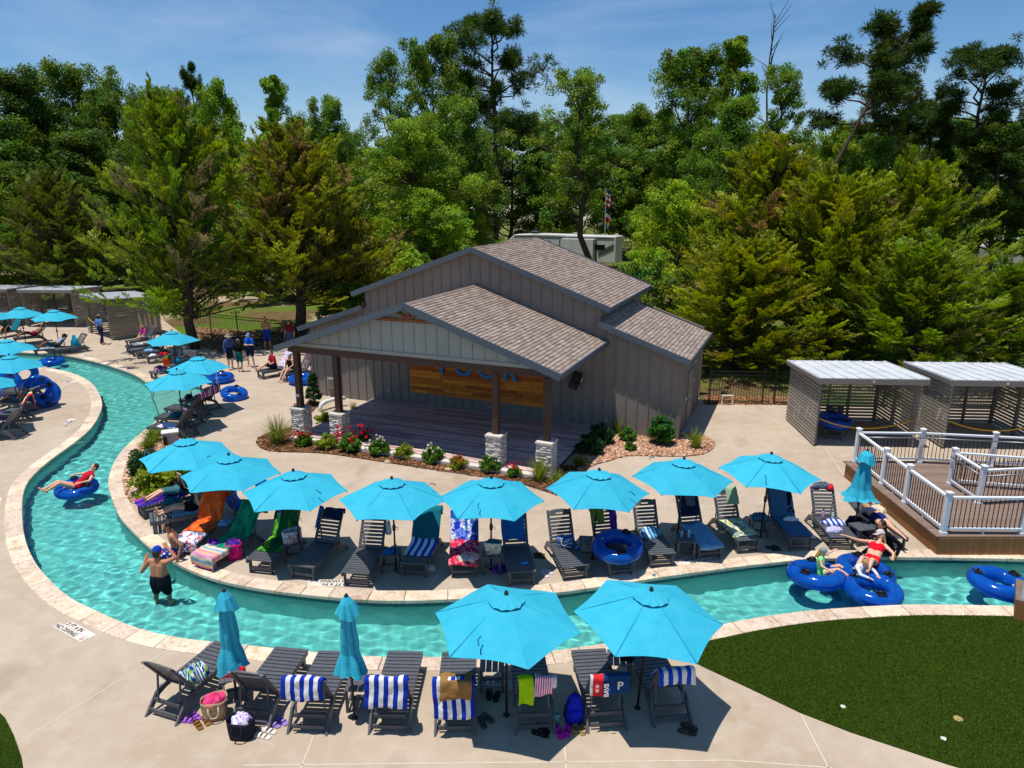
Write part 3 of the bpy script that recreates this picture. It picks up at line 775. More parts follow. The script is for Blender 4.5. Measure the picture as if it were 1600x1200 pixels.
# small fittings
MB().box((-7.3, -0.03, 0.42), (0.06, 0.03, 0.1)).obj('outlet', M_LTGREY, hall); MB().box((-11.9, -0.03, 0.62), (0.06, 0.03, 0.1)).obj('outlet', M_LTGREY, hall)
MB().box((-2.6, -0.03, 0.45), (0.06, 0.03, 0.1)).obj('outlet', M_LTGREY, hall)
v = MB().box((-14.75, -0.05, 0.62), (0.42, 0.08, 0.5)).obj('wall_vent', plain('vent_taupe', lin(150, 140, 130), 0.6), hall)
for i in range(6): MB().box((-14.75, -0.1, 0.44 + i * .075), (0.36, 0.05, 0.02), (0.5, 0, 0)).obj('louvre', plain('vent_taupe', lin(150, 140, 130), 0.6), v)
MB().box((-12.5, -5.0, 1.62), (0.16, 0.02, 0.1)).obj('notice_plate', plain('notice', lin(206, 214, 222), 0.4), hall)
dr = MB().box((WR + 0.02, 2.2, 1.05), (0.04, 0.95, 2.1)).obj('side_door', plain('door_taupe', lin(132, 122, 114), 0.6), hall)
MB().box((WR + 0.07, 1.85, 1.0), (0.06, 0.12, 0.03)).obj('handle', M_GALV, dr)
for zz, dd in ((2.2, 3.2), (1.5, 3.0), (1.2, 1.3)): MB().box((WR + 0.03, dd, zz), (0.04, 0.1, 0.14)).obj('junction_box', M_LTGREY, hall)
MB().tube([bwv for bwv in [(WR + .03, 4.5, 0.9), (WR + .05, 4.5, 0.5), (WR + .2, 4.6, 0.25), (WR + .25, 4.6, 0.02)]], 0.02, 6).obj('conduit', M_GALV, hall)
# loudspeaker under the porch eave
spk = thing('loudspeaker', bw(-3.75, -0.02, 1.62), -YAW, 'black loudspeaker bracketed to the wall below the porch eave', 'speaker')
MB().box((0, -0.06, 0.25), (0.08, 0.12, 0.3)).obj('bracket', M_BLACK, spk)
b = MB().box((0, 0, 0), (0.34, 0.3, 0.62)).obj('cabinet', M_BLACK, spk, bevel=0.03, loc=(0, -0.27, 0.28), rot=(0.25, 0.35, 0.3))
for z, r_ in ((-0.13, 0.12), (0.17, 0.07)): MB().lathe([(0, 0.01), (r_ * .5, -0.01), (r_, 0.012)], 14).obj('driver', plain('driver_grey', lin(60, 60, 64), 0.5), b, loc=(0, -0.155, z), rot=(math.pi / 2, 0, 0))
MB().box((0.19, 0, 0.12), (0.07, 0.07, 0.16)).obj('flood_lamp', M_LTGREY, b)
# white drain pipe with elbow in the bed
pp = [at_z(540, 634), at_z(523, 636), at_z(508, 640), at_z(504, 646)]
tag(MB().tube([(pp[0].x, pp[0].y, .34), (pp[1].x, pp[1].y, .34), (pp[2].x, pp[2].y, .32), (pp[2].x - .1, pp[2].y - .14, .26), (pp[2].x - .14, pp[2].y - .2, .12), (pp[2].x - .14, pp[2].y - .2, .0)], 0.085, 12).obj('drain_pipe', M_PVC, smooth=True), 'fat white plastic pipe elbow in the mulch beside the stage', 'pipe')
# =================================================================== cabanas, raised deck, fences, caravans
def mk_greywood(name, col, sc=(1, 20, 20)):
    t = NT(name); g = t.noise(2.5, 5, t.coord('Object', sc), 0.65)
    c = t.mix(t.ramp(g, [(0.3, 0.0), (0.75, 1.0)]), rgba(col), tuple(v * 0.62 for v in col[:3]) + (1,)); c = t.vary(c, 0.16)
    t.bump(g, 0.25, 0.01); return t.done(c, 0.75, 0, 0.25)
M_GWOOD = mk_greywood('grey_stained_wood', lin(172, 162, 148)); M_GPOST = plain('grey_post', lin(128, 120, 112), 0.7)
def mk_metalroof():
    t = NT('seam_metal'); n = t.noise(1.5, 5); c = t.mix(t.ramp(n, [(0.35, 0.0), (0.75, 1.0)]), lin(206, 208, 210), lin(182, 186, 190))
    return t.done(c, 0.5, 0.0, 0.4)
M_MROOF = mk_metalroof(); M_ROPE = plain('yellow_rope', lin(226, 170, 12), 0.6)
CABW, CABD, CABH = 3.35, 2.9, 2.36
def make_cabana(loc, rz, label):
    c = thing('cabana', loc, rz, label, 'cabana', 'slatted cabanas round the pool deck')
    for x in (0.06, CABW - 0.06):
        for y in (0.06, CABD / 2, CABD - 0.06): MB().box((x, y, CABH / 2), (0.1, 0.1, CABH)).obj('post', M_GPOST, c)
    for x in (1.1, 2.25): MB().box((x, CABD - .06, CABH / 2), (0.08, 0.08, CABH)).obj('post', M_GPOST, c)
    side, back = MB().box((0, 0, 0), (0.03, CABD + 0.16, 0.082)).mesh('slat', M_GWOOD), MB().box((0, 0, 0), (CABW - 0.1, 0.03, 0.086)).mesh('slat', M_GWOOD)
    n = 18
    for i in range(n):
        z = 0.1 + i * (CABH - 0.12) / n
        link('slat', side, c, loc=(-0.008, CABD / 2 - .04, z)); link('slat', side, c, loc=(CABW + 0.008, CABD / 2 - .04, z)); link('slat', back, c, loc=(CABW / 2, CABD + 0.01, z))
    rz0, rz1 = CABH + 0.14, CABH - 0.02
    r = MB(); ov = 0.16
    r.add([(-ov, -ov - .1, rz0), (CABW + ov, -ov - .1, rz0), (CABW + ov, CABD + ov, rz1), (-ov, CABD + ov, rz1), (-ov, -ov - .1, rz0 - .03), (CABW + ov, -ov - .1, rz0 - .03), (CABW + ov, CABD + ov, rz1 - .03), (-ov, CABD + ov, rz1 - .03)],
          [(0, 1, 2, 3), (7, 6, 5, 4), (0, 4, 5, 1), (1, 5, 6, 2), (2, 6, 7, 3), (3, 7, 4, 0)])
    ro = r.obj('roof', M_MROOF, c)
    for k in range(9):
        x = -ov + 0.03 + k * (CABW + 2 * ov - .06) / 8; MB().bar((x, -ov - .1, rz0 + .015), (x, CABD + ov, rz1 + .015), 0.03, 0.03).obj('seam', M_MROOF, ro)
    MB().box((CABW / 2, -ov - .08, rz0 - .125), (CABW + 2 * ov, 0.04, 0.19)).obj('fascia', M_GPOST, c)
    for x in (-ov + .02, CABW + ov - .02): MB().bar((x, -ov - .05, rz0 - .1), (x, CABD + ov, rz1 - .1), 0.04, 0.14).obj('fascia', M_GPOST, c)
    MB().box((CABW / 2, -ov - .11, rz0 - .12), (0.07, 0.02, 0.08)).obj('number_plate', M_LTGREY, c)
    # rope across the opening
    pts = [(0.08 + (CABW - .16) * t, -0.03, 1.0 - 0.34 * (1 - (2 * t - 1) ** 2)) for t in np.linspace(0, 1, 15)]
    MB().tube(pts, 0.022, 6).obj('barrier_rope', M_ROPE, c, smooth=True)
    return c
make_cabana((10.52, 23.45, 0), R(-3), 'slatted grey cabana nearest the hall with a blue tube inside')
make_cabana((14.85, 23.2, 0), R(-3), 'slatted grey cabana behind the white railing at the right edge')
make_cabana((-26.5, 44.0, 0), R(-40), 'slatted cabana under the cedar beside the walking man')
make_cabana((-31.95, 46.3, 0), R(-3), 'slatted cabana behind the left umbrellas, second from the cedar')
make_cabana((-36.4, 46.6, 0), R(-1), 'slatted cabana cut by the left picture edge')

# raised timber deck with white railings ----------------------------------------
M_SKIRT = plain('deck_skirt', lin(146, 98, 56), 0.7, nscale=4); M_DBOARD = mk_greywood('deck_board', lin(138, 116, 102)); M_RAILW = plain('rail_white', lin(224, 226, 228), 0.4, namt=0.06, var=0.02); M_BAL = plain('baluster_black', lin(26, 24, 24), 0.4)
DZ = 0.5
rd = thing('raised_deck', (10.33, 15.62, 0), 0, 'raised timber deck with brown board skirt beside the river', 'deck')
DX, DY = 9.5, 4.95
y = 0
while y < DY - .01:
    MB().box((DX / 2 - .03, y + 0.07, DZ - 0.015), (DX + .08, 0.134, 0.03)).obj('deck_board', M_DBOARD, rd); y += 0.14
x = 0.0
fb = MB().box((0, 0, 0), (0.135, 0.03, DZ - .04)).mesh('skirt_board', M_SKIRT); sb = MB().box((0, 0, 0), (0.03, 0.135, DZ - .04)).mesh('skirt_board', M_SKIRT)
while x < DX: link('skirt_board', fb, rd, loc=(x + .07, 0.0, (DZ - .04) / 2)); x += 0.141
y = 0.016
while y < DY: link('skirt_board', sb, rd, loc=(0.0, y + .07, (DZ - .04) / 2)); y += 0.141
MB().box((DX / 2, DY / 2, DZ / 2 - .05), (DX - .06, DY - .06, DZ - .14)).obj('deck_frame', plain('deck_dark', lin(40, 30, 24), 0.9), rd)
RAILN = [0]
def railing(a, b, label, nb=None, posts=(True, True), grab=False, z=DZ):
    """one bay: posts, rails and balusters; a, b are picture points of the post feet on the deck"""
    A, B = at_z(*a, z), at_z(*b, z); r = thing('railing', (A.x, A.y, z), math.atan2(B.y - A.y, B.x - A.x), label, 'railing', 'white railings on the raised deck')
    L = (B - A).length
    for i, on_ in enumerate(posts):
        if on_:
            p = MB().box((i * L, 0, 0.535), (0.115, 0.115, 1.07)).obj('post', M_RAILW, r, bevel=0.006)
            c = MB(); c.box((i * L, 0, 1.085), (0.15, 0.15, 0.03)); c.add([(i * L - .07, -.07, 1.1), (i * L + .07, -.07, 1.1), (i * L + .07, .07, 1.1), (i * L - .07, .07, 1.1), (i * L, 0, 1.135)], [(0, 1, 4), (1, 2, 4), (2, 3, 4), (3, 0, 4)]); c.obj('post_cap', M_RAILW, p)
            MB().box((i * L, 0, 0.03), (0.15, 0.15, 0.06)).obj('post_skirt', M_RAILW, p)
    MB().box((L / 2, 0, 0.955), (L - 0.115, 0.085, 0.05)).obj('top_rail', M_RAILW, r); MB().box((L / 2, 0, 0.14), (L - 0.115, 0.06, 0.05)).obj('bottom_rail', M_RAILW, r)
    nb = nb or max(3, int(L / 0.115)); me = MB().lathe([(0.011, 0.16), (0.011, 0.935)], 6).mesh('baluster', M_BAL)
    for k in range(nb): link('baluster', me, r, loc=(0.0575 + (L - .115) * (k + .5) / nb, 0, 0))
    MB().box((L / 2, 0, 0.06), (0.04, 0.04, 0.11)).obj('support_block', M_RAILW, r)
    if grab: MB().tube([(0.0, -0.1, 0.84), (L, -0.1, 0.84)], 0.02, 8).obj('grab_rail', M_GALV, r, smooth=True)
    return r
A_, B_, C_, D_ = (1336, 722), (1378, 757), (1414, 786), (1473, 834)
E_, F_, Q_, Hh_ = (1435, 723), (1547, 729), (1484, 757), (1528, 787.5)
railing(A_, B_, 'white railing bay with black balusters on the deck edge, farthest of three', posts=(True, False))
railing(B_, C_, 'white railing bay on the long deck edge, middle one of three', posts=(True, False))
railing(C_, D_, 'white railing bay on the long deck edge, nearest of three', posts=(True, True))
railing(D_, (1597, 835), 'white railing bay facing the river at the deck front', posts=(False, True))
railing((1597, 835), (1720, 836), 'white railing bay running out of the frame along the river', posts=(False, True))
railing(A_, E_, 'white railing bay at the deck back beside the cabana, left one', posts=(False, True), grab=True)
railing(E_, F_, 'white railing bay at the deck back beside the cabana, right one', posts=(False, True), grab=True)
railing(F_, (1660, 735), 'white railing bay at the deck back, cut by the frame', posts=(False, True), grab=True)
railing(Q_, Hh_, 'short white railing bay in the middle of the deck', posts=(True, True), grab=True)
railing(Q_, (1640, 770), 'white railing bay leading back from the inner post to the right', posts=(False, True))
railing(Hh_, (1650, 781), 'white railing bay leading from the inner post along the ramp', posts=(False, True), grab=True)
# corner of a second timber platform at the right edge
p = at_z(1583, 968); cp = thing('deck_corner', (p.x, p.y, 0), R(-35), 'brown boarded platform corner with white post at right frame edge', 'deck')
MB().box((1.0, 0.5, 0.22), (2.0, 1.0, 0.42)).obj('skirt', M_SKIRT, cp)
for k in range(7): MB().box((1.0, 0.07 + k * .142, 0.445), (2.06, 0.136, 0.03)).obj('deck_board', M_DBOARD, cp)
MB().box((0.12, 0.14, 1.0), (0.115, 0.115, 1.07)).obj('post', M_RAILW, cp)
MB().box((0.12, 0.14, 1.55), (0.15, 0.15, 0.04)).obj('post_cap', M_RAILW, cp)

# black metal fences -------------------------------------------------------------
M_IRON = plain('iron_black', lin(22, 22, 22), 0.45)
def fence(pts, label, h=1.45, sp=0.11):
    f = thing('metal_fence', (*pts[0], 0), 0, label, 'fence'); o = Vector((*pts[0], 0))
    pk = MB().box((0, 0, h / 2), (0.016, 0.016, h - 0.04)).mesh('picket', M_IRON)
    n_tot = 0
    for a, b in zip(pts[:-1], pts[1:]):
        A, B = Vector((*a, 0)) - o, Vector((*b, 0)) - o; L = (B - A).length; n = int(L / sp); d = (B - A) / L
        for z in (0.12, h - 0.22, h - 0.06): MB().bar(A + Vector((0, 0, z)), B + Vector((0, 0, z)), 0.03, 0.035).obj('rail', M_IRON, f)
        for k in range(n): link('picket', pk, f, loc=A + d * (L * (k + .5) / n))
        for k in range(int(L / 2.2) + 1): MB().box((0, 0, h / 2 + .05), (0.05, 0.05, h + .1)).obj('post', M_IRON, f, loc=A + d * min(L, k * 2.2))
    return f
fence([(8.25, 28.6), (10.75, 28.45)], 'black metal picket fence between hall and right cabana')
fence([(10.9, 28.4), (21, 27.6)], 'black metal picket fence running behind the right cabanas')
fence([(-20.5, 44.0), (-14.5, 41.2), (-7.2, 36.6)], 'black metal picket fence behind the group under the trees', sp=0.13)
p = at_z(1136, 633); tag(MB().tube([(-.22, 0, 0), (-.22, 0, .42), (.22, 0, .42), (.22, 0, 0)], 0.03, 8).obj('white_standpipe', M_PVC, loc=(p.x, p.y, 0)), 'white plastic pipe loop standing by the fence', 'pipe')

# caravans and flag far behind ------------------------------------------------------
M_RVW = plain('rv_white', lin(208, 208, 204), 0.4, nscale=1); M_RVD = plain('rv_dark', lin(40, 38, 44), 0.4, nscale=1); M_RVG = plain('rv_grey', lin(120, 116, 112), 0.4, nscale=1); M_GLASS = plain('dark_glass', lin(14, 16, 20), 0.08, spec=0.6, var=0)
def caravan(loc, rz, L, label):
    c = thing('caravan', loc, rz, label, 'caravan', 'caravans parked beyond the trees'); W, z0, z1 = 2.5, 0.6, 3.7
    poly = [(0, z0), (L, z0), (L, z1), (L * .25, z1 + .05), (L * .02, z1 - .1), (-0.6, z1 - .9), (-0.5, z0 + .9), (0, z0 + .7)]
    m = MB(); n = len(poly); m.v = [(x, 0, z) for x, z in poly] + [(x, W, z) for x, z in poly]
    m.f = [tuple(range(n)), tuple(reversed(range(n, 2 * n)))] + [(i, n + i, n + (i + 1) % n, (i + 1) % n) for i in range(n)]; m.mi = [0] * len(m.f)
    m.obj('body', M_RVW, c, bevel=0.06)
    MB().box((L * .5, -0.02, z1 - .25), (L * .96, 0.04, 0.09)).obj('awning', M_RVD, c)
    for x0, x1, za, zb in ((0.12, 0.24, 2.0, 2.8), (0.52, 0.60, 2.0, 2.6), (0.8, 0.9, 2.1, 2.7)):
        w = MB().box((L * (x0 + x1) / 2, -0.015, (za + zb) / 2), (L * (x1 - x0), 0.05, zb - za)).obj('window', M_RVD, c)
        MB().box((L * (x0 + x1) / 2, -0.03, (za + zb) / 2), (L * (x1 - x0) - .12, 0.04, zb - za - .12)).obj('pane', M_GLASS, w)
    MB().box((L * .36, -0.02, 1.9), (0.75, 0.05, 2.2)).obj('door', M_RVG, c)
    so = MB().box((L * .66, -0.4, 2.1), (L * .3, 0.8, 2.4)).obj('slide_out', M_RVW, c)
    for x in (L * .5, L * .82): MB().box((x, -0.79 if x < L * .8 else -.02, 2.0), (0.12, 0.05, 2.4)).obj('trim_stripe', M_RVD, c)
    for k in range(3): MB().bar((L * .84, -0.03, 1.4 + k * .2), (L * .98, -0.03, 2.3 + k * .25), 0.03, 0.08).obj('swoosh', M_RVD, c)
    a = MB().box((L * .2, W / 2, z1 + .2), (1.0, 0.8, 0.35)).obj('roof_unit', M_RVD, c, bevel=0.08); MB().box((L * .6, W / 2, z1 + .12), (0.7, 0.6, 0.25)).obj('roof_vent', M_RVW, c)
    for x in (L * .58, L * .68):
        w = MB().lathe([(0.14, -0.13), (0.42, -0.13), (0.44, 0), (0.42, 0.13), (0.14, 0.13)], 18).obj('wheel', M_BLACK, c, loc=(x, 0.25, 0.44), rot=(math.pi / 2, 0, 0)); MB().lathe([(0, -.05), (0.2, -.06), (.22, .0)], 14).obj('rim', M_GALV, w)
    for x in (0.4, L - .3): MB().bar((x, .3, 0), (x, .3, z0), 0.1, 0.1).obj('jack', M_GALV, c)
    return c
a, b = at_y(800, 400, 90), at_y(962, 400, 84)
caravan((a.x, a.y, 0), math.atan2(b.y - a.y, b.x - a.x), (Vector((b.x, b.y)) - Vector((a.x, a.y))).length, 'long white caravan with dark trim half hidden behind the hall roof')
a = at_y(1552, 400, 80); caravan((a.x, a.y, 0), R(-12), 9.5, 'white caravan glimpsed through the trees at the right edge')
a = at_y(1130, 405, 62); caravan((a.x, a.y, -1.2), R(8), 6.0, 'pale trailer roof glimpsed through the cedars right of the hall')
fp = at_y(947, 355, 84); top = at_y(947, 293, 84)
fl = thing('flag_pole', (fp.x, fp.y + 1.0, 0), 0, 'thin pole with two hanging flags above the caravan', 'flag')
MB().tube([(0, 0, 0), (0, 0, top.z)], [0.05, 0.035], 8).obj('pole', M_LTGREY, fl)
def mk_flag(name, cols):
    t = NT(name); uv = t.new('ShaderNodeTexCoord').outputs['UV']; s = t.new('ShaderNodeSeparateXYZ'); t.l.new(uv, s.inputs[0])
    return t.done(t.ramp(s.outputs['Y'], cols, 'CONSTANT'), 0.8)
def flag(z0, z1, mat, w=0.55):
    P, n = [], 8
    for i in range(n + 1):
        k = i / n; P.append([(x * w * (0.35 + .65 * abs(math.sin(2.2 * k + .4))), 0.12 * math.sin(9 * x + 5 * k), z1 + (z0 - z1) * k - 0.25 * x) for x in np.linspace(0.03, 1, 7)])
    m = MB().grid(P); me = m.mesh('flag_cloth', mat, True); uv = me.uv_layers.new(name='UVMap')
    for l in me.loops: uv.data[l.index].uv = ((l.vertex_index % 7) / 6, 1 - (l.vertex_index // 7) / n)
    link('flag_cloth', me, fl)
cw, cr, cb = lin(225, 225, 225), lin(190, 30, 40), lin(40, 60, 140)
flag(top.z - 2.2, top.z - .1, mk_flag('flag_stripes', [(0, cr), (.14, cw), (.28, cr), (.42, cw), (.56, cr), (.68, cw), (.78, cb)]))
flag(top.z - 4.4, top.z - 2.3, mk_flag('flag_colours', [(0, lin(60, 170, 200)), (.15, lin(230, 200, 30)), (.3, cr), (.55, cw), (.75, cb)]))
# =================================================================== trees and planting
def mk_leaf(name, trans=0.4, rough=0.55):
    t = NT(name); c = t.attr('tint'); oc = t.new('ShaderNodeObjectInfo').outputs['Color']
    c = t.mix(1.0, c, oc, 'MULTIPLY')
    m = t.done(c, rough, 0, 0.25)
    tr = t.new('ShaderNodeBsdfTranslucent'); t.put(tr.inputs['Color'], t.hsv(c, s=1.1, v=1.15))
    ms = t.new('ShaderNodeMixShader'); ms.inputs[0].default_value = trans
    t.l.new(t.b.outputs[0], ms.inputs[1]); t.l.new(tr.outputs[0], ms.inputs[2]); t.l.new(ms.outputs[0], t.out.inputs['Surface']); return m
M_LEAF = mk_leaf('leaf')
def mk_bark():
    t = NT('bark'); n = t.noise(6, 5, t.coord('Object', (3, 3, 0.5)), 0.7)
    oc = t.new('ShaderNodeObjectInfo').outputs['Color']
    c = t.mix(1.0, t.ramp(n, [(0.3, lin(52, 42, 34)), (0.55, lin(92, 78, 66)), (0.8, lin(128, 114, 100))]), oc, 'MULTIPLY'); t.bump(n, 0.9, 0.05); return t.done(c, 0.9, 0, 0.1)
M_BARK = mk_bark()
UPV = np.array([0, 0, 1.0])
def unit(a): return a / np.maximum(np.linalg.norm(a, axis=-1, keepdims=True), 1e-9)
def leaves(C, A, Nn, l, w, cols):
    """rhombic leaves: centres C, long axes A, normals Nn, lengths l, widths w -> verts, quads, colours"""
    A = unit(A); S = unit(np.cross(A, Nn)); l, w = np.asarray(l)[:, None], np.asarray(w)[:, None]
    V = np.stack([C - A * l / 2, C + S * w / 2 - A * l * .04, C + A * l / 2, C - S * w / 2 - A * l * .04], 1).reshape(-1, 3)
    return V, np.arange(len(V)).reshape(-1, 4), cols
def jitter_cols(n, base, hv=0.12, vv=0.28, r=None):
    r = r or rng; b = np.array(base)[:3]; v = 1 + r.normal(0, vv, (n, 1)); h = r.normal(0, hv, (n, 1))
    return np.clip(b * np.clip(v, 0.35, 1.9) * np.c_[1 + h * 1.2, 1 + h * 0.3, 1 - h], 0.002, 0.9)
def clump_leaves(centers, radii, per, l, w, base, up=0.6, flat=0.7, r=None, vv=0.25):
    r = r or rng; n = len(centers) * per
    d = unit(r.normal(size=(n, 3))); rad = np.repeat(radii, per)[:, None] * (r.random((n, 1)) ** 0.45)
    P = np.repeat(centers, per, 0) + d * rad * np.array([1, 1, flat])
    Nn = unit(r.normal(size=(n, 3)) * 0.75 + d * 0.5 + UPV * up); A = unit(np.cross(Nn, r.normal(size=(n, 3))))
    A = unit(A + np.array([0, 0, -0.25]))
    ct = np.repeat(jitter_cols(len(centers), base, 0.14, 0.2, r), per, 0); cols = np.clip(ct * (1 + r.normal(0, vv, (n, 1))), 0.002, 0.9)
    return leaves(P, A, Nn, l * r.uniform(0.7, 1.3, n), w * r.uniform(0.7, 1.3, n), cols)
def wobble_path(a, b, k, amp, r):
    a, b = np.array(a, float), np.array(b, float); t = np.linspace(0, 1, k)[:, None]; P = a + (b - a) * t
    P[1:-1] += r.normal(0, amp, (k - 2, 3)); return P
PROTO = {}
def finish(kind, trunk, parts):
    V, Fq, Cc, o = [], [], [], 0
    for v, f, c in parts: V.append(v); Fq.append(f + o); Cc.append(c); o += len(v)
    cm = np_mesh(kind + '_crown', np.concatenate(V), np.concatenate(Fq), M_LEAF, np.concatenate(Cc))
    tm = trunk.mesh(kind + '_trunk', M_BARK, True); return tm, cm
def proto_broad(name, seed, H, W, base, nl=26, per=105, leaf=(0.25, 0.18), airy=1.0, cb=0.22, top_heavy=0.5):
    r = np.random.default_rng(seed); tk = MB(); lean = r.normal(0, 0.03 * H, 2)
    tp = wobble_path((0, 0, -0.3), (lean[0], lean[1], H * 0.86), 9, 0.012 * H, r); tr0 = 0.016 * H
    tk.tube([tuple(p) for p in tp], list(np.linspace(tr0, tr0 * 0.15, 9)), 8); cen, rad = [], []
    for i in range(nl):
        f = cb + (0.97 - cb) * ((i + r.random()) / nl); hh = f * H * 0.93; k = min(8, f * 0.93 / 0.86 * 8); j = int(min(7, k)); p0 = tp[j] + (tp[j + 1] - tp[j]) * (k - j)
        az = i * 2.399 + r.normal(0, 0.5); x = (f - cb) / (1 - cb)
        prof = (math.sin(math.pi * min(1, (x * 0.82 + 0.16)) ** (0.6 + 0.5 * top_heavy))) ** 0.7
        L = W / 2 * prof * r.uniform(0.62, 1.15); el = R(r.uniform(8, 45) + 35 * x)
        d = np.array([math.cos(az) * math.cos(el), math.sin(az) * math.cos(el), math.sin(el)]); p1 = p0 + d * L
        lp = wobble_path(p0, p1, 5, 0.03 * L, r); tk.tube([tuple(p) for p in lp], list(np.linspace(tr0 * 0.42 * (1 - 0.6 * x), 0.02, 5)), 5)
        nsub = int(4 + L * 0.9)
        for s in range(nsub):
            q0 = lp[1] + (lp[4] - lp[1]) * r.random(); dd = unit(d + r.normal(0, 0.75, 3)); ll = L * r.uniform(0.18, 0.42); q1 = q0 + dd * ll
            tk.tube([tuple(q0), tuple(q1)], [0.035, 0.012], 4, False); cen.append(q1); rad.append(W * r.uniform(0.05, 0.095))
        cen.append(lp[4]); rad.append(W * r.uniform(0.06, 0.1))
    cen, rad = np.array(cen), np.array(rad); keep = r.random(len(cen)) < airy; cen, rad = cen[keep], rad[keep]
    PROTO[name] = (*finish(name, tk, [clump_leaves(cen, rad, per, leaf[0], leaf[1], base, r=r)]), H, W)
def proto_cedar(name, seed, H, W, base, nb=110, plumes=6, per=58, dead=0.05, cone=0.75, low=.08):
    """feathery flat sprays in separate layered branches"""
    r = np.random.default_rng(seed); tk = MB(); tp = wobble_path((0, 0, -0.2), (r.normal(0, .2), r.normal(0, .2), H * 0.95), 8, 0.10, r)
    tk.tube([tuple(p) for p in tp], list(np.linspace(0.028 * H, 0.02, 8)), 8); C, A, N_, l, w, cl = [], [], [], [], [], []
    for i in range(nb):
        f = low + (.98 - low) * ((i + r.random()) / nb) ** .92; k = min(6.99, f / 0.95 * 7); j = int(k); p0 = tp[j] + (tp[j + 1] - tp[j]) * (k - j); az = i * 2.399 + r.normal(0, 0.4)
        R_ = W / 2 * ((1 - f) ** cone * 1.1 + 0.05) * (min(1, f / 0.12 + .25) ** 0.5) * r.uniform(0.55, 1.2); el = R(r.uniform(-4, 42) + 38 * f ** 1.2); R_ *= 1.12
        d = np.array([math.cos(az) * math.cos(el), math.sin(az) * math.cos(el), math.sin(el)]); p1 = p0 + d * R_
        tk.tube([tuple(p0), tuple((p0 + p1) / 2 + np.array([0, 0, .12])), tuple(p1)], [0.05, 0.03, 0.01], 4, False)
        isd = r.random() < dead; cb_ = np.array(lin(140, 118, 84)[:3]) if isd else np.array(base)[:3] * r.uniform(0.75, 1.3) * np.array([r.uniform(.85, 1.2), 1, 1]); lat = unit(np.cross(d, UPV))
        for s in range(max(3, int(plumes * (0.45 + 1.1 * R_ / (W / 2))))):
            t = 0.16 + 0.82 * r.random() ** 0.75; q = p0 + (p1 - p0) * t + r.normal(0, .14, 3); sd = unit(d * 0.75 + lat * r.normal(0, .7) + UPV * r.uniform(.05, .95)); L = r.uniform(.55, 1.15) * (0.7 + .5 * R_ / (W / 2)); sl = unit(np.cross(sd, UPV)); pn = unit(np.cross(sl, sd)); m = int(per * r.uniform(.7, 1.25))
            u = r.random((m, 1)) ** .75; side = r.choice([-1., 1.], (m, 1)); v = r.random((m, 1)) * (1 - .75 * u); fan = unit(sd + sl * side * (.25 + .7 * v) + pn * r.normal(.05, .2, (m, 1)))
            C.append(q + sd * u * L + sl * side * v * L * .34 - UPV * (u ** 2) * L * .1 + pn * r.normal(0, .035, (m, 1))); A.append(fan); N_.append(unit(pn + r.normal(0, .45, (m, 3)))); l.append(r.uniform(0.14, 0.3, m)); w.append(r.uniform(0.045, 0.085, m))
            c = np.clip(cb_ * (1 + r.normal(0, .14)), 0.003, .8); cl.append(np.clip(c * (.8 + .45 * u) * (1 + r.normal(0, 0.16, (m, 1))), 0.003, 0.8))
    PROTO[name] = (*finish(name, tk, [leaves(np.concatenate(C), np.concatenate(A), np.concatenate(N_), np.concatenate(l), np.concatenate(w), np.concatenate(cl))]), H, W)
def needle_tufts(cen, rad, per, base, r, l=0.42, w=0.055):
    n = len(cen) * per; d = unit(r.normal(size=(n, 3)) + UPV * 0.35); P = np.repeat(cen, per, 0) + d * (np.repeat(rad, per)[:, None] * r.uniform(0.3, 1, (n, 1)))
    ct = np.repeat(jitter_cols(len(cen), base, 0.08, 0.2, r), per, 0)
    return leaves(P, d, unit(r.normal(size=(n, 3))), l * r.uniform(.7, 1.3, n), w * r.uniform(.8, 1.3, n), np.clip(ct * (1 + r.normal(0, .22, (n, 1))), .002, .8))
def proto_pine(name, seed, H, W, base, lean=(0, 0), nl=22, cb=0.45, bend=0.0, per=62, tufts=20):
    r = np.random.default_rng(seed); tk = MB(); top = np.array([lean[0], lean[1], H * 0.97]); tp = wobble_path((0, 0, -.3), top, 10, 0.006 * H, r)
    tp[:, 0] += bend * np.sin(np.linspace(0, math.pi, 10)); tr0 = 0.0125 * H; tk.tube([tuple(p) for p in tp], list(np.linspace(tr0, tr0 * .25, 10)), 8); cen = []
    for i in range(nl):
        f = cb + (1 - cb) * (i + r.random()) / nl; k = min(8.99, f * 9); j = int(k); p0 = tp[j] + (tp[j + 1] - tp[j]) * (k - j); az = i * 2.399 + r.normal(0, .6); x = (f - cb) / (1 - cb)
        L = W / 2 * (math.sin(math.pi * (0.22 + 0.72 * x)) ** 0.8) * r.uniform(0.5, 1.15); el = R(r.uniform(-5, 25) + 40 * x)
        d = np.array([math.cos(az) * math.cos(el), math.sin(az) * math.cos(el), math.sin(el)]); p1 = p0 + d * L; lp = wobble_path(p0, p1, 5, .05 * L, r)
        tk.tube([tuple(p) for p in lp], list(np.linspace(tr0 * .35, .02, 5)), 5)
        for s in range(tufts): 
            q0 = lp[2] + (lp[4] - lp[2]) * r.random(); q1 = q0 + unit(d * .5 + r.normal(0, .7, 3) + UPV * .3) * L * r.uniform(.08, .34); tk.tube([tuple(q0), tuple(q1)], [.03, .015], 3, False); cen.append(q1)
    cen = np.array(cen); PROTO[name] = (*finish(name, tk, [needle_tufts(cen, np.full(len(cen), .62), per, base, r, .5, .075)]), H, W)

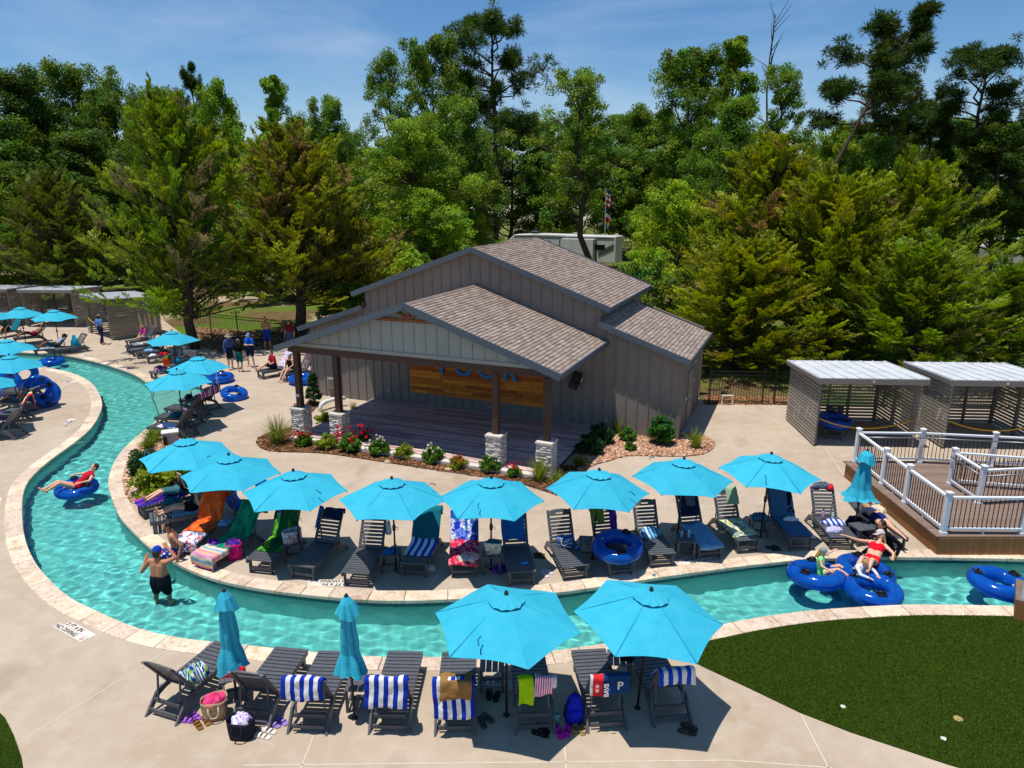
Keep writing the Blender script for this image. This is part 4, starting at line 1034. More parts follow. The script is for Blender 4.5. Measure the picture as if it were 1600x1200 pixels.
G1, G2, G3, G4 = lin(122, 146, 46), lin(110, 136, 48), lin(134, 158, 44), lin(104, 128, 40)
CE, CE2, PN = lin(130, 142, 40), lin(126, 134, 46), lin(72, 94, 36)
proto_broad('oak_a', 1, 22, 15, G1, 30, 185)
proto_broad('oak_b', 2, 22, 14, G2, 30, 185, cb=0.12)
proto_broad('oak_c', 3, 24, 13, G4, 28, 180, cb=0.18, top_heavy=0.9)
proto_broad('oak_d', 4, 18, 14, G3, 28, 180, (0.25, 0.18), cb=0.08, top_heavy=0.2)
proto_broad('gum_a', 5, 26, 9, G1, 34, 150, (0.26, 0.2), airy=0.8, cb=0.2)
proto_broad('gum_b', 6, 25, 12, G2, 26, 150, (0.25, 0.16), airy=0.62, cb=0.3)
proto_broad('thicket_a', 8, 6, 7, G3, 22, 110, (0.2, 0.15), cb=0.05, top_heavy=0)
proto_broad('thicket_b', 9, 6, 7, G2, 22, 110, (0.2, 0.15), cb=0.05, top_heavy=0.2)
proto_cedar('cedar_a', 21, 12, 10, CE, 200, 7, cone=.62, low=.13)
proto_cedar('cedar_b', 22, 11, 9.5, CE2, 190, 7, dead=0.14, cone=0.5, low=.16)
proto_cedar('cedar_c', 23, 10, 10, CE, 210, 7, dead=0.02, cone=0.48, low=.02)
proto_pine('pine_a', 31, 27, 11, PN, (0.5, 0), 26, 0.5)
proto_pine('pine_b', 32, 25, 10, PN, (-.4, 0.5), 24, 0.35)
proto_pine('pine_lean', 33, 27, 13, lin(64, 84, 30), (10.2, 0), 17, 0.63, -0.5, 80, 24)
TREES = 0
KINDN = {'oak': 'oak_tree', 'gum': 'sweetgum_tree', 'thicket': 'thicket_shrub', 'cedar': 'cedar_tree', 'pine': 'pine_tree'}
def tree(kind, px, top, Y, wpx, label, tint=(1, 1, 1), rz=None, base_z=0.0, cat='tree', group='trees of the wood behind the pool'):
    tm, cm, H, W = PROTO[kind]; P = at_y(px, top, Y); h = P.z - base_z; depth = Y * _c + (CAM_H - P.z / 2) * _s; wid = wpx / CAM_F * depth
    t = thing(KINDN[kind.split('_')[0]], (P.x, Y, base_z), random.uniform(0, 6.28) if rz is None else rz, label, cat, group)
    t.scale = (wid / W, wid / W, h / H)
    a, b = link('trunk', tm, t), link('crown', cm, t); b.color = (*tint, 1); a.color = (1, 1, 1, 1); return t
OL, DK, DD, BR, YL = (1.1, 1.0, 0.7), (0.74, 0.78, 0.7), (0.52, 0.58, 0.52), (1.25, 1.2, 1.0), (1.3, 1.12, 0.7)  # DK, DD: shade on the dim trees, put into their leaf tint
NEAR_T = [
 ('cedar_b', 82, 288, 52, 170, 'dark olive cedar behind the left cabanas', (0.62, 0.7, 0.7)),
 ('cedar_a', 262, 168, 39.5, 265, 'tall cedar with dark trunk over the far left loungers', (0.78, 0.92, 0.85)),
 ('cedar_b', 445, 232, 43, 285, 'broad cedar with brown dead twigs left of the hall', (1.0, 0.98, 0.8)),
 ('cedar_b', 548, 345, 45, 130, 'small browned cedar beside the hall roof', (1.15, 1.0, 0.7)),
 ('cedar_a', 1212, 232, 41, 290, 'tall olive cedar in front of the leaning pine', (1.05, 1.0, 0.75)),
 ('cedar_c', 1320, 305, 37, 290, 'wide yellow green cedar behind the nearer right cabana', (1.02, 1.0, 0.6)),
 ('cedar_c', 1425, 285, 42, 270, 'cedar with feathery top above the right cabanas', (0.92, 1.0, 0.8)),
 ('cedar_c', 1165, 395, 34.5, 260, 'low spreading cedar touching the right wing roof', (1.12, 1.05, 0.5)),
 ('cedar_c', 1450, 400, 32.5, 260, 'low bright cedar overhanging the second right cabana', (0.85, 1.0, 0.75)),
 ('cedar_c', 1590, 432, 33, 200, 'low cedar at the right edge above the cabana roof', (0.7, 0.9, 0.9)),
 ('oak_d', 1062, 288, 46, 175, 'bright green bushy tree right of the hall roof', (1.25, 1.22, 0.9)),
 ('thicket_b', 1010, 420, 38, 130, 'grey green shrub against the main roof right eave', (1.1, 1.1, 1.1)),
 ('thicket_a', 628, 385, 50, 130, 'bright green shrub above the left roof slope', (1.2, 1.2, 0.9)),
 ('thicket_b', 540, 440, 44, 110, 'low green shrub left of the hall clerestory', (1.0, 1.05, 0.8)),
]
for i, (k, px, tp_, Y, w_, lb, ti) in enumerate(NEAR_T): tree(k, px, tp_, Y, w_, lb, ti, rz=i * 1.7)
WOOD = [
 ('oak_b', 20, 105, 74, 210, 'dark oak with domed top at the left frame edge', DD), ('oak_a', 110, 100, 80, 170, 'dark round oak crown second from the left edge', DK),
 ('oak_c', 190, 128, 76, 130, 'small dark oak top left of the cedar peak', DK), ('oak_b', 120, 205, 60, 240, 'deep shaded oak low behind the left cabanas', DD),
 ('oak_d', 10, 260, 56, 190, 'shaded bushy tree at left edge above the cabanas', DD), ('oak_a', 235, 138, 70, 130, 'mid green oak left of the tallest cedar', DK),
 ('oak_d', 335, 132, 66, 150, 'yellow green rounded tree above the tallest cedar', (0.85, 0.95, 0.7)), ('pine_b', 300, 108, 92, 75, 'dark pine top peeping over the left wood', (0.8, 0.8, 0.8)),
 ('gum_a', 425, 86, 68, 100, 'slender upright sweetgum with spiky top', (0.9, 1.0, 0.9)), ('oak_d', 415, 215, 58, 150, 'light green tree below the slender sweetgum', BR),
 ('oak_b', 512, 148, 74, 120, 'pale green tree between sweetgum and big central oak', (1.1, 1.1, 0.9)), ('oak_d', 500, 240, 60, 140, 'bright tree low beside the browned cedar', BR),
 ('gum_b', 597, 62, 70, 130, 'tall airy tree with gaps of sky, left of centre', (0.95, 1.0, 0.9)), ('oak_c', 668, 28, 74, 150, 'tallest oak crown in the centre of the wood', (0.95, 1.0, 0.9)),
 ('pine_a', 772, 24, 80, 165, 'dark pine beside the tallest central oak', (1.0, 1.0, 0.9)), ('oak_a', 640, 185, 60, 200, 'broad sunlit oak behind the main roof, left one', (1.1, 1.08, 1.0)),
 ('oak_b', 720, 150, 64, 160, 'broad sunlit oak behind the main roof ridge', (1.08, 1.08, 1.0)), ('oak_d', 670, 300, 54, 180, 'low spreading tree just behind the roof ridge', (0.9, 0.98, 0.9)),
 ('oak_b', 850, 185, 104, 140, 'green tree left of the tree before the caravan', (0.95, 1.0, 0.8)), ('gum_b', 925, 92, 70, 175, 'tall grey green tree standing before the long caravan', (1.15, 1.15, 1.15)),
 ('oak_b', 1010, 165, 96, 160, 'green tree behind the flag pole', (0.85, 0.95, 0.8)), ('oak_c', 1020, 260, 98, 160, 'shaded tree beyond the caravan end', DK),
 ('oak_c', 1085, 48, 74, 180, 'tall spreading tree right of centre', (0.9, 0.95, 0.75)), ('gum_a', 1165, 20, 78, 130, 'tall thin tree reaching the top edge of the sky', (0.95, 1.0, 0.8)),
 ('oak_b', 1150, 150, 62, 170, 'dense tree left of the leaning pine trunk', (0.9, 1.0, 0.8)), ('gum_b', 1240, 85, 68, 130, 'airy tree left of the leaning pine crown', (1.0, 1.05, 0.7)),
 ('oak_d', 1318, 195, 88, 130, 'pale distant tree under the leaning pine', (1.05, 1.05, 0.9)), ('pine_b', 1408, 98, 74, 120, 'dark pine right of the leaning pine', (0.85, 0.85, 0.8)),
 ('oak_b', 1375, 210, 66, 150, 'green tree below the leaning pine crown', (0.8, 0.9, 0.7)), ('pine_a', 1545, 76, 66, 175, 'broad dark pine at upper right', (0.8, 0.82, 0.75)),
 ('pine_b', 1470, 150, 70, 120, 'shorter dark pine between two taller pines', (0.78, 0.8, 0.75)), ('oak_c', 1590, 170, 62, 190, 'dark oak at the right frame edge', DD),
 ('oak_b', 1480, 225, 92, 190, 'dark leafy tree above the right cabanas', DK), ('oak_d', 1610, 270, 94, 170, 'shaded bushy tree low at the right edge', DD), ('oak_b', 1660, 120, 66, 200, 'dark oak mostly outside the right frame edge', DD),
]
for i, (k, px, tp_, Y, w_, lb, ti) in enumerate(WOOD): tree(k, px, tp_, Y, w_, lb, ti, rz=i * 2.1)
tree('pine_lean', 1237, 26, 62, 235, 'tall pine leaning right with bare trunk against the sky', (1, 1, 1), rz=0.0)
# a bare dead tree top
r = np.random.default_rng(5); tk = MB(); P0 = at_y(1212, 22, 74); tp = wobble_path((0, 0, 0), (0, 0, P0.z), 8, .12, r); tk.tube([tuple(p) for p in tp], list(np.linspace(.2, .03, 8)), 6)
for i in range(18):
    a = tp[5] + (tp[7] - tp[5]) * (i / 18); d = unit(r.normal(0, .5, 3) + UPV * 1.2); tk.tube([tuple(a), tuple(a + d * r.uniform(.8, 2.6))], [.05, .015], 4)
b = tk.obj('dead_tree', M_BARK, loc=(P0.x, 74, 0)); b.color = (1, 1, 1, 1); tag(b, 'leafless grey dead tree top against the sky', 'tree')
# farther rows that read as one mass
fill = []
for i, px in enumerate(range(-260, 1900, 62)):
    fill.append((('oak_a', 'oak_b', 'oak_c', 'oak_d')[i % 4], px + random.uniform(-20, 20), 205 + random.uniform(-25, 30) - (15 if 500 < px < 1200 else 0), 104 + random.uniform(-8, 14), 150))
for i, px in enumerate(range(-240, 1880, 70)):
    if 760 < px < 1020 or px > 1480: continue
    fill.append((('thicket_a', 'thicket_b', 'oak_d')[i % 3], px + random.uniform(-20, 20), 335 + random.uniform(-25, 15), 72 + random.uniform(-4, 6), 130))
fill += [(('oak_b', 'oak_a', 'oak_c', 'oak_d')[i % 4], px, tp_, Y, 230) for i, (px, tp_, Y) in enumerate([(-110, 120, 68), (-230, 140, 70), (-350, 130, 66), (-470, 150, 70), (-160, 250, 58), (-300, 250, 57), (1780, 130, 64), (1900, 150, 66), (1760, 270, 48), (1890, 280, 47)])]
for k, px, tp_, Y, w_ in fill:
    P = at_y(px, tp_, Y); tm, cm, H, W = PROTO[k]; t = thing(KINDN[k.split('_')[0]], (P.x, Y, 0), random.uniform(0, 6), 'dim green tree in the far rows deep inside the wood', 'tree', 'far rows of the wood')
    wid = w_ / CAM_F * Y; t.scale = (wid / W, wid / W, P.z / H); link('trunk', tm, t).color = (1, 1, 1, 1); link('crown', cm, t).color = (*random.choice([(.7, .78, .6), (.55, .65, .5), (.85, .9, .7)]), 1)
# =================================================================== umbrellas, loungers, side tables, tubes
def mk_canvas():
    t = NT('turquoise_canvas'); n = t.noise(3.5, 4); f = t.noise(160, 2)
    c = t.mix(t.ramp(n, [(0.3, 0.0), (0.75, 1.0)]), lin(62, 180, 206), lin(44, 170, 198)); c = t.vary(c, 0.05); t.bump(t.noise(9, 3, t.coord('Object', (1, 1, 3)), .6, 1.0), 0.35, 0.03)
    m = t.done(c, 0.8, 0, 0.2); tr = t.new('ShaderNodeBsdfTranslucent'); t.put(tr.inputs['Color'], t.hsv(c, s=1.05, v=0.95))
    ms = t.new('ShaderNodeMixShader'); ms.inputs[0].default_value = 0.12
    t.l.new(t.b.outputs[0], ms.inputs[1]); t.l.new(tr.outputs[0], ms.inputs[2]); t.l.new(ms.outputs[0], t.out.inputs['Surface']); return m
M_CANV = mk_canvas(); M_SEAM = plain('canvas_seam', lin(10, 150, 186), .8); M_POLE = plain('pole_bronze', lin(44, 38, 36), 0.45); M_BASE = plain('base_dark', lin(40, 40, 44), 0.6)
RAD, ZR, ZT = 1.22, 1.77, 2.25
def umbrella(px, py, rot, label, tilt=(0.0, 0.0), group='open turquoise umbrellas'):
    P = at_z(px, py, ZT + 0.06); u = thing('umbrella', (P.x, P.y, 0), R(rot), label, 'umbrella', group); u.rotation_euler = (tilt[0], tilt[1], R(rot))
    pole = MB().tube([(0, 0, 0), (0, 0, ZT + .03)], 0.021, 10).obj('pole', M_POLE, u, smooth=True)
    MB().tube([(0, 0, 1.0), (0, 0, 1.03), (0, 0, 1.14), (0, 0, 1.17)], [.024, .04, .04, .024], 10).obj('crank_housing', M_POLE, pole, smooth=True)
    MB().tube([(0.03, 0, 1.09), (0.09, 0, 1.09), (0.09, 0, 1.02)], 0.008, 6).obj('crank_handle', M_POLE, pole)
    MB().lathe([(0, .05), (.028, .05), (.03, .01), (.06, .006), (.06, 0)], 14).obj('floor_sleeve', M_BASE, u)
    P_, nr = [], 7
    for i in range(nr + 1):
        f = 0.03 + 0.97 * i / nr; row = []
        for k in range(6 * 6 + 1):
            a = k / 36 * 2 * math.pi; q = (k % 6) / 6.0; e = math.cos(math.pi / 6) / math.cos((q - .5) * math.pi / 3)      # hexagon
            sag = 0.045 * f * f * (1 - (2 * q - 1) ** 2); rr = RAD * f * e * (1 - 0.03 * f * (1 - (2 * q - 1) ** 2)); z = ZT - (ZT - ZR) * (f * e) ** 1.06 * (1.0) - sag + .012 * math.sin(a * 5 + f * 3 + px) * f
            row.append((rr * math.cos(a), rr * math.sin(a), z))
        P_.append(row)
    cm = MB().grid(P_); co = cm.obj('canopy', M_CANV, u); 
    s = co.modifiers.new('cloth_thickness', 'SOLIDIFY'); s.thickness = 0.004
    for k in range(6):
        a = k * math.pi / 3; c_, s_ = math.cos(a), math.sin(a); MB().bar((0.05 * c_, .05 * s_, ZT - .03), (RAD * .99 * c_, RAD * .99 * s_, ZR - .012), 0.016, 0.02).obj('rib', M_POLE, u)
        MB().bar((0.03 * c_, .03 * s_, 1.72), (RAD * .5 * c_, RAD * .5 * s_, ZR + (ZT - ZR) * .5 - .03), 0.012, 0.014).obj('strut', M_POLE, u)
        MB().add([(x * c_ - y * s_, x * s_ + y * c_, z) for x, y, z in ((.22, -.007, ZT - (ZT - ZR) * .18 ** 1.06 + .006), (.22, .007, ZT - (ZT - ZR) * .18 ** 1.06 + .006), (RAD * .6, .008, ZT - (ZT - ZR) * .6 ** 1.06 + .010), (RAD, .008, ZR + .007), (RAD, -.008, ZR + .007), (RAD * .6, -.008, ZT - (ZT - ZR) * .6 ** 1.06 + .010))], [(0, 1, 2, 5), (5, 2, 3, 4)]).obj('seam', M_SEAM, u)
    # ruffled vent cap
    P_ = []
    for f in (0.02, 0.4, 0.75, 1.0):
        P_.append([((0.29 * f * (1 + .05 * math.sin(k * 2.1) * f)) * math.cos(k / 24 * 2 * math.pi), (0.29 * f) * math.sin(k / 24 * 2 * math.pi), ZT + .05 - .125 * f + (.02 * f if k % 2 else -.002)) for k in range(25)])
    v = MB().grid(P_).obj('vent_cap', M_CANV, u); v.modifiers.new('cloth_thickness', 'SOLIDIFY').thickness = 0.004
    MB().lathe([(0, .05), (.022, .045), (.036, .01), (.036, -.01)], 12).obj('finial', M_POLE, u, loc=(0, 0, ZT + .06))
    a = R(60 * random.randrange(6) + 18); MB().tube([(0.86 * math.cos(a), .86 * math.sin(a), ZT - .19), (0.95 * math.cos(a), .95 * math.sin(a), ZT - .2), (1.0 * math.cos(a + .04), 1.0 * math.sin(a + .04), ZT - .26)], .012, 5).obj('tie_strap', plain('strap_teal', lin(10, 110, 140), .8), u)
    return u
UMB = [
 (791, 927, -14, 'large open umbrella over the front row, left of two', (0, 0)), (1006, 918, -4, 'large open umbrella over the front row, right of two', (0.02, 0.05)),
 (289, 684, 8, 'umbrella by the planting bed, leftmost of the middle row', (0, 0)), (357, 710, 4, 'umbrella over the orange towel, second in middle row', (0, 0)), (458, 735, 2, 'umbrella over the green turtle towel, third in middle row', (0, 0)),
 (612, 747, 0, 'umbrella fourth in the middle row, centre left', (0, 0)), (766, 746, -4, 'umbrella fifth in the middle row, above blue floral towel', (0, 0.01)), (930, 733, -2, 'umbrella sixth in the middle row, above big blue tube', (0.01, .04)),
 (1066, 716, -6, 'umbrella seventh in the middle row, over pale blue towel', (0, 0.02)), (1201, 708, -14, 'umbrella rightmost in the middle row', (0, 0.03)),
 (268, 516, 10, 'umbrella over the row of loungers under the cedar', (0.0, 0)), (308, 556, 12, 'upper umbrella of the pair beside the entry cove', (0, 0)), (276, 577, 6, 'lower umbrella of the pair beside the entry cove', (0, 0)),
 (83, 483, 14, 'far left umbrella in front of the cabana with rope', (0, 0)), (30, 479, 10, 'far left umbrella second from the walking man', (0, 0)), (-16, 483, 10, 'far left umbrella cut by the frame, before the cabanas', (0, 0)),
 (8, 529, 12, 'umbrella at the left frame edge, upper of near three', (0, 0)), (14, 554, 8, 'umbrella at the left frame edge over blue tubes', (0, 0)), (-36, 582, 8, 'umbrella at left frame edge showing only a corner', (0, 0))]
for a in UMB: umbrella(*a)
def closed_umbrella(px, py, label, flare=1.0, lean=(0, 0), top=2.3, hem=0.92):
    P = at_z(px, py, top); u = thing('closed_umbrella', (P.x, P.y, 0), random.uniform(0, 1), label, 'umbrella', 'closed turquoise umbrellas'); u.rotation_euler = (lean[0], lean[1], .3)
    MB().tube([(0, 0, 0), (0, 0, top)], 0.021, 10).obj('pole', M_POLE, u, smooth=True); MB().lathe([(0, .05), (.028, .05), (.03, .01), (.06, .006), (.06, 0)], 14).obj('floor_sleeve', M_BASE, u)
    MB().tube([(0, 0, .78), (0, 0, .81), (0, 0, .9), (0, 0, .93)], [.024, .04, .04, .024], 10).obj('crank_housing', M_POLE, u, smooth=True)
    def folded(prof, n, amp, seed, name):
        P_ = []
        for i, (r_, z) in enumerate(prof):
            row = []
            for k in range(n * 6 + 1):
                a = k / (n * 6) * 2 * math.pi; w = 1 + amp * min(1, i / 2) * (abs(math.sin(a * n / 2 + seed)) * 2 - 1) + .06 * math.sin(3 * a + i + seed); row.append((r_ * w * math.cos(a + .1 * i), r_ * w * math.sin(a + .1 * i), z + (.05 * math.sin(a * 2 + seed) if i == len(prof) - 1 else 0)))
            P_.append(row)
        o = MB().grid(P_).obj(name, M_CANV, u); o.modifiers.new('cloth_thickness', 'SOLIDIFY').thickness = 0.006
    f = flare
    folded([(.03, top - .02), (.075, top - .2), (.10 * (1 + .4 * (f - 1)), top - .5), (.12 * (1 + .6 * (f - 1)), top - .8), (.115 * (1 + 1.0 * (f - 1)), top - 1.0), (.17 * f, top - 1.2), (.22 * f, hem)], 6, 0.26, px, 'canopy')
    folded([(.035, top), (.1 * (.5 + .5 * f), top - .1), (.17 * (.7 + .3 * f), top - .3)], 8, 0.14, px + 1, 'vent_cap')
    MB().lathe([(0, .05), (.022, .045), (.036, .01), (.036, -.01)], 12).obj('finial', M_POLE, u, loc=(0, 0, top))
    return u
closed_umbrella(350, 924, 'closed umbrella by the leftmost front lounger'); closed_umbrella(541, 932, 'closed umbrella between the two blue striped towels in front'); closed_umbrella(1351, 705, 'half folded umbrella beside the white railing', 1.75, (0.0, 0.04), 2.25, 0.98)

# ------------------------------------------------------------ loungers
M_CHAR = plain('charcoal_lumber', lin(88, 90, 95), 0.45, nscale=14, namt=0.25, var=0.08, bump=0.08)
SEAT, HINGE, BACKL, LW = 0.37, 1.18, 0.80, 0.64
def make_lounger():
    o = thing('lounger', label='x', cat='lounger', group='x')
    for s in (-1, 1):
        MB().box((s * (LW / 2 - .02), 0.66, SEAT - .06), (0.035, 1.30, 0.085)).obj('side_rail', M_CHAR, o)
        MB().box((s * (LW / 2 - .055), 0.1, (SEAT - .03) / 2), (0.035, 0.085, SEAT - .03)).obj('leg', M_CHAR, o)
        m = MB(); m.add([(s * (LW / 2) + dx, y, z) for dx in (-.02, .018) for y, z in ((1.14, SEAT - .10), (1.30, SEAT - .02), (1.42, SEAT - .06), (1.70, 0.0), (1.60, 0.0), (1.36, SEAT - .16))], [(0, 1, 2, 3, 4, 5), (11, 10, 9, 8, 7, 6)] + [(i, 6 + i, 6 + (i + 1) % 6, (i + 1) % 6) for i in range(6)])
        me = m.mesh('rear_leg', M_CHAR); bm = bmesh.new(); bm.from_mesh(me); bmesh.ops.recalc_face_normals(bm, faces=bm.faces); bm.to_mesh(me); bm.free(); link('rear_leg', me, o)
        MB().box((s * (LW / 2 - .055), 0.7, .08), (0.03, 1.1, 0.05)).obj('lower_rail', M_CHAR, o) if False else None
        MB().bar((s * .24, 1.46, .22), (s * .24, 1.40, .70), 0.022, 0.03).obj('prop', M_CHAR, o)
    for y, z in ((0.1, 0.12), (1.5, .22), (1.6, .09)): MB().box((0, y, z), (LW - .1, 0.03, 0.07)).obj('stretcher', M_CHAR, o)
    sl = MB().box((0, 0, 0), (LW - .0, 0.077, 0.022)).mesh('slat', M_CHAR)
    for i in range(12): link('slat', sl, o, loc=(0, 0.03 + .044 + i * .0985 - .03, SEAT - .008))
    b = MB().box((0, .03, -.012), (LW - .09, .05, .03))
    ob = b.obj('backrest', M_CHAR, o, loc=(0, HINGE, SEAT)); ob.rotation_euler = (R(57), 0, 0)
    bs = MB().box((0, 0, 0), (LW - .05, 0.062, 0.02)).mesh('back_slat', M_CHAR)
    for i in range(7): link('slat', bs, ob, loc=(0, 0.05 + i * .0865, 0.012))
    for s in (-1, 1): MB().box((s * (LW / 2 - .045), BACKL / 2, -.012), (0.06, BACKL - .02, 0.03)).obj('stile', M_CHAR, ob)
    h = MB(); W2 = LW / 2 - .022; y0, y1, y2, y3 = .64, .685, .715, .80
    def quadp(pts): h.add([(x, y, zz) for zz in (0.0, .024) for x, y in pts], [tuple(reversed(range(len(pts)))), tuple(range(len(pts), 2 * len(pts)))] + [(i, (i + 1) % len(pts), len(pts) + (i + 1) % len(pts), len(pts) + i) for i in range(len(pts))])
    quadp([(-W2, y0), (W2, y0), (W2, y1), (-W2, y1)]); quadp([(-W2, y1), (-.09, y1), (-.09, y2), (-W2, y2)]); quadp([(.09, y1), (W2, y1), (W2, y2), (.09, y2)])
    quadp([(-W2, y2), (W2, y2), (W2, y2 + .02), (W2 * .7, y3 - .02), (W2 * .3, y3), (-W2 * .3, y3), (-W2 * .7, y3 - .02), (-W2, y2 + .02)])
    h.obj('headboard', M_CHAR, ob); return o
LPROTO = make_lounger(); index_kids(LPROTO); LFIRST = [True]; LO = {}
def lounger(key, foot, head, label, group, ang=57, headz=None, zf=SEAT, zh=None):
    """foot: picture point of the foot edge; head: a picture point further back along the seat (seat height) or of the rear feet (ground)"""
    a = at_z(*foot, zf); b = at_z(*head, SEAT if zh is None else zh); d = (b - a); rz = math.atan2(-d.x, d.y)
    if LFIRST[0]: o = LPROTO; LFIRST[0] = False
    else: o = copy_tree(LPROTO)
    o.location = (a.x, a.y, 0); o.rotation_euler = (0, 0, rz); tag(o, label, 'lounger', group)
    for c in (KIDS[LPROTO.name] if o is LPROTO else [x for x in COPIED(o)]):
        if c.name.startswith('backrest'): c.rotation_euler = (R(ang), 0, 0)
        if c.name.startswith('prop') and abs(ang - 57) > 6:
            c.rotation_euler = (R((57 - ang) * -0.6), 0, 0) if ang > 30 else (0, 0, 0)
            if ang <= 30: c.scale = (1, 1, .5)
    LO[key] = (Vector((a.x, a.y, 0)), rz, ang); return o
def COPIED(o): return [c for c in COL.objects if c.parent is o]
GF, GM, GL, GB = 'loungers of the front row, backs to the camera', 'loungers of the middle row facing the river', 'loungers on the left bank', 'loungers under the trees on the far bank'
for k, f, r_, lb in [
 ('F1', (358, 1006), (251, 1127), 'charcoal lounger at the far left of the front row, striped towel heap on it'), ('F2', (456, 1012), (394, 1134), 'charcoal lounger behind the navy tote bag, nothing on its back'),
 ('F3', (525, 1017), (481, 1145), 'charcoal lounger with blue striped towel, beside a closed umbrella'), ('F4', (634, 1017), (608, 1144), 'charcoal lounger with long blue striped towel over its back'),
 ('F5', (718, 1018), (711, 1145), 'charcoal lounger with tan towel over a striped one'), ('F6', (823, 1016), (835, 1136), 'charcoal lounger with lime shirt and pink striped shirt'),
 ('F7', (919, 1014), (948, 1140), 'charcoal lounger with red and navy flag towel'), ('F8', (1003, 1007), (1050, 1130), 'charcoal lounger at the right end of the front row')]:
    lounger(k, f, r_, lb, GF, zh=0.0)
for k, f, h_, lb, an in [
 ('M0', (214, 788), (285, 770), 'lounger under the leftmost umbrella holding a man in black', 50), ('M1', (233, 809), (315, 794), 'lounger with blue and white striped towel holding a reclining woman', 50),
 ('M2', (288, 847), (326, 815), 'lounger wrapped in an orange towel', 57), ('M3', (315, 868), (375, 835), 'lounger wrapped in a green turtle towel', 52), ('M4', (403, 876), (440, 842), 'lounger with lime and green floral towel', 57),
 ('M5', (469, 885), (508, 848), 'empty lounger with dark towel on its headrest', 57), ('M6', (554, 896), (580, 855), 'bare lounger half in umbrella shade, left of the striped one', 57), ('M7', (646, 881), (664, 844), 'lounger with blue and white striped towel on its seat', 57),
 ('M8', (724, 881), (726, 841), 'lounger covered in blue floral and red towels', 57), ('M9', (816, 894), (805, 850), 'lounger with plain blue towel over its back', 57), ('M10', (900, 885), (879, 847), 'lounger with blue tote bag on its seat', 57),
 ('M11', (972, 880), (945, 840), 'lounger with the big blue tube resting on it', 57), ('M12', (1036, 866), (1012, 830), 'lounger with folded blue white towel behind the tube', 57), ('M13', (1112, 853), (1074, 812), 'lounger with pale blue towel along its seat', 57),
 ('M14', (1172, 844), (1140, 812), 'lounger with green patterned blanket', 57), ('M15', (1255, 841), (1222, 808), 'lounger draped in slate blue towel', 57), ('M16', (1319, 840), (1288, 805), 'lounger with clothes piled on its headrest', 57),
 ('M17', (1400, 841), (1352, 798), 'flat lounger holding a sunbathing woman', 8)]:
    lounger(k, f, h_, lb, GM, an)
for k, f, h_, lb, an, g in [
 ('E1', (238, 663), (290, 667), 'lounger by the planting bed with lilac towel, lowest of four', 57, GL), ('E2', (248, 648), (300, 650), 'lounger beside the cove, second lowest of four', 57, GL), ('E3', (264, 634), (312, 638), 'lounger beside the cove with striped towel, second of four', 57, GL), ('E4', (288, 621), (334, 628), 'lounger beside the cove with tall striped towel, top of four', 57, GL),
 ('B1', (198, 533), (240, 527), 'lounger under the cedar, uppermost left of its row', 57, GB), ('B2', (197, 541), (245, 535), 'lounger under the cedar with pale towel, second of its row', 57, GB), ('B3', (204, 546), (252, 541), 'lounger under the cedar with teal towel, third of its row', 57, GB), ('B4', (214, 549), (262, 547), 'lounger under the cedar with blue cloth, fourth of its row', 57, GB),
 ('B5', (228, 557), (276, 552), 'lounger under the cedar with red cloth, nearest of its row', 57, GB), ('B6', (268, 573), (292, 556), 'lounger under the cedar behind the orange bag, upright back', 60, GB), ('B7', (285, 580), (310, 560), 'lounger with pink ring under the cedar, upright back', 60, GB), ('B8', (236, 582), (272, 576), 'low lounger with navy striped towels beside the orange bag', 40, GB),
 ('S1', (404, 580), (438, 574), 'lounger holding the man in the red shirt', 57, GB), ('S2', (440, 584), (468, 578), 'lounger holding the woman in black', 57, GB),
 ('W1', (52, 545), (100, 541), 'far left lounger holding a man in a white shirt', 50, GB), ('W2', (85, 546), (120, 540), 'far left lounger beside the teal bag', 50, GB), ('W3', (20, 528), (60, 524), 'far left lounger holding a man in red shorts', 45, GB), ('W4', (-10, 520), (20, 515), 'far left lounger cut by the frame with teal towel', 50, GB),
 ('N1', (0, 625), (48, 628), 'left bank lounger with boy and propped tubes', 50, GL), ('N2', (-30, 652), (22, 645), 'left bank lounger with red and cream towels over its back', 55, GL), ('N3', (10, 608), (52, 611), 'left bank lounger in shade behind the boy', 55, GL), ('N4', (-40, 668), (0, 668), 'left bank lounger nearest, cut by the frame', 55, GL),
 ('C1', (1303, 672), (1303, 652), 'lounger inside the cabana carrying a blue tube', 30, 'loungers in cabanas')]:
    lounger(k, f, h_, lb, g, an)
def lpt(key, x, y, z=0.0):
    """point in lounger coordinates -> world"""
    p, rz, _ = LO[key]; return p + Matrix.Rotation(rz, 3, 'Z') @ Vector((x, y, z))
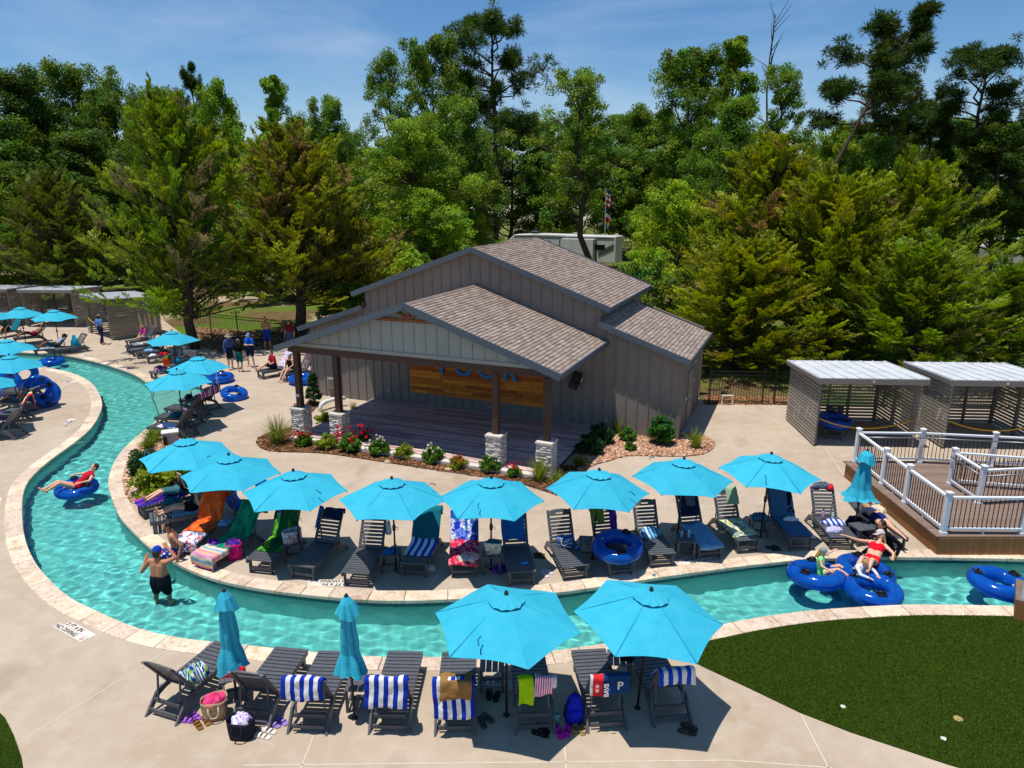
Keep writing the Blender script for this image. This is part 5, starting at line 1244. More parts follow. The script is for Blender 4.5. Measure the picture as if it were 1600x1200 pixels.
# ------------------------------------------------------------ side tables
def make_table():
    o = thing('side_table', label='x', cat='table', group='x')
    for i in range(4): MB().box((-.165 + i * .11, 0, .44), (0.1, 0.44, 0.022)).obj('slat', M_CHAR, o)
    for x in (-.19, .19):
        MB().box((x, 0, .405), (0.03, 0.42, 0.05)).obj('apron', M_CHAR, o); MB().box((x, 0, .12), (0.03, 0.40, 0.04)).obj('lower_rail', M_CHAR, o)
        for y in (-.185, .185): MB().box((x, y, .215), (0.045, 0.045, 0.43)).obj('leg', M_CHAR, o)
    MB().box((0, 0, .12), (0.36, 0.05, 0.035)).obj('lower_rail', M_CHAR, o); return o
TPROTO = make_table(); index_kids(TPROTO); first = True; TBL = {}
for key, px, py, rz, lb in [('T1', 610, 862, 0, 'side table with blue cloth, under the fourth umbrella'), ('T2', 768, 864, 0, 'side table carrying the white tote bag'), ('T3', 919, 844, -5, 'side table left of the lounger with big tube'), ('T4', 1072, 840, -8, 'side table with bottles left of the pale blue towel'),
   ('T5', 1187, 810, -6, 'side table with slate cloth right of the green blanket'), ('T6', 1346, 822, 12, 'side table beside the sunbathing woman'), ('T7', 457, 846, 12, 'side table under the floral bag'), ('T8', 352, 818, 25, 'side table beside the orange towel with blue cloth'),
   ('T9', 268, 784, 10, 'side table between the reclining couple'), ('T10', 769, 1036, 0, 'side table with wide slats beside the tan towel'), ('T11', 968, 1027, -6, 'side table with sunscreen bottle in the front row'), ('T12', 562, 1066, 0, 'side table between the two blue striped towels'), ('T13', 363, 1052, 20, 'side table behind the floral tote with red cloth'),
   ('T14', 294, 622, 5, 'side table with bottle near the entry cove'), ('T15', 20, 640, 0, 'side table among the left bank loungers')]:
    P = at_z(px, py, .45); o = TPROTO if first else copy_tree(TPROTO); first = False; o.location = (P.x, P.y, 0); o.rotation_euler = (0, 0, R(rz)); tag(o, lb, 'table', 'small slatted side tables'); TBL[key] = P
# ------------------------------------------------------------ inflatable tubes
def mk_vinyl():
    t = NT('blue_vinyl'); n = t.noise(4, 3); c = t.mix(t.ramp(n, [(0.3, 0.0), (0.7, 1.0)]), lin(20, 116, 222), lin(12, 92, 196)); m = t.done(c, 0.12, 0, 0.6); t.b.inputs['Coat Weight'].default_value = 0.4
    t.bump(t.noise(14, 2), 0.15, 0.02); tr = t.new('ShaderNodeBsdfTransparent'); tr.inputs['Color'].default_value = (0.10, 0.42, 0.95, 1); tl = t.new('ShaderNodeBsdfTranslucent'); t.put(tl.inputs['Color'], c)
    a, b = t.new('ShaderNodeMixShader'), t.new('ShaderNodeMixShader'); a.inputs[0].default_value = .35; b.inputs[0].default_value = .26
    t.l.new(t.b.outputs[0], a.inputs[1]); t.l.new(tl.outputs[0], a.inputs[2]); t.l.new(a.outputs[0], b.inputs[1]); t.l.new(tr.outputs[0], b.inputs[2]); t.l.new(b.outputs[0], t.out.inputs['Surface']); return m
M_VINYL = mk_vinyl()
def make_tube(R0=.42, r0=.175):
    o = thing('swim_tube', label='x', cat='tube', group='x'); n, k = 40, 14; V, Fq = [], []
    for i in range(n):
        a = 2 * math.pi * i / n; puck = 1 - .035 * (i % 5 == 0)
        for j in range(k):
            b = 2 * math.pi * j / k; rr = R0 + r0 * puck * math.cos(b) * (1 if math.cos(b) > 0 else .92); V.append((rr * math.cos(a), rr * math.sin(a), r0 * .92 * puck * math.sin(b)))
            Fq.append((i * k + j, ((i + 1) % n) * k + j, ((i + 1) % n) * k + (j + 1) % k, i * k + (j + 1) % k))
    link('ring', np_mesh('ring', V, Fq, M_VINYL, smooth=True), o)
    for s in (-1, 1):
        pts = [((R0) * math.cos(s * 1.2 + d), R0 * math.sin(s * 1.2 + d), r0 * .9 + h) for d, h in ((-.22, 0), (-.12, .05), (0, .065), (.12, .05), (.22, 0))]; MB().tube(pts, .02, 6).obj('handle', M_BLACK, o, smooth=True)
        MB().box((R0 * math.cos(s * 1.2), R0 * math.sin(s * 1.2), r0 * .91), (.16, .2, .012), (0, 0, s * 1.2)).obj('handle_patch', M_BLACK, o)
    MB().lathe([(0, .03), (.018, .03), (.022, 0)], 8).obj('valve', M_LTGREY, o, loc=(-R0 * .8, 0, r0 * .85)); return o
UPROTO = make_tube(); index_kids(UPROTO); first = True
def tube(P, rot, label, scale=1.0, group='blue inflatable tubes'):
    global first
    o = UPROTO if first else copy_tree(UPROTO); first = False; o.location = P; o.rotation_euler = rot; o.scale = (scale,) * 3; return tag(o, label, 'tube', group)
WZc = WZ + .05
tube(at_z(81, 565, WZc + .05), (0, 0, .4), 'empty blue tube floating in the far bend of the river', 1.05)
tube(at_z(120, 763, WZc + .06), (.08, -.06, 1.0), 'blue tube floating under the woman in red on the left')
tube(at_z(1275, 898, WZc + .1), (.1, .04, 2.6), 'blue tube holding the girl in the green swimsuit', 1.1)
tube(at_z(1352, 893, WZc + .1), (.06, .1, .4), 'blue tube under the woman in the red bikini', 1.12)
tube(at_z(1364, 922, WZc + .08), (.0, .0, 3.4), 'blue tube with the boy in white leaning over it', 1.05)
tube(at_z(1562, 912, WZc + .1), (.08, .0, 1.6), 'blue tube floating empty at the right edge', 1.1)
p = lpt('M11', 0.02, .42, SEAT + .2); tube(p, (.14, .0, -.3), 'big blue tube resting on a lounger in the middle row', 1.02)
p = at_z(343, 590, .2); tube((p.x, p.y, .2), (0, 0, .5), 'blue tube lying on the deck beside the umbrella pair', 1.1)
p = at_z(366, 616, .2); tube((p.x, p.y, .24), (.25, .1, .5), 'blue tube leaning behind the striped towels near the cove', .95)
p = at_z(472, 592, .2); tube((p.x, p.y, .2), (0, 0, .9), 'blue tube lying on the deck beside the porch post', 1.1)
for i, (px, py, z, rr, lb) in enumerate([(70, 615, .55, (1.25, .2, .5), 'blue tube standing on edge at left, rightmost of the row'), (60, 607, .6, (1.2, .1, .6), 'blue tube standing on edge at left, second of the row'), (38, 585, .6, (.9, 0, .3), 'blue tube heaped behind the boy on the left bank'), (12, 600, .5, (1.1, 0, .2), 'blue tube under the left edge umbrella')]):
    p = at_z(px, py, z); tube(p, rr, lb, .98)
p = at_z(386, 768, .55); tube(p, (1.15, 0, .4), 'blue tube standing behind the orange towel lounger', 1.0)
p = lpt('C1', 0, .5, SEAT + .2); tube(p, (.1, 0, .2), 'blue tube lying on the lounger inside the cabana', 1.05)
# =================================================================== towels, bags, shoes and other belongings
def uvmat(name, build, rough=0.92):
    if name in MATS: return MATS[name]
    t = NT(name); uv = t.new('ShaderNodeTexCoord').outputs['UV']; s = t.new('ShaderNodeSeparateXYZ'); t.l.new(uv, s.inputs[0]); c = build(t, uv, s.outputs['X'], s.outputs['Y'])
    n = t.noise(9, 3); c = t.mix(t.ramp(n, [(0.3, 0.0), (0.8, 0.3)]), c, t.hsv(c, v=0.7)); t.bump(t.noise(60, 2), 0.4, 0.01)
    return t.done(c, rough, 0, 0.1)
def stripes(name, cols, n=4, axis='u', blur='CONSTANT'):
    st = [(i / len(cols), c) for i, c in enumerate(cols)]
    return uvmat(name, lambda t, uv, u, v: t.ramp(t.math('FRACT', t.math('MULTIPLY', u if axis == 'u' else v, n)), st, blur))
def blotch(name, cols, scale=6):
    def b(t, uv, u, v):
        vo = t.new('ShaderNodeTexVoronoi'); vo.inputs['Scale'].default_value = scale; t.l.new(uv, vo.inputs['Vector']); sp = t.new('ShaderNodeSeparateColor'); t.l.new(vo.outputs['Color'], sp.inputs[0])
        c = t.ramp(sp.outputs[0], [(i / len(cols), c) for i, c in enumerate(cols)], 'CONSTANT'); k = t.noise(scale * 2.2, 3, uv, 0.6, 1.5)
        return t.mix(t.ramp(k, [(0.5, 0.0), (0.54, 1.0)], 'LINEAR'), c, cols[0])
    return uvmat(name, b)
W_, NV, BL, PL, TE, SL = lin(226, 226, 226), lin(24, 36, 74), lin(22, 60, 170), lin(110, 170, 210), lin(16, 110, 124), lin(70, 108, 140)
TW = dict(bw=stripes('towel_blue_white', [lin(24, 52, 160), W_], 4.5), bw2=stripes('towel_blue_white_wide', [W_, lin(22, 70, 190)], 4), lb=stripes('towel_sky_stripe', [lin(60, 140, 190), W_, lin(40, 110, 170), lin(120, 180, 210)], 3),
  orange=blotch('towel_orange', [lin(226, 96, 36), lin(206, 60, 30), lin(236, 130, 60)], 9), turtle=blotch('towel_green', [lin(10, 132, 100), lin(8, 92, 78), lin(18, 160, 120)], 7), lime=blotch('towel_lime', [lin(20, 96, 50), lin(100, 170, 30), lin(16, 70, 50)], 4),
  pastel=stripes('towel_pastel', [lin(206, 90, 160), lin(240, 200, 150), lin(110, 160, 200), lin(232, 222, 180), lin(200, 120, 180), lin(236, 170, 150)], 1.7, 'v', 'LINEAR'), flagish=blotch('towel_red_white_navy', [lin(220, 220, 228), lin(190, 30, 50), lin(28, 40, 110)], 5),
  teal=cloth('towel_teal', lin(14, 108, 124)), navy=cloth('towel_navy', NV), blue=cloth('towel_blue', lin(30, 104, 176)), slate=cloth('towel_slate', lin(64, 104, 138)), pale=cloth('towel_pale', lin(120, 166, 208)),
  floral=blotch('towel_floral', [lin(24, 60, 190), lin(225, 226, 240), lin(24, 120, 140), lin(120, 150, 230)], 5), redp=blotch('towel_red', [lin(200, 40, 70), lin(226, 150, 170), lin(180, 30, 60)], 14), tan=cloth('towel_tan', lin(150, 112, 66)),
  limeshirt=cloth('shirt_lime', lin(170, 220, 16)), pinks=stripes('shirt_pink_stripe', [lin(220, 60, 140), W_], 8), white=cloth('cloth_white', lin(224, 224, 226)), black=cloth('cloth_black', lin(22, 24, 30)), red=cloth('cloth_red', lin(214, 34, 48)), grey=cloth('cloth_grey', lin(90, 98, 116)),
  patt=blotch('blanket_green', [lin(222, 214, 180), lin(40, 120, 100), lin(190, 180, 60), lin(30, 100, 120)], 8), sage=cloth('cloth_sage', lin(150, 176, 142)), purple=blotch('towel_purple', [lin(60, 40, 150), lin(190, 60, 170), lin(30, 40, 110)], 6), lilac=blotch('towel_lilac', [lin(226, 220, 236), lin(150, 120, 200)], 8),
  strip3=stripes('towel_navy_multi', [lin(28, 36, 90), W_, lin(190, 40, 60), lin(28, 36, 90), lin(200, 120, 190)], 3), cream=cloth('cloth_cream', lin(220, 206, 170)), pink=cloth('cloth_pink', lin(232, 70, 130)), lavst=stripes('cloth_lavender', [lin(120, 110, 200), W_], 9), multi=stripes('cloth_blue_lime', [lin(24, 60, 160), lin(170, 210, 90), lin(24, 100, 180), W_], 5),
  flagn=uvmat('towel_flag', lambda t, uv, u, v: t.ramp(u, [(0, lin(26, 66, 120)), (.62, lin(22, 56, 110)), (.68, lin(206, 44, 52)), (.93, lin(200, 200, 206))], 'CONSTANT')), green=cloth('cloth_olive', lin(110, 140, 50)), teal2=cloth('cloth_cyan', lin(20, 150, 180)))
def lpos(s, ang, back_gap=0.05):
    a = R(ang); top = HINGE + BACKL
    if s < 0: return -0.015, SEAT + .01 + s
    if s < HINGE: return s, SEAT + .012
    if s < top: t = s - HINGE; return HINGE + t * math.cos(a) - .03 * math.sin(a), SEAT + t * math.sin(a) + .03 * math.cos(a)
    ty, tz = HINGE + BACKL * math.cos(a), SEAT + BACKL * math.sin(a) + .025; t = s - top
    if t < .06: return ty + t, tz
    return ty + .06 + .25 * (t - .06) * (0.4 if a > .6 else 0), tz - (t - .06)
def strip_towel(key, s0, s1, w, xo, mat, label, name='towel', wr=0.012, skew=0.0, lift=0.0, cat='towel'):
    p, rz, ang = LO[key]; ns, nw = max(8, int((s1 - s0) / .05)), 14; P_ = []; ph = random.uniform(0, 9); HW = LW / 2 + .012
    for i in range(ns + 1):
        s = s0 + (s1 - s0) * i / ns; row = []
        for j in range(nw + 1):
            x = xo + (j / nw - .5) * w + skew * (i / ns - .5) + .012 * math.sin(7 * s + ph); sj = s + .02 * math.sin(5 * j / nw + ph); y, z = lpos(sj, ang); dz = 0
            if abs(x) > HW and s < HINGE + BACKL: dz = -(abs(x) - HW) * .96; x = math.copysign(HW + .01, x)
            n_ = wr * (math.sin(9 * x + 4 * s + ph) + .7 * math.sin(23 * x - 11 * s + 2 * ph) + .5 * math.sin(31 * s + 5 * x))
            if s >= HINGE + BACKL: row.append((x, y + abs(n_) * 1.6 + lift, z + dz))
            elif s > HINGE: row.append((x, y - abs(n_) - lift, z + abs(n_) * .5 + dz + lift))
            else: row.append((x, y - (.0 if s > 0 else abs(n_) + lift), z + abs(n_) + dz + lift))
        P_.append(row)
    m = MB().grid(P_); me = m.mesh(name, mat, True); uv = me.uv_layers.new(name='UVMap'); k = nw + 1
    for l in me.loops: uv.data[l.index].uv = ((l.vertex_index % k) / nw, (l.vertex_index // k) / ns)
    o = link(name, me, None, 0, p, (0, 0, rz)); o.modifiers.new('cloth_thickness', 'SOLIDIFY').thickness = 0.008
    return tag(o, label, cat)
for a in [
 ('F3', 1.80, 2.42, .68, 0, 'bw', 'blue and white striped towel over the lounger beside a closed umbrella'), ('F4', 1.76, 2.56, .70, 0, 'bw', 'longer blue and white striped towel on fourth front lounger'),
 ('F5', 1.72, 2.72, .66, .0, 'bw', 'striped towel hanging below a tan towel'), ('F5', 1.78, 2.36, .50, -.03, 'tan', 'tan towel laid over a striped towel'),
 ('F8', 1.60, 2.3, .62, .0, 'bw2', 'blue and white striped towel on the right end front lounger'), ('F7', 1.78, 2.36, .66, -.02, 'flagn', 'navy towel with red starred band and white lettering'),
 ('M0', 0.0, 1.2, .62, 0, 'purple', 'purple and magenta patterned towel under the man in black'), ('M1', .55, 2.0, .6, 0.0, 'lb', 'sky blue and white striped towel under the reclining woman'),
 ('M2', .55, 2.3, .66, 0, 'orange', 'orange patterned towel wrapped over a lounger'), ('M2', -.25, .5, .74, .0, 'flagish', 'red white and navy towel over a lounger foot beside the seated boy'),
 ('M3', .42, 2.3, .72, 0, 'turtle', 'green towel with dark turtle panels over a lounger'), ('M3', -.3, .48, .86, .06, 'pastel', 'pastel striped towel hanging over a lounger foot'),
 ('M4', .42, 2.02, .6, 0, 'lime', 'lime and dark green floral towel on a lounger'), ('M4', 1.6, 2.5, .22, -.24, 'navy', 'navy towel hanging behind the lime floral one'), ('M5', 1.75, 2.2, .5, .05, 'navy', 'dark towel on the headrest of an empty lounger'), ('M5', 1.5, 2.4, .12, -.33, 'blue', 'narrow blue towel hanging at the side of an empty lounger'),
 ('M7', 1.2, 2.3, .70, 0, 'teal', 'teal ribbed towel over a lounger back'), ('M7', .36, 1.22, .66, 0, 'bw2', 'royal blue towel with white stripes on a seat'), ('M8', 1.12, 2.1, .72, 0, 'floral', 'blue towel with white and teal leaves on a lounger back'), ('M8', -.06, 1.14, .70, 0, 'redp', 'red and pink patterned towel along a lounger seat'),
 ('M9', 1.34, 2.25, .56, -.04, 'blue', 'plain blue towel over a lounger back'), ('M13', 1.4, 2.2, .5, 0, 'navy', 'navy shirt hung over the back of the pale towel lounger'), ('M13', 1.62, 2.05, .26, 0.02, 'grey', 'small grey blue cloth over a navy shirt'), ('M13', -.1, 1.2, .60, .0, 'pale', 'pale blue towel spread along a lounger seat'),
 ('M14', .2, 1.16, .84, .08, 'patt', 'cream and green patterned blanket across a lounger'), ('M14', 1.55, 2.3, .34, .18, 'sage', 'cream and sage jacket over a lounger headrest'), ('M15', .08, 1.95, .66, .06, 'slate', 'slate blue towel covering a whole lounger'), ('M15', 1.3, 2.3, .24, .30, 'black', 'black cloth hanging at the side of the slate towel'),
 ('M11', 1.6, 2.2, .32, -.14, 'green', 'olive bag with black straps on a lounger back'), ('M11', 1.4, 2.2, .18, .24, 'purple', 'magenta and teal cloth hung beside the olive bag'),
 ('E1', .35, 1.1, .55, 0, 'lilac', 'lilac and white towel on the lowest cove lounger'), ('E3', .9, 2.3, .7, 0, 'strip3', 'navy red and white striped towel leaning by the cove, nearer'), ('E4', 1.0, 2.4, .7, 0, 'strip3', 'navy red and white striped towel leaning by the cove, taller'),
 ('N2', 1.5, 2.5, .3, -.14, 'cream', 'cream cloth hanging on a left bank lounger'), ('N2', 1.5, 2.6, .26, .16, 'red', 'red towel hanging on a left bank lounger'), ('S1', 1.2, 2.0, .6, 0, 'lilac', 'pale patterned towel behind the man in red'), ('W4', .8, 2.0, .6, 0, 'teal', 'teal towel on the far left lounger at frame edge'),
 ('W1', .3, 1.0, .5, .1, 'multi', 'small blue patterned cloth under the man in white'), ('B3', .7, 1.5, .5, 0, 'teal', 'teal towel on a lounger under the cedar'), ('N1', 1.2, 2.1, .5, 0, 'white', 'white towel behind the boy on the left bank')]:
    strip_towel(a[0], a[1], a[2], a[3], a[4], TW[a[5]], a[6], lift=.04 if a[6].startswith('tan') or a[6].startswith('small grey') else 0)
# two shirts over the sixth front lounger
strip_towel('F6', 1.70, 2.5, .24, .16, TW['limeshirt'], 'lime green shirt over a front row lounger', 'shirt', cat='shirt'); strip_towel('F6', 1.70, 2.35, .30, -.13, TW['pinks'], 'pink and white striped shirt over a front row lounger', 'shirt', cat='shirt'); strip_towel('F6', 1.74, 2.2, .09, -.30, TW['white'], 'small white cloth beside the pink striped shirt', cat='towel')
# lettering on the flag towel (hangs behind the seventh front lounger)
fo = [o for o in COL.objects if o.get('label') == 'navy towel with red starred band and white lettering'][0]; ty, tz = lpos(HINGE + BACKL + .1, 57)
for s, sz, x, dz, rr in (('P', .2, .10, -.14, 0), ('BAVS', .105, .035, -.27, -1.57)): text_obj(s, sz, M_WHITE, fo, (-x if s == 'P' else x, ty + .10, tz + dz), .002, rot=(math.pi / 2, rr, math.pi), bold=.004)
for i, dz in enumerate((-.06, -.14)):
    st = MB(); st.add([((.03 if k % 2 else .045 + .0) * (0.45 if k % 2 else 1) * math.cos(k * math.pi / 5 + 1.57) + .22, ty + .105, tz + dz + (0.045 if k % 2 == 0 else .02) * math.sin(k * math.pi / 5 + 1.57)) for k in range(10)], [tuple(range(10))]); st.obj('star', M_WHITE, fo)
# crumpled heaps -----------------------------------------------------------------------
def heap(P, size, mat, label, name='towel', cat='towel', flat=.5, seed=None, rz=0):
    r = np.random.default_rng(seed or random.randrange(9999)); ph = r.uniform(0, 6, 8); P_ = []; n, m_ = 26, 9
    for i in range(m_ + 1):
        f = i / m_; row = []
        for k in range(n + 1):
            a = 2 * math.pi * (k % n) / n; w = 1 + .2 * math.sin(2 * a + ph[0]) + .14 * math.sin(5 * a + ph[1]) + .06 * math.sin(11 * a + ph[2])
            hgt = math.cos(f * math.pi / 2) ** .8 * (1 + .22 * math.sin(4 * a + 7 * f + ph[3]) + .16 * math.sin(9 * a - 5 * f + ph[4])) + .10 * math.sin(13 * a + 11 * f + ph[5]) * f * (1 - f) * 2
            rr = math.sin(f * math.pi / 2) * w; row.append((size[0] / 2 * rr * math.cos(a), size[1] / 2 * rr * math.sin(a), size[2] * max(0.02, hgt)))
        P_.append(row)
    mb = MB().grid(P_); me = mb.mesh(name, mat, True); uv = me.uv_layers.new(name='UVMap')
    for l in me.loops: x, y, z = me.vertices[l.vertex_index].co; uv.data[l.index].uv = (x / size[0] + .5 + z, y / size[1] + .5)
    return tag(link(name, me, None, 0, P, (0, 0, rz)), label, cat)
S_ = SEAT + .008
for P, sz, m, lb in [
 (lpt('F1', -.12, 1.0, S_), (.42, .42, .22), 'multi', 'heap of blue and lime striped towel on the leftmost front lounger'), (TBL['T13'], (.34, .3, .16), 'red', 'red cloth heaped on the table behind the floral tote'), (at_z(338, 1104), (.42, .3, .2), 'black', 'black clothes heaped under the leftmost front lounger'),
 (TBL['T1'], (.3, .26, .08), 'blue', 'blue cloth on the table under the fourth umbrella'), (TBL['T5'], (.38, .34, .14), 'slate', 'slate cloth on the table right of the green blanket'), (TBL['T8'], (.34, .26, .1), 'pale', 'blue cloth on the table beside the orange towel'), (TBL['T9'], (.4, .34, .12), 'teal', 'teal towel heap on the table between the reclining couple'),
 (lpt('M12', 0, .98, S_), (.58, .42, .16), 'lb', 'folded sky blue and white towel on a lounger behind the tube'), (lpt('M8', .1, .2, S_ + .01), (.44, .4, .12), 'pastel', 'yellow and white crumpled towel on the red one'), (lpt('M16', .05, .75, S_), (.5, .3, .1), 'bw2', 'crumpled white and navy towel on a seat near the railing'), (lpt('M16', -.12, .35, S_), (.36, .3, .1), 'lavst', 'lavender striped cloth near a lounger foot'),
 (lpt('M16', -.02, 1.6, 1.02), (.44, .22, .12), 'grey', 'grey and navy clothes piled on a headrest'), (lpt('M16', .2, 1.58, 1.0), (.22, .2, .1), 'red', 'red cloth at the edge of a headrest pile'), (lpt('M15', .12, .95, S_ + .02), (.32, .22, .08), 'white', 'small white cloth on the slate blue towel'), (lpt('M17', .3, 1.5, S_), (.34, .5, .14), 'cream', 'white and yellow towel beside the sunbathing head'),
 (lpt('M17', -.42, 1.2, 0), (.4, .5, .3), 'navy', 'navy bag on the deck beside the sunbathing woman'), (at_z(1345, 838), (.36, .3, .14), 'navy', 'dark clothes under the table by the railing'), (at_z(782, 893), (.34, .2, .16), 'purple', 'purple bag on the deck behind the large umbrella'), (lpt('M6', .36, 1.5, .6), (.12, .2, .3), 'white', 'small white bag hanging beside a bare lounger'), (at_z(674, 890), (.18, .16, .1), 'white', 'crumpled clear wrapper under the striped seat'),
 (lpt('B2', 0, .6, S_), (.5, .5, .1), 'white', 'white towel heap on a lounger under the cedar'), (lpt('B4', 0, .6, S_), (.4, .4, .1), 'pale', 'pale blue cloth on a lounger under the cedar'), (lpt('B5', .0, .8, S_), (.4, .5, .1), 'red', 'red cloth on a lounger under the cedar'), (lpt('B5', .1, .3, S_), (.3, .3, .1), 'white', 'white cloth near the foot of a cedar lounger'), (lpt('B8', 0, .4, S_), (.55, .6, .22), 'strip3', 'navy striped towel heap beside the orange bag'),
 (lpt('B7', .1, 1.0, S_), (.4, .4, .2), 'pink', 'pink ring and cloth on a lounger under the cedar'), (lpt('B6', 0, .9, S_), (.4, .4, .2), 'teal2', 'cyan cloth on an upright lounger under the cedar'), (lpt('W2', 0, 1.1, S_), (.4, .3, .5), 'teal2', 'teal bag standing on a far left lounger'), (lpt('E2', .0, .7, S_), (.5, .5, .1), 'teal', 'teal towel heap on a cove lounger'), (at_z(33, 650), (.5, .4, .2), 'navy', 'navy clothes heap on the left bank deck'),
 (at_z(12, 668), (.6, .4, .2), 'grey', 'grey clothes heap on the left bank deck'), (at_z(5, 655), (.4, .4, .25), 'purple', 'purple bag on the left bank at frame edge'), (TBL['T14'], (.3, .25, .14), 'navy', 'dark bag on the table near the cove'), (lpt('M10', -.24, 1.7, .8), (.2, .2, .1), 'black', 'dark strap bundle on a headrest') if False else (lpt('M3', -.2, .55, S_), (.3, .2, .1), 'purple', 'plum bag beside the pastel striped towel')]:
    heap(P, sz, TW[m], lb, 'bag' if ' bag' in lb else ('clothes' if 'cloth' in lb else 'towel'), cat='bag' if ' bag' in lb else ('clothes' if 'cloth' in lb else 'towel'))
# tote bags ------------------------------------------------------------------------------
def tote(P, w, h, dpt, mat, fill, label, rz=0, taper=1.15, handle=None):
    b = thing('tote_bag', P, rz, label, 'bag'); n = 20; P_ = []
    for i, z in enumerate(np.linspace(0, h, 7)):
        k = 1 + (taper - 1) * z / h; P_.append([(w / 2 * k * math.copysign(abs(math.cos(a)) ** .6, math.cos(a)) * (1 + .03 * math.sin(3 * a + i)), dpt / 2 * k * math.copysign(abs(math.sin(a)) ** .6, math.sin(a)) * (1 + .05 * math.sin(2 * a + i)), z + (.015 * math.sin(2 * a) if i == 6 else 0)) for a in np.linspace(0, 2 * math.pi, n + 1)])
    m = MB().grid(P_); m.add([P_[0][k] for k in range(n)], [tuple(reversed(range(n)))]); me = m.mesh('body', mat, True); uv = me.uv_layers.new(name='UVMap')
    for l in me.loops: x, y, z = me.vertices[l.vertex_index].co; uv.data[l.index].uv = (math.atan2(y, x) / 3.14 + .5, z / h)
    o = link('body', me, b); o.modifiers.new('cloth_thickness', 'SOLIDIFY').thickness = .006
    for s in (-1, 1): MB().tube([(-w * .22, s * dpt * .56, h * .8), (-w * .22, s * dpt * .66, h * .55), (-w * .12, s * dpt * .72, h * .32), (w * .12, s * dpt * .72, h * .32), (w * .22, s * dpt * .66, h * .55), (w * .22, s * dpt * .56, h * .8)], .012, 6).obj('handle', handle or mat, b, smooth=True)
    if fill:
        c = heap((0, 0, h * .72), (w * 1.0, dpt * .9, h * .42), fill, None, 'contents'); c.parent = b
        for k in ('label', 'category'):
            if k in c: del c[k]
    return b
M_FLOR = blotch('tote_floral', [lin(190, 170, 140), lin(150, 130, 90), lin(200, 110, 110), lin(120, 120, 60)], 7); M_NAVYB = cloth('tote_navy', lin(34, 36, 50)); M_STRAP = plain('strap_cream', lin(214, 196, 166), .8); M_CAN = blotch('tote_canvas', [lin(222, 214, 196), lin(222, 214, 196), lin(200, 80, 60), lin(210, 200, 176)], 5)
tote(at_z(337, 1119), .36, .36, .28, M_FLOR, TW['pink'], 'floral tan tote bag with pink towel spilling out', .3, handle=M_STRAP)
tote(at_z(379, 1149), .38, .34, .28, M_NAVYB, TW['lilac'], 'navy tote bag stuffed with white and pink towels', -.1)
tote(TBL['T2'] + Vector((.04, -.02, 0)), .34, .3, .16, M_CAN, TW['teal'], 'cream printed tote bag standing on a side table', .0, 1.25, M_STRAP)
tote(lpt('M10', 0, .95, S_), .34, .26, .18, blotch('tote_blue', [lin(14, 80, 170), lin(20, 130, 200), lin(240, 240, 240)], 9), None, 'blue patterned tote bag on a lounger seat', -.2, 1.2, M_STRAP)
tote(TBL['T7'] + Vector((0, 0, 0)), .42, .3, .24, blotch('tote_white_floral', [lin(216, 222, 226), lin(30, 120, 150), lin(220, 110, 70), lin(200, 205, 215)], 9), None, 'white floral bag lying on a side table', .5, 1.1)
tote(lpt('M3', .25, .72, .0), .34, .42, .26, cloth('tote_magenta', lin(200, 30, 120)), TW['purple'], 'magenta tote bag between orange and green loungers', .4)
tote(at_z(263, 572), .42, .42, .3, cloth('tote_orange', lin(240, 90, 24)), TW['green'], 'bright orange bag on the deck under the cedar', .2)
tote(at_z(276, 574), .34, .4, .26, cloth('tote_royal', lin(30, 90, 200)), TW['teal2'], 'royal blue bag beside the orange bag', .1)
# backpack
bp = thing('backpack', at_z(897, 1127), R(8), 'royal blue backpack standing between front row loungers', 'bag'); M_BP = cloth('pack_blue', lin(20, 40, 190))
P_ = [[(.15 * k * math.copysign(abs(math.cos(a)) ** .7, math.cos(a)), .10 * k * math.copysign(abs(math.sin(a)) ** .7, math.sin(a)), z) for a in np.linspace(0, 2 * math.pi, 21)] for z, k in ((0, .8), (.03, 1), (.2, 1.05), (.36, .92), (.48, .7), (.53, .35), (.54, .02))]
MB().grid(P_).obj('body', M_BP, bp, smooth=True); P2 = [[(.11 * k * math.copysign(abs(math.cos(a)) ** .7, math.cos(a)), .04 * k * math.sin(a) - .1, z) for a in np.linspace(0, 2 * math.pi, 17)] for z, k in ((.05, .05), (.06, .9), (.2, 1), (.29, .9), (.30, .05))]
MB().grid(P2).obj('front_pocket', M_BP, bp, smooth=True); MB().tube([(-.14, -.03, .1), (-.19, -.06, .2), (-.17, -.05, .36), (-.08, -.05, .46)], .016, 6).obj('shoulder_strap', TW['black'], bp, smooth=True); MB().lathe([(.15, 0), (.155, .02), (.15, .04)], 16, sq=.68).obj('base', TW['black'], bp); MB().tube([(-.04, .02, .52), (0, .02, .57), (.04, .02, .52)], .01, 6).obj('grab_loop', TW['black'], bp)
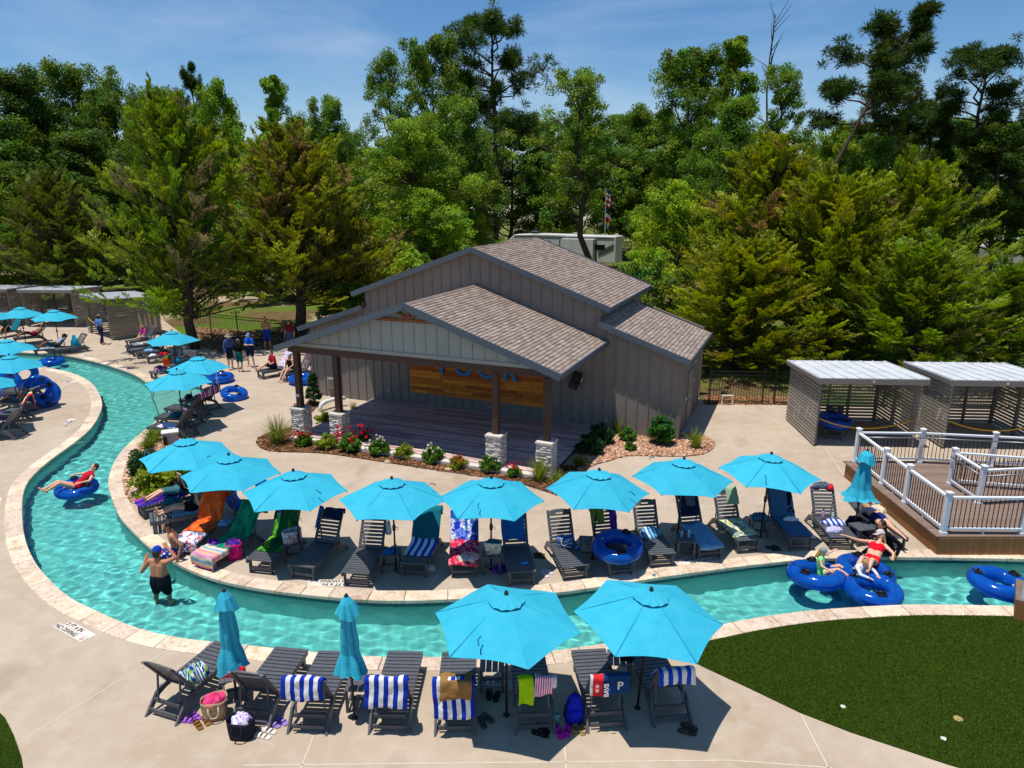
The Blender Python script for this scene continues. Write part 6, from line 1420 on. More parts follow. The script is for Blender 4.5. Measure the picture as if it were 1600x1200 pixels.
# footwear ---------------------------------------------------------------------------------
def shoe_pair(px, py, rz, mat, label, strap=True, spread=.13, clog=False, s=1.0, z=0.0):
    o = thing('sandals', at_z(px, py, z), rz, label, 'footwear', 'shoes left on the deck'); prof = [(0, -.13), (.035, -.12), (.045, -.05), (.038, .0), (.047, .07), (.035, .125), (0, .135)]
    for k in (-1, 1):
        out = [(x * s, y * s) for x, y in prof] + [(-x * s, y * s) for x, y in reversed(prof[1:-1])]; a = random.uniform(-.3, .3); sh = thing('shoe'); sh.parent = o; sh.location = (k * spread / 2, random.uniform(-.04, .04), .0); sh.rotation_euler = (0, 0, a)
        MB().prism(out, 0.0, .022).obj('sole', mat, sh)
        if clog:
            P_ = [[(.046 * f * s * math.cos(b), y * s, .02 + .06 * hh * math.sin(b)) for b in np.linspace(0, math.pi, 9)] for y, f, hh in ((-.02, 1, 1), (.05, 1.05, .9), (.1, .85, .6), (.13, .3, .3))]; MB().grid(P_).obj('upper', mat, sh, smooth=True)
            MB().tube([(-.045 * s, -.03, .03), (-.04 * s, -.1, .05), (0, -.125, .055), (.04 * s, -.1, .05), (.045 * s, -.03, .03)], .008, 5).obj('heel_strap', mat, sh)
        else:
            for y0, y1 in ((.02, .06), (-.06, -.03)): MB().grid([[(.046 * s * math.cos(b), yy, .02 + .045 * math.sin(b)) for b in np.linspace(0, math.pi, 8)] for yy in (y0, y1)]).obj('strap', mat, sh)
    return o
SH = lambda n, c: plain('shoe_' + n, lin(*c), .6)
for px, py, rz, n, c, lb, cl in [(302, 1124, 1.2, 'purple', (150, 80, 180), 'purple flip flops beside the leftmost front lounger', 0), (316, 1130, .5, 'brown', (124, 84, 30), 'brown leather sandals beside the floral tote', 0), (415, 1147, 1.3, 'white', (222, 212, 200), 'white sandals beside the navy tote', 0), (434, 1130, 1.0, 'lav', (140, 116, 190), 'lavender flip flops behind the navy tote', 0),
  (770, 1087, 0, 'blkwh', (30, 40, 50), 'dark trainers under the small front table', 1), (758, 1126, .6, 'greyg', (70, 82, 84), 'grey slides beside the tan towel lounger', 0), (846, 1143, .9, 'blk', (16, 16, 18), 'black flip flops in front of the lime shirt lounger', 0), (880, 1144, .1, 'mag', (206, 30, 170), 'magenta clogs in the front row', 1), (905, 1140, -.1, 'tanc', (170, 140, 96), 'tan spotted clogs beside the backpack', 1), (1076, 1141, 1.2, 'brn', (66, 54, 46), 'brown clogs at the right front lounger', 1),
  (843, 869, 1.2, 'brs', (60, 40, 34), 'brown sandals right of the plain blue towel lounger', 0), (853, 896, .7, 'whs', (214, 206, 222), 'white sandals on the deck above the large umbrellas', 0), (372, 868, 1.0, 'gry', (86, 86, 80), 'grey flip flops beside the pastel towel', 0), (1210, 858, .5, 'dk', (60, 50, 46), 'dark shoes under the slate towel lounger', 1), (40, 645, 1.3, 'tn', (150, 110, 70), 'tan sandals on the left bank', 0), (52, 641, .9, 'dk2', (50, 44, 44), 'dark sandals on the left bank', 0), (446, 588, .2, 'dk3', (40, 40, 44), 'dark shoes by the seated woman in black', 0), (1090, 846, .2, 'brt', (90, 70, 60), 'brown sandals under the table with bottles', 0)]:
    shoe_pair(px, py, rz, SH(n, c), lb, clog=bool(cl), s=1.15)
# bottles, cups, caps --------------------------------------------------------------------------
def bottle(P, r_, h, mat, cap, label, name='bottle'):
    o = thing(name, P, 0, label, 'bottle', 'drink and lotion bottles'); MB().lathe([(0, 0), (r_, 0), (r_ * 1.02, h * .1), (r_, h * .68), (r_ * .6, h * .8), (r_ * .42, h * .84)], 12).obj('body', mat, o, smooth=True); MB().lathe([(r_ * .46, h * .82), (r_ * .46, h), (0, h)], 10).obj('cap', cap, o); return o
M_CLR = plain('bottle_clear', lin(150, 190, 220), .15); bottle(TBL['T11'] + Vector((-.1, .05, 0)), .032, .19, plain('lotion_amber', lin(180, 110, 40), .35), TW['blue'], 'amber sunscreen bottle with blue cap'); bottle(TBL['T4'] + Vector((.06, 0, 0)), .034, .2, M_CLR, M_WHITE, 'clear water bottle on the table, right one'); bottle(TBL['T4'] + Vector((-.1, .04, 0)), .034, .2, M_CLR, TW['blue'], 'clear water bottle on the table, left one')
bottle(lpt('M16', .1, .98, S_), .035, .2, M_CLR, M_WHITE, 'small clear bottle on a lounger near the railing'); bottle(lpt('M16', -.12, 1.05, S_), .045, .26, plain('flask_lilac', lin(170, 140, 180), .35), M_BLACK, 'lilac flask on a lounger near the railing'); bottle(TBL['T14'] + Vector((.1, .1, 0)), .035, .22, plain('bottle_brown', lin(120, 80, 40), .3), M_BLACK, 'brown bottle on the table near the cove'); bottle(TBL['T1'] + Vector((.1, .12, 0)), .035, .16, M_CLR, M_WHITE, 'clear cup on the table under the fourth umbrella')
o = bottle(lpt('M9', .02, .3, S_ + .03), .035, .2, plain('bottle_cyan', lin(20, 150, 210), .3), M_BLACK, 'cyan bottle lying on the blue towel lounger seat'); o.rotation_euler = (0, 1.57, .3); o = bottle(lpt('M10', .2, .75, S_ + .03), .035, .2, plain('bottle_cyan2', lin(20, 130, 190), .3), M_BLACK, 'blue bottle lying beside the blue tote'); o.rotation_euler = (0, 1.57, .6)
tag(MB().lathe([(0, 0), (.04, 0), (.05, .2), (.052, .24), (.04, .235), (.038, .02)], 16).obj('tumbler', plain('tumbler_teal', lin(90, 150, 160), .3), smooth=True, loc=at_z(870, 1133)), 'teal tumbler on the deck beside the lime shirt lounger', 'cup')
def cap_hat(P, mat, label, brim=True, rz=0, parent=None, s=1.0):
    o = thing('cap', P, rz); 
    if label: tag(o, label, 'hat')
    if parent: o.parent = parent
    MB().lathe([(.001, .12 * s), (.05 * s, .11 * s), (.085 * s, .07 * s), (.098 * s, 0)], 14).obj('crown', mat, o, smooth=True)
    if brim: MB().grid([[(x * s, -.06 * s - y * s - .0, .008 + .012 * math.cos(x * 14)) for x in np.linspace(-.08, .08, 7)] for y in (0, .1)]).obj('visor', mat, o)
    return o
cap_hat(TBL['T11'] + Vector((.1, -.02, 0)), TW['black'], 'black cap with white mark on the front row table', rz=1.0)
# utility box in the bed, handrail at the cove
ub = thing('utility_box', at_z(268, 694), R(25), 'white lidded utility box in the planting bed', 'box'); MB().box((0, 0, .22), (.5, .34, .44)).obj('body', plain('box_grey', lin(150, 150, 150), .6), ub); MB().box((0, 0, .47), (.56, .4, .07)).obj('lid', M_WHITE, ub, bevel=.02); MB().box((-.17, -.2, .2), (.12, .08, .3)).obj('panel', M_BLACK, ub)
a, b = at_z(241, 624, -.3), at_z(262, 606, .0); tag(MB().tube([(a.x, a.y, -.5), (a.x, a.y, .2), (a.x + .2, a.y + .25, .78), (b.x, b.y, .86), (b.x + .3, b.y + .15, .86), (b.x + .35, b.y + .2, .0)], .022, 8).obj('handrail', plain('rail_steel', lin(110, 120, 122), .3, .6), smooth=True), 'steel handrail at the river entry steps', 'handrail')
a, b = at_z(300, 632, 0), at_z(330, 612, 0); tag(MB().tube([(a.x, a.y, -.4), (a.x, a.y, .6), (a.x + .4, a.y + .3, .84), (b.x, b.y, .84), (b.x + .1, b.y, .8), (b.x + .1, b.y, 0)], .02, 8).obj('handrail', MATS['rail_steel'], smooth=True), 'dark curved handrail on the deck side of the cove', 'handrail')
a = at_z(341, 612); tag(MB().tube([(a.x, a.y, 0), (a.x, a.y, 1.5)], .02, 8).obj('pole', plain('pole_white', lin(200, 196, 180), .4)), 'thin pale post standing beside the umbrella pair', 'post')
# =================================================================== people
SKIN = [plain('skin_fair', lin(222, 170, 140), .55, nscale=6, namt=.1, var=.03), plain('skin_tan', lin(186, 126, 92), .5, nscale=6, namt=.1, var=.03), plain('skin_brown', lin(150, 96, 66), .5, nscale=6, namt=.1, var=.03)]
M_EYE = plain('eye_dark', lin(30, 24, 22), .3); M_LIP = plain('lip', lin(160, 80, 76), .5)
def hairm(n, c): return plain('hair_' + n, lin(*c), .6, nscale=40, namt=.5, bump=.5)
def capsule(m, a, b, ra, rb, n=10):
    a, b = Vector(a), Vector(b); d = b - a; L = d.length
    if L < 1e-4: d, L = Vector((0, 0, 1e-3)), 1e-3
    d = d / L; pts, rad = [], []
    for t in (0.05, .35, .65, .9): pts.append(a - d * ra * math.cos(t * math.pi / 2)); rad.append(ra * math.sin(t * math.pi / 2))
    for t in np.linspace(0, 1, 4): pts.append(a + d * L * t); rad.append(ra + (rb - ra) * t)
    for t in (.9, .65, .35, .05): pts.append(b + d * rb * math.cos(t * math.pi / 2)); rad.append(rb * math.sin(t * math.pi / 2))
    m.tube(pts, rad, n)
def ellipsoid(m, c, r, rot=None, n=12, k=8):
    c = Vector(c); o = len(m.v); M = rot or Matrix.Identity(3)
    for i in range(k + 1):
        t = math.pi * min(max(i / k, .02), .98)
        for j in range(n): p = 2 * math.pi * j / n; m.v.append(tuple(c + M @ Vector((r[0] * math.sin(t) * math.cos(p), r[1] * math.sin(t) * math.sin(p), r[2] * math.cos(t)))))
    for i in range(k):
        for j in range(n): m.f.append((o + i * n + j, o + (i + 1) * n + j, o + (i + 1) * n + (j + 1) % n, o + i * n + (j + 1) % n)); m.mi.append(0)
    m.f += [tuple(o + j for j in range(n)), tuple(o + k * n + j for j in reversed(range(n)))]; m.mi += [0, 0]
def remeshed(m, mat, name, vox=.017, smooth=3):
    me = m.mesh('tmp', mat); o = bpy.data.objects.new('tmp', me); r_ = o.modifiers.new('r', 'REMESH'); r_.mode = 'VOXEL'; r_.voxel_size = vox; r_.use_smooth_shade = True
    s = o.modifiers.new('s', 'SMOOTH'); s.iterations = smooth; s.factor = .5; me2 = baked(o); bpy.data.meshes.remove(me)
    me2.name = name; me2.materials.clear(); me2.materials.append(mat); me2.polygons.foreach_set('use_smooth', [True] * len(me2.polygons)); return me2
def torso(m, J, k=0.0, lo=0.0, hi=1.0, fat=1.0):
    ax = (Vector(J['shL']) - Vector(J['shR'])).normalized(); pel, mid, che = (Vector(J[q]) for q in ('pel', 'mid', 'che'))
    if lo < .4:
        for s in (-1, 1): capsule(m, pel + ax * s * .07, (pel * .4 + mid * .6) + ax * s * .06, .108 * fat + k, .098 * fat + k)
        capsule(m, Vector(J['hiL']), Vector(J['hiR']), .092 * fat + k, .092 * fat + k)
    if hi > .35:
        a = mid if lo < .7 else mid * .35 + che * .65
        for s in (-1, 1): capsule(m, a + ax * s * .06, che + ax * s * .075, .1 * fat + k, .1 + k)
    if hi > .8: capsule(m, Vector(J['shL']) - ax * .02 + (che - mid) * .02, Vector(J['shR']) + ax * .02 + (che - mid) * .02, .062 + k, .062 + k); capsule(m, che, Vector(J['nec']), .08 + k, .056 + k * .3)
def limbs(m, J, k=0.0, arms=1.0, legs=1.0, fat=1.0):
    for s in 'LR':
        if arms > 0:
            a, b, c = (Vector(J[q + s]) for q in ('sh', 'el', 'wr')); t = min(1, arms * 2); capsule(m, a, a + (b - a) * t, .052 * fat + k, (.052 + (.038 - .052) * t) + k)
            if arms > .5: t = min(1, (arms - .5) * 2); capsule(m, b, b + (c - b) * t, .04 + k, .04 + (.026 - .04) * t + k)
        if legs > 0:
            a, b, c = (Vector(J[q + s]) for q in ('hi', 'kn', 'an')); t = min(1, legs * 2); capsule(m, a, a + (b - a) * t, .088 * fat + k, .088 * fat + (.055 - .088 * fat) * t + k)
            if legs > .5:
                t = min(1, (legs - .5) * 2); capsule(m, b, b + (c - b) * .4, .052 + k, .053 + k); capsule(m, b + (c - b) * .4, b + (c - b) * max(t, .41), .053 + k, .034 + k)
def hand(m, w, d, up, sgn):
    w, d, up = Vector(w), Vector(d).normalized(), Vector(up); sd = d.cross(up)
    sd = sd.normalized() if sd.length > .1 else d.cross(Vector((1, 0, 0))).normalized(); nn = sd.cross(d).normalized()
    for o_ in (-.022, 0, .022): capsule(m, w + sd * o_ * .6, w + d * .075 + sd * o_, .017, .014, 6)
    for i, (o_, l) in enumerate(((-.03, .055), (-.01, .07), (.01, .066), (.03, .05))):
        p = w + d * .08 + sd * o_; q = p + d * l * .55 - nn * .006; m.tube([p, q, q + d * l * .4 - nn * .018], [.0095, .009, .007], 5)
    p = w + d * .02 + sd * .03 * sgn; m.tube([p, p + d * .03 + sd * .028 * sgn, p + d * .062 + sd * .034 * sgn], [.012, .011, .008], 5)
def person(J, loc, rz, label, skin, wear=(), hair=None, hat=None, fat=1.0, scale=1.0, tilt=None, long_hair=False, group=None, under=False, cat='person'):
    """J: joints in metres; wear: list of (name, material, dict of how far it covers)"""
    o = thing('person', loc, rz, label, cat, group); o.scale = (scale,) * 3
    if tilt: o.rotation_euler = (*tilt, rz)
    m = MB(); torso(m, J, 0, fat=fat); limbs(m, J, 0, fat=fat)
    hc = Vector(J['hea']); fac = Vector(J['fac']).normalized(); up = (hc - Vector(J['nec'])).normalized(); sx = fac.cross(up).normalized(); up = sx.cross(fac).normalized(); M = Matrix((sx, fac, up)).transposed()
    capsule(m, Vector(J['nec']) - up * .03, hc - up * .04, .055, .052); ellipsoid(m, hc + up * .02, (.076, .094, .105), M); ellipsoid(m, hc - up * .05 + fac * .02, (.058, .07, .06), M)
    capsule(m, hc + fac * .085 + up * .012, hc + fac * .103 - up * .018, .012, .017)
    for s in (-1, 1): ellipsoid(m, hc + sx * s * .08 - fac * .008, (.012, .02, .03), M)
    for s in 'LR': capsule(m, Vector(J['an' + s]), Vector(J['to' + s]), .036, .026); capsule(m, Vector(J['an' + s]), Vector(J['an' + s]) - (Vector(J['to' + s]) - Vector(J['an' + s])).normalized() * .04, .036, .032)
    me = remeshed(m, skin, 'body'); h = MB()
    for s, sg in (('L', 1), ('R', -1)): w, e = Vector(J['wr' + s]), Vector(J['el' + s]); hd = Vector(J['ha' + s]) if 'ha' + s in J else (w - e); hand(h, w, hd, J.get('up' + s, (0, .3, 1)), sg)
    e_ = MB()
    for s in (-1, 1): ellipsoid(e_, hc + fac * .088 + up * .022 + sx * s * .032, (.012, .006, .007), M, 8, 5)
    l_ = MB(); ellipsoid(l_, hc + fac * .083 - up * .05, (.024, .008, .007), M, 8, 5)
    bm = bmesh.new(); bm.from_mesh(me)
    for mm, idx in ((h, 0), (e_, 1), (l_, 2)):
        t = mm.mesh('t', skin, True); n0 = len(bm.faces); bm.from_mesh(t); bm.faces.ensure_lookup_table()
        for f in bm.faces[n0:]: f.material_index = idx; f.smooth = True
        bpy.data.meshes.remove(t)
    bm.to_mesh(me); bm.free(); me.materials.append(M_EYE); me.materials.append(M_LIP); b = link('body', me, o); b.cycles.is_caustics_receiver = under
    for name, mat, kw in wear:
        m = MB(); k = kw.get('k', .016)
        if 'torso' in kw: torso(m, J, k, *kw['torso'], fat=fat)
        limbs(m, J, k, kw.get('arms', 0), kw.get('legs', 0), fat)
        c = link(name, remeshed(m, mat, name, .019, 2), o); c.cycles.is_caustics_receiver = under
    if hair:
        m = MB(); ellipsoid(m, hc + up * .035 - fac * .018, (.086, .098, .1), M); ellipsoid(m, hc - up * .02 - fac * .045, (.074, .06, .075), M)
        if long_hair: capsule(m, hc - fac * .07 - up * .03, hc - fac * .13 - up * .22, .05, .03); capsule(m, hc - fac * .05 + sx * .05, hc - fac * .08 - up * .2 + sx * .05, .03, .02); capsule(m, hc - fac * .05 - sx * .05, hc - fac * .08 - up * .2 - sx * .05, .03, .02)
        link('hair', remeshed(m, hair, 'hair', .014, 2), o)
    if hat:
        kind, mat = hat; hm = MB(); n = 16
        prof = [(.002, .135), (.055, .125), (.09, .085), (.1, .03)] if kind != 'bucket' else [(.002, .125), (.075, .12), (.092, .05), (.1, .03), (.17, .0)]
        for r_, z in prof: 
            for q in range(n): a = 2 * math.pi * q / n; hm.v.append(tuple(hc + M @ Vector((r_ * .92 * math.cos(a), r_ * math.sin(a) * 1.08, z + .02))))
        for i in range(len(prof) - 1): hm.f += [(i * n + q, i * n + (q + 1) % n, (i + 1) * n + (q + 1) % n, (i + 1) * n + q) for q in range(n)]
        hm.mi = [0] * len(hm.f)
        if kind == 'cap': hm.grid([[tuple(hc + M @ Vector((x, .07 + y - .2 * x * x * 9, .055 - .25 * y))) for x in np.linspace(-.075, .075, 7)] for y in (0, .06, .11)])
        link('hat', hm.mesh('hat', mat, True), o)
    return o
def stand(aL='down', aR='down', stride=0.0, lean=0.0, wide=.10, h=1.0):
    J = dict(pel=(0, 0, .95), mid=(0, 0, 1.14), che=(0, -lean * .5, 1.34), nec=(0, -lean, 1.48), hea=(0, -lean - .02, 1.61), fac=(0, -1, -.1), shL=(.18, -lean * .7, 1.42), shR=(-.18, -lean * .7, 1.42), hiL=(.085, 0, .9), hiR=(-.085, 0, .9),
        knL=(wide, -.03 - stride * .6, .49), knR=(-wide, -.03 + stride * .4, .49), anL=(wide + .01, .02 - stride, .07), anR=(-wide - .01, .02 + stride, .08 + abs(stride) * .1))
    for s, x, a in (('L', 1, aL), ('R', -1, aR)):
        an = J['an' + s]; J['to' + s] = (an[0] + .03 * x, an[1] - .15, .025); y0 = -lean * .7
        J['el' + s], J['wr' + s] = {'down': ((.25 * x, .03 + y0, 1.14), (.27 * x, -.05 + y0, .9)), 'hip': ((.4 * x, .08 + y0, 1.2), (.2 * x, -.06 + y0, 1.03)), 'fold': ((.25 * x, -.03 + y0, 1.15), (.03 * x, -.24 + y0, 1.18)), 'head': ((.36 * x, -.08 + y0, 1.50), (.17 * x, -.14 + y0, 1.68)), 'face': ((.24 * x, -.2 + y0, 1.2), (.06 * x, -.22 + y0, 1.46)), 'swing': ((.26 * x, .12 + y0, 1.16), (.27 * x, -.02 + y0, .93)), 'up': ((.38 * x, .02 + y0, 1.17), (.36 * x, -.12 + y0, 1.38))}[a]
    return J
def recline(ang, bend=.15, arms='belly', prone=False):
    a = R(ang); c, s = math.cos(a), math.sin(a); B = lambda t, n, x=0: (x, HINGE + t * c - n * s, SEAT + t * s + n * c)
    J = dict(pel=(0, HINGE - .1, SEAT + .13), mid=B(.12, .13), che=B(.36, .13), nec=B(.52, .12), hea=B(.66, .14), fac=(0, -s * 1.0 - .2, c + .1), shL=B(.45, .11, .18), shR=B(.45, .11, -.18), hiL=(.085, HINGE - .14, SEAT + .11), hiR=(-.085, HINGE - .14, SEAT + .11),
        knL=(.1, HINGE - .56, SEAT + .1 + bend), knR=(-.1, HINGE - .55, SEAT + .1 + bend * .7), anL=(.09, HINGE - .97, SEAT + .06), anR=(-.1, HINGE - .95, SEAT + .06), toL=(.11, HINGE - 1.03, SEAT + .2), toR=(-.12, HINGE - 1.0, SEAT + .2))
    for q, x in (('L', 1), ('R', -1)): J['el' + q] = B(.2, .14, .28 * x); J['wr' + q] = B(.12, .28, .1 * x) if arms == 'belly' else B(.38, .36, .08 * x)
    return J
def sit(lean=0.0, arms='knee', legdrop=.42, kf=.42):
    J = dict(pel=(0, 0, .12), mid=(0, -lean * .3, .3), che=(0, -lean * .7, .5), nec=(0, -lean, .64), hea=(0, -lean - .03, .77), fac=(0, -1, -.15), shL=(.18, -lean * .8, .58), shR=(-.18, -lean * .8, .58), hiL=(.085, -.03, .1), hiR=(-.085, -.03, .1), knL=(.11, -kf, .13), knR=(-.11, -kf, .12), anL=(.11, -kf - .05, .12 - legdrop), anR=(-.11, -kf + .0, .12 - legdrop))
    for q, x in (('L', 1), ('R', -1)):
        an = J['an' + q]; J['to' + q] = (an[0], an[1] - .15, an[2] - .03); J['el' + q], J['wr' + q] = {'knee': ((.25 * x, -.08 - lean * .6, .36), (.14 * x, -.3, .24)), 'side': ((.3 * x, .05, .36), (.32 * x, -.04, .1))}[arms]
    return J
def tube_sit(legs=1.0):
    J = dict(pel=(0, .0, -.02), mid=(0, .16, .1), che=(0, .34, .25), nec=(0, .46, .36), hea=(0, .54, .47), fac=(0, -.9, .4), shL=(.18, .42, .28), shR=(-.18, .42, .28), hiL=(.085, -.05, .02), hiR=(-.085, -.05, .02), knL=(.11, -.42, .26), knR=(-.1, -.43, .24), anL=(.13, -.78, .1), anR=(-.12, -.8, .08), toL=(.14, -.9, .18), toR=(-.13, -.92, .16), elL=(.38, .3, .22), wrL=(.42, .06, .24), elR=(-.38, .3, .22), wrR=(-.42, .06, .24)); return J
C_ = lambda n, c: cloth('wear_' + n, lin(*c))
def P0(px, py, z=0.0): return at_z(px, py, z)
shorts = lambda m, f=.36: ('shorts', m, dict(torso=(0, .2), legs=f, k=.022)); shirt = lambda m, a=.36: ('shirt', m, dict(torso=(0.0, 1), arms=a, k=.018)); trousers = lambda m: ('trousers', m, dict(torso=(0, .2), legs=.96, k=.022))
_t = NT('trunk_floral'); _v = _t.new('ShaderNodeTexVoronoi'); _v.inputs['Scale'].default_value = 26; _t.l.new(_t.coord(), _v.inputs['Vector']); _s2 = _t.new('ShaderNodeSeparateColor'); _t.l.new(_v.outputs['Color'], _s2.inputs[0])
M_TRUNK = _t.done(_t.ramp(_s2.outputs[0], [(0, lin(28, 44, 120)), (.5, lin(210, 212, 222)), (.72, lin(40, 70, 160)), (.9, lin(180, 60, 80))], 'CONSTANT'), .85, 0, .15)
HB, HD, HL = hairm('brown', (74, 50, 34)), hairm('dark', (34, 26, 22)), hairm('blond', (196, 150, 90))
person(stand('swing', 'swing', .16), P0(160, 538), R(160), 'man walking away in light blue shirt and dark jeans with cap', SKIN[1], [trousers(C_('jeans', (40, 56, 84))), shirt(C_('ltblue', (88, 134, 196)), .4)], HD, ('cap', C_('capgrey', (130, 116, 104))))
person(stand('hip', 'down'), P0(361, 577), R(60), 'man in bucket hat and blue long sleeved top, hand on hip', SKIN[0], [shorts(C_('navysh', (30, 38, 60))), shirt(C_('rash', (70, 92, 140)), .96)], HB, ('bucket', C_('bucket', (140, 140, 126))), scale=1.03)
person(stand(), P0(376, 581), R(175), 'boy in black shirt and teal shorts seen from behind', SKIN[0], [shorts(C_('tealsh', (16, 100, 96)), .4), shirt(C_('blk', (18, 18, 20)), .4)], HB, ('cap', C_('capgrey2', (110, 108, 100))), scale=.94)
person(stand('fold', 'fold', wide=.15), P0(393, 573), R(-15), 'man in bright blue shirt and navy shorts with folded arms', SKIN[0], [shorts(C_('nvs', (26, 36, 66)), .34), shirt(C_('brblue', (20, 104, 210)), .42)], HB, ('cap', C_('capblue', (120, 140, 200))), fat=1.12)
person(stand('face', 'face', wide=.13), P0(419, 546), R(10), 'bare chested man in blue trunks by the fence', SKIN[1], [shorts(C_('trunkb', (24, 60, 150)), .46)], HD, None, fat=1.15, scale=1.04)
person(stand(), P0(455, 548), R(-10), 'person in dark red top half hidden by the porch roof', SKIN[1], [shirt(C_('maroon', (110, 26, 40)), .4), shorts(C_('denim', (60, 80, 120)), .5)], HD)
def on_lounger(key, y, z=S_, x=0.0): return lpt(key, x, y, z)
J = sit(.05, 'knee', 0, .45); J.update(anL=(.1, -.9, .06), anR=(-.1, -.85, .08), toL=(.11, -.95, .2), toR=(-.12, -.9, .22), knL=(.1, -.46, .3), knR=(-.1, -.46, .26)); person(J, on_lounger('S1', .78), LO['S1'][1], 'man in red shirt sitting upright on a lounger', SKIN[0], [shorts(C_('nvs2', (24, 30, 56)), .4), shirt(C_('redsh', (176, 30, 46)), .4)], HB, fat=1.1)
J = sit(.08, 'knee', .36, .44); J.update(anL=(.1, -.75, -.28), anR=(-.1, -.7, -.28), toL=(.1, -.88, -.33), toR=(-.1, -.84, -.33)); person(J, on_lounger('S2', .55), LO['S2'][1] + .2, 'woman in black swimsuit and cap sitting with legs down', SKIN[0], [('swimsuit', C_('blks', (20, 20, 24)), dict(torso=(0, .8), k=.012))], HL, ('cap', C_('capw', (210, 200, 200))), long_hair=True)
p = at_z(487, 581); person(sit(.1, 'knee', .3, .36), (p.x, p.y, .33), R(-40), 'child in red top seated beside the porch post', SKIN[0], [shirt(C_('redc', (196, 20, 40)), .4), shorts(C_('redd', (150, 20, 40)), .3)], HD, scale=.8)
person(recline(50, .12, 'phone'), LO['M0'][0], LO['M0'][1], 'man in black shirt reclining under the leftmost umbrella', SKIN[0], [shirt(C_('blk2', (16, 16, 20)), .4), shorts(C_('teals2', (60, 110, 120)), .4)], HB)
person(recline(50, .1, 'phone'), LO['M1'][0], LO['M1'][1], 'woman in grey top and black shorts reclining on striped towel', SKIN[0], [('top', C_('greytop', (110, 122, 116)), dict(torso=(.2, 1), k=.014)), shorts(C_('blk3', (20, 22, 26)), .16)], HL, ('cap', C_('capcream', (226, 214, 190))))
# prone sunbather
J = dict(pel=(0, .86, SEAT + .12), mid=(0, 1.04, SEAT + .13), che=(0, 1.26, SEAT + .14), nec=(0, 1.42, SEAT + .14), hea=(.02, 1.55, SEAT + .12), fac=(.8, .1, -.5), shL=(.18, 1.34, SEAT + .12), shR=(-.18, 1.34, SEAT + .12), hiL=(.085, .8, SEAT + .1), hiR=(-.085, .8, SEAT + .1), knL=(.12, .4, SEAT + .07), knR=(-.1, .4, SEAT + .07), anL=(.16, .02, SEAT + .06), anR=(-.1, .0, SEAT + .06), toL=(.17, -.12, SEAT + .04), toR=(-.1, -.14, SEAT + .04), elL=(.36, 1.42, SEAT + .06), wrL=(.22, 1.62, SEAT + .05), elR=(-.34, 1.2, SEAT + .06), wrR=(-.3, .98, SEAT + .06))
person(J, LO['M17'][0], LO['M17'][1], 'woman in navy bikini lying face down on a flat lounger', SKIN[0], [('bikini_bottom', C_('nvbik', (26, 40, 110)), dict(torso=(0, .3), k=.01)), ('bikini_top', C_('palebik', (170, 170, 190)), dict(torso=(.75, .79), k=.008))], HL)
for q in [x for x in COL.objects if x.name.startswith('bikini_top')]: pass
# river people
w = at_z(252, 918, WZ); person(stand('up', 'head', 0, .0, .14), (w.x, w.y, FZ + .02), R(172), 'bare backed man in blue cap standing waist deep in the river', SKIN[1], [shorts(C_('trunkbk', (18, 24, 34)), .36)], HB, ('cap', C_('capblue2', (20, 60, 170))), fat=1.25, scale=1.09, under=True)
c = at_z(268, 873); d_ = at_z(246, 866); person(sit(.12, 'side', .46, .42), (c.x + .12, c.y + .12, .03), R(-58), 'boy in patterned trunks sitting on the coping, legs in water', SKIN[1], [('trunks', M_TRUNK, dict(torso=(0, .2), legs=.42, k=.02))], HD, scale=1.04, under=True)
t = at_z(120, 763, WZc + .1); J = tube_sit(); person(J, (t.x, t.y, t.z + .06), R(-50), 'woman in red swimsuit lying back in a tube', SKIN[0], [('swimsuit', C_('redsuit', (186, 24, 44)), dict(torso=(0, .9), k=.012))], HB)
t = at_z(1284, 892, WZc + .1); J = tube_sit(); J.update(mid=(0, .04, .16), che=(0, .06, .36), nec=(0, .06, .5), hea=(0, .04, .63), fac=(.1, -1, -.2), shL=(.15, .06, .44), shR=(-.15, .06, .44), elL=(.33, -.05, .42), wrL=(.5, -.2, .5), elR=(-.26, .0, .3), wrR=(-.3, -.2, .26)); person(J, (t.x, t.y, t.z - .02), R(60), 'girl in lime green swimsuit and cap sitting in a tube', SKIN[0], [('swimsuit', C_('limesuit', (150, 250, 150)), dict(torso=(0, .95), k=.012))], HL, ('cap', C_('capgr', (150, 156, 160))), scale=.8, long_hair=True)
t = at_z(1360, 888, WZc + .1); J = tube_sit(); J.update(elR=(-.40, .2, .34), wrR=(-.62, .02, .44), fac=(-.5, -.8, .1)); person(J, (t.x + .05, t.y + .1, t.z + .12), R(-42), 'woman in red bikini and cap lounging in a tube', SKIN[0], [('bikini_top', C_('redbik', (224, 20, 40)), dict(torso=(.75, .79), k=.014)), ('bikini_bottom', C_('redbik', (224, 20, 40)), dict(torso=(0, .3), k=.01))], HL, ('cap', C_('capredw', (206, 190, 190))), long_hair=True)
t = at_z(1350, 905, WZc + .1); J = stand(); J.update(elL=(.3, -.24, 1.30), wrL=(.2, -.46, 1.27), elR=(-.3, -.24, 1.30), wrR=(-.18, -.46, 1.27), hea=(0, -.14, 1.58), nec=(0, -.08, 1.46), fac=(0, -1, -.3)); person(J, (t.x - .05, t.y + .1, -.72), R(25), 'boy in white rash top leaning over a tube in the water', SKIN[0], [shirt(C_('whrash', (218, 218, 222)), .96), shorts(C_('nvs4', (30, 50, 110)), .4)], HL, scale=.72, under=True)
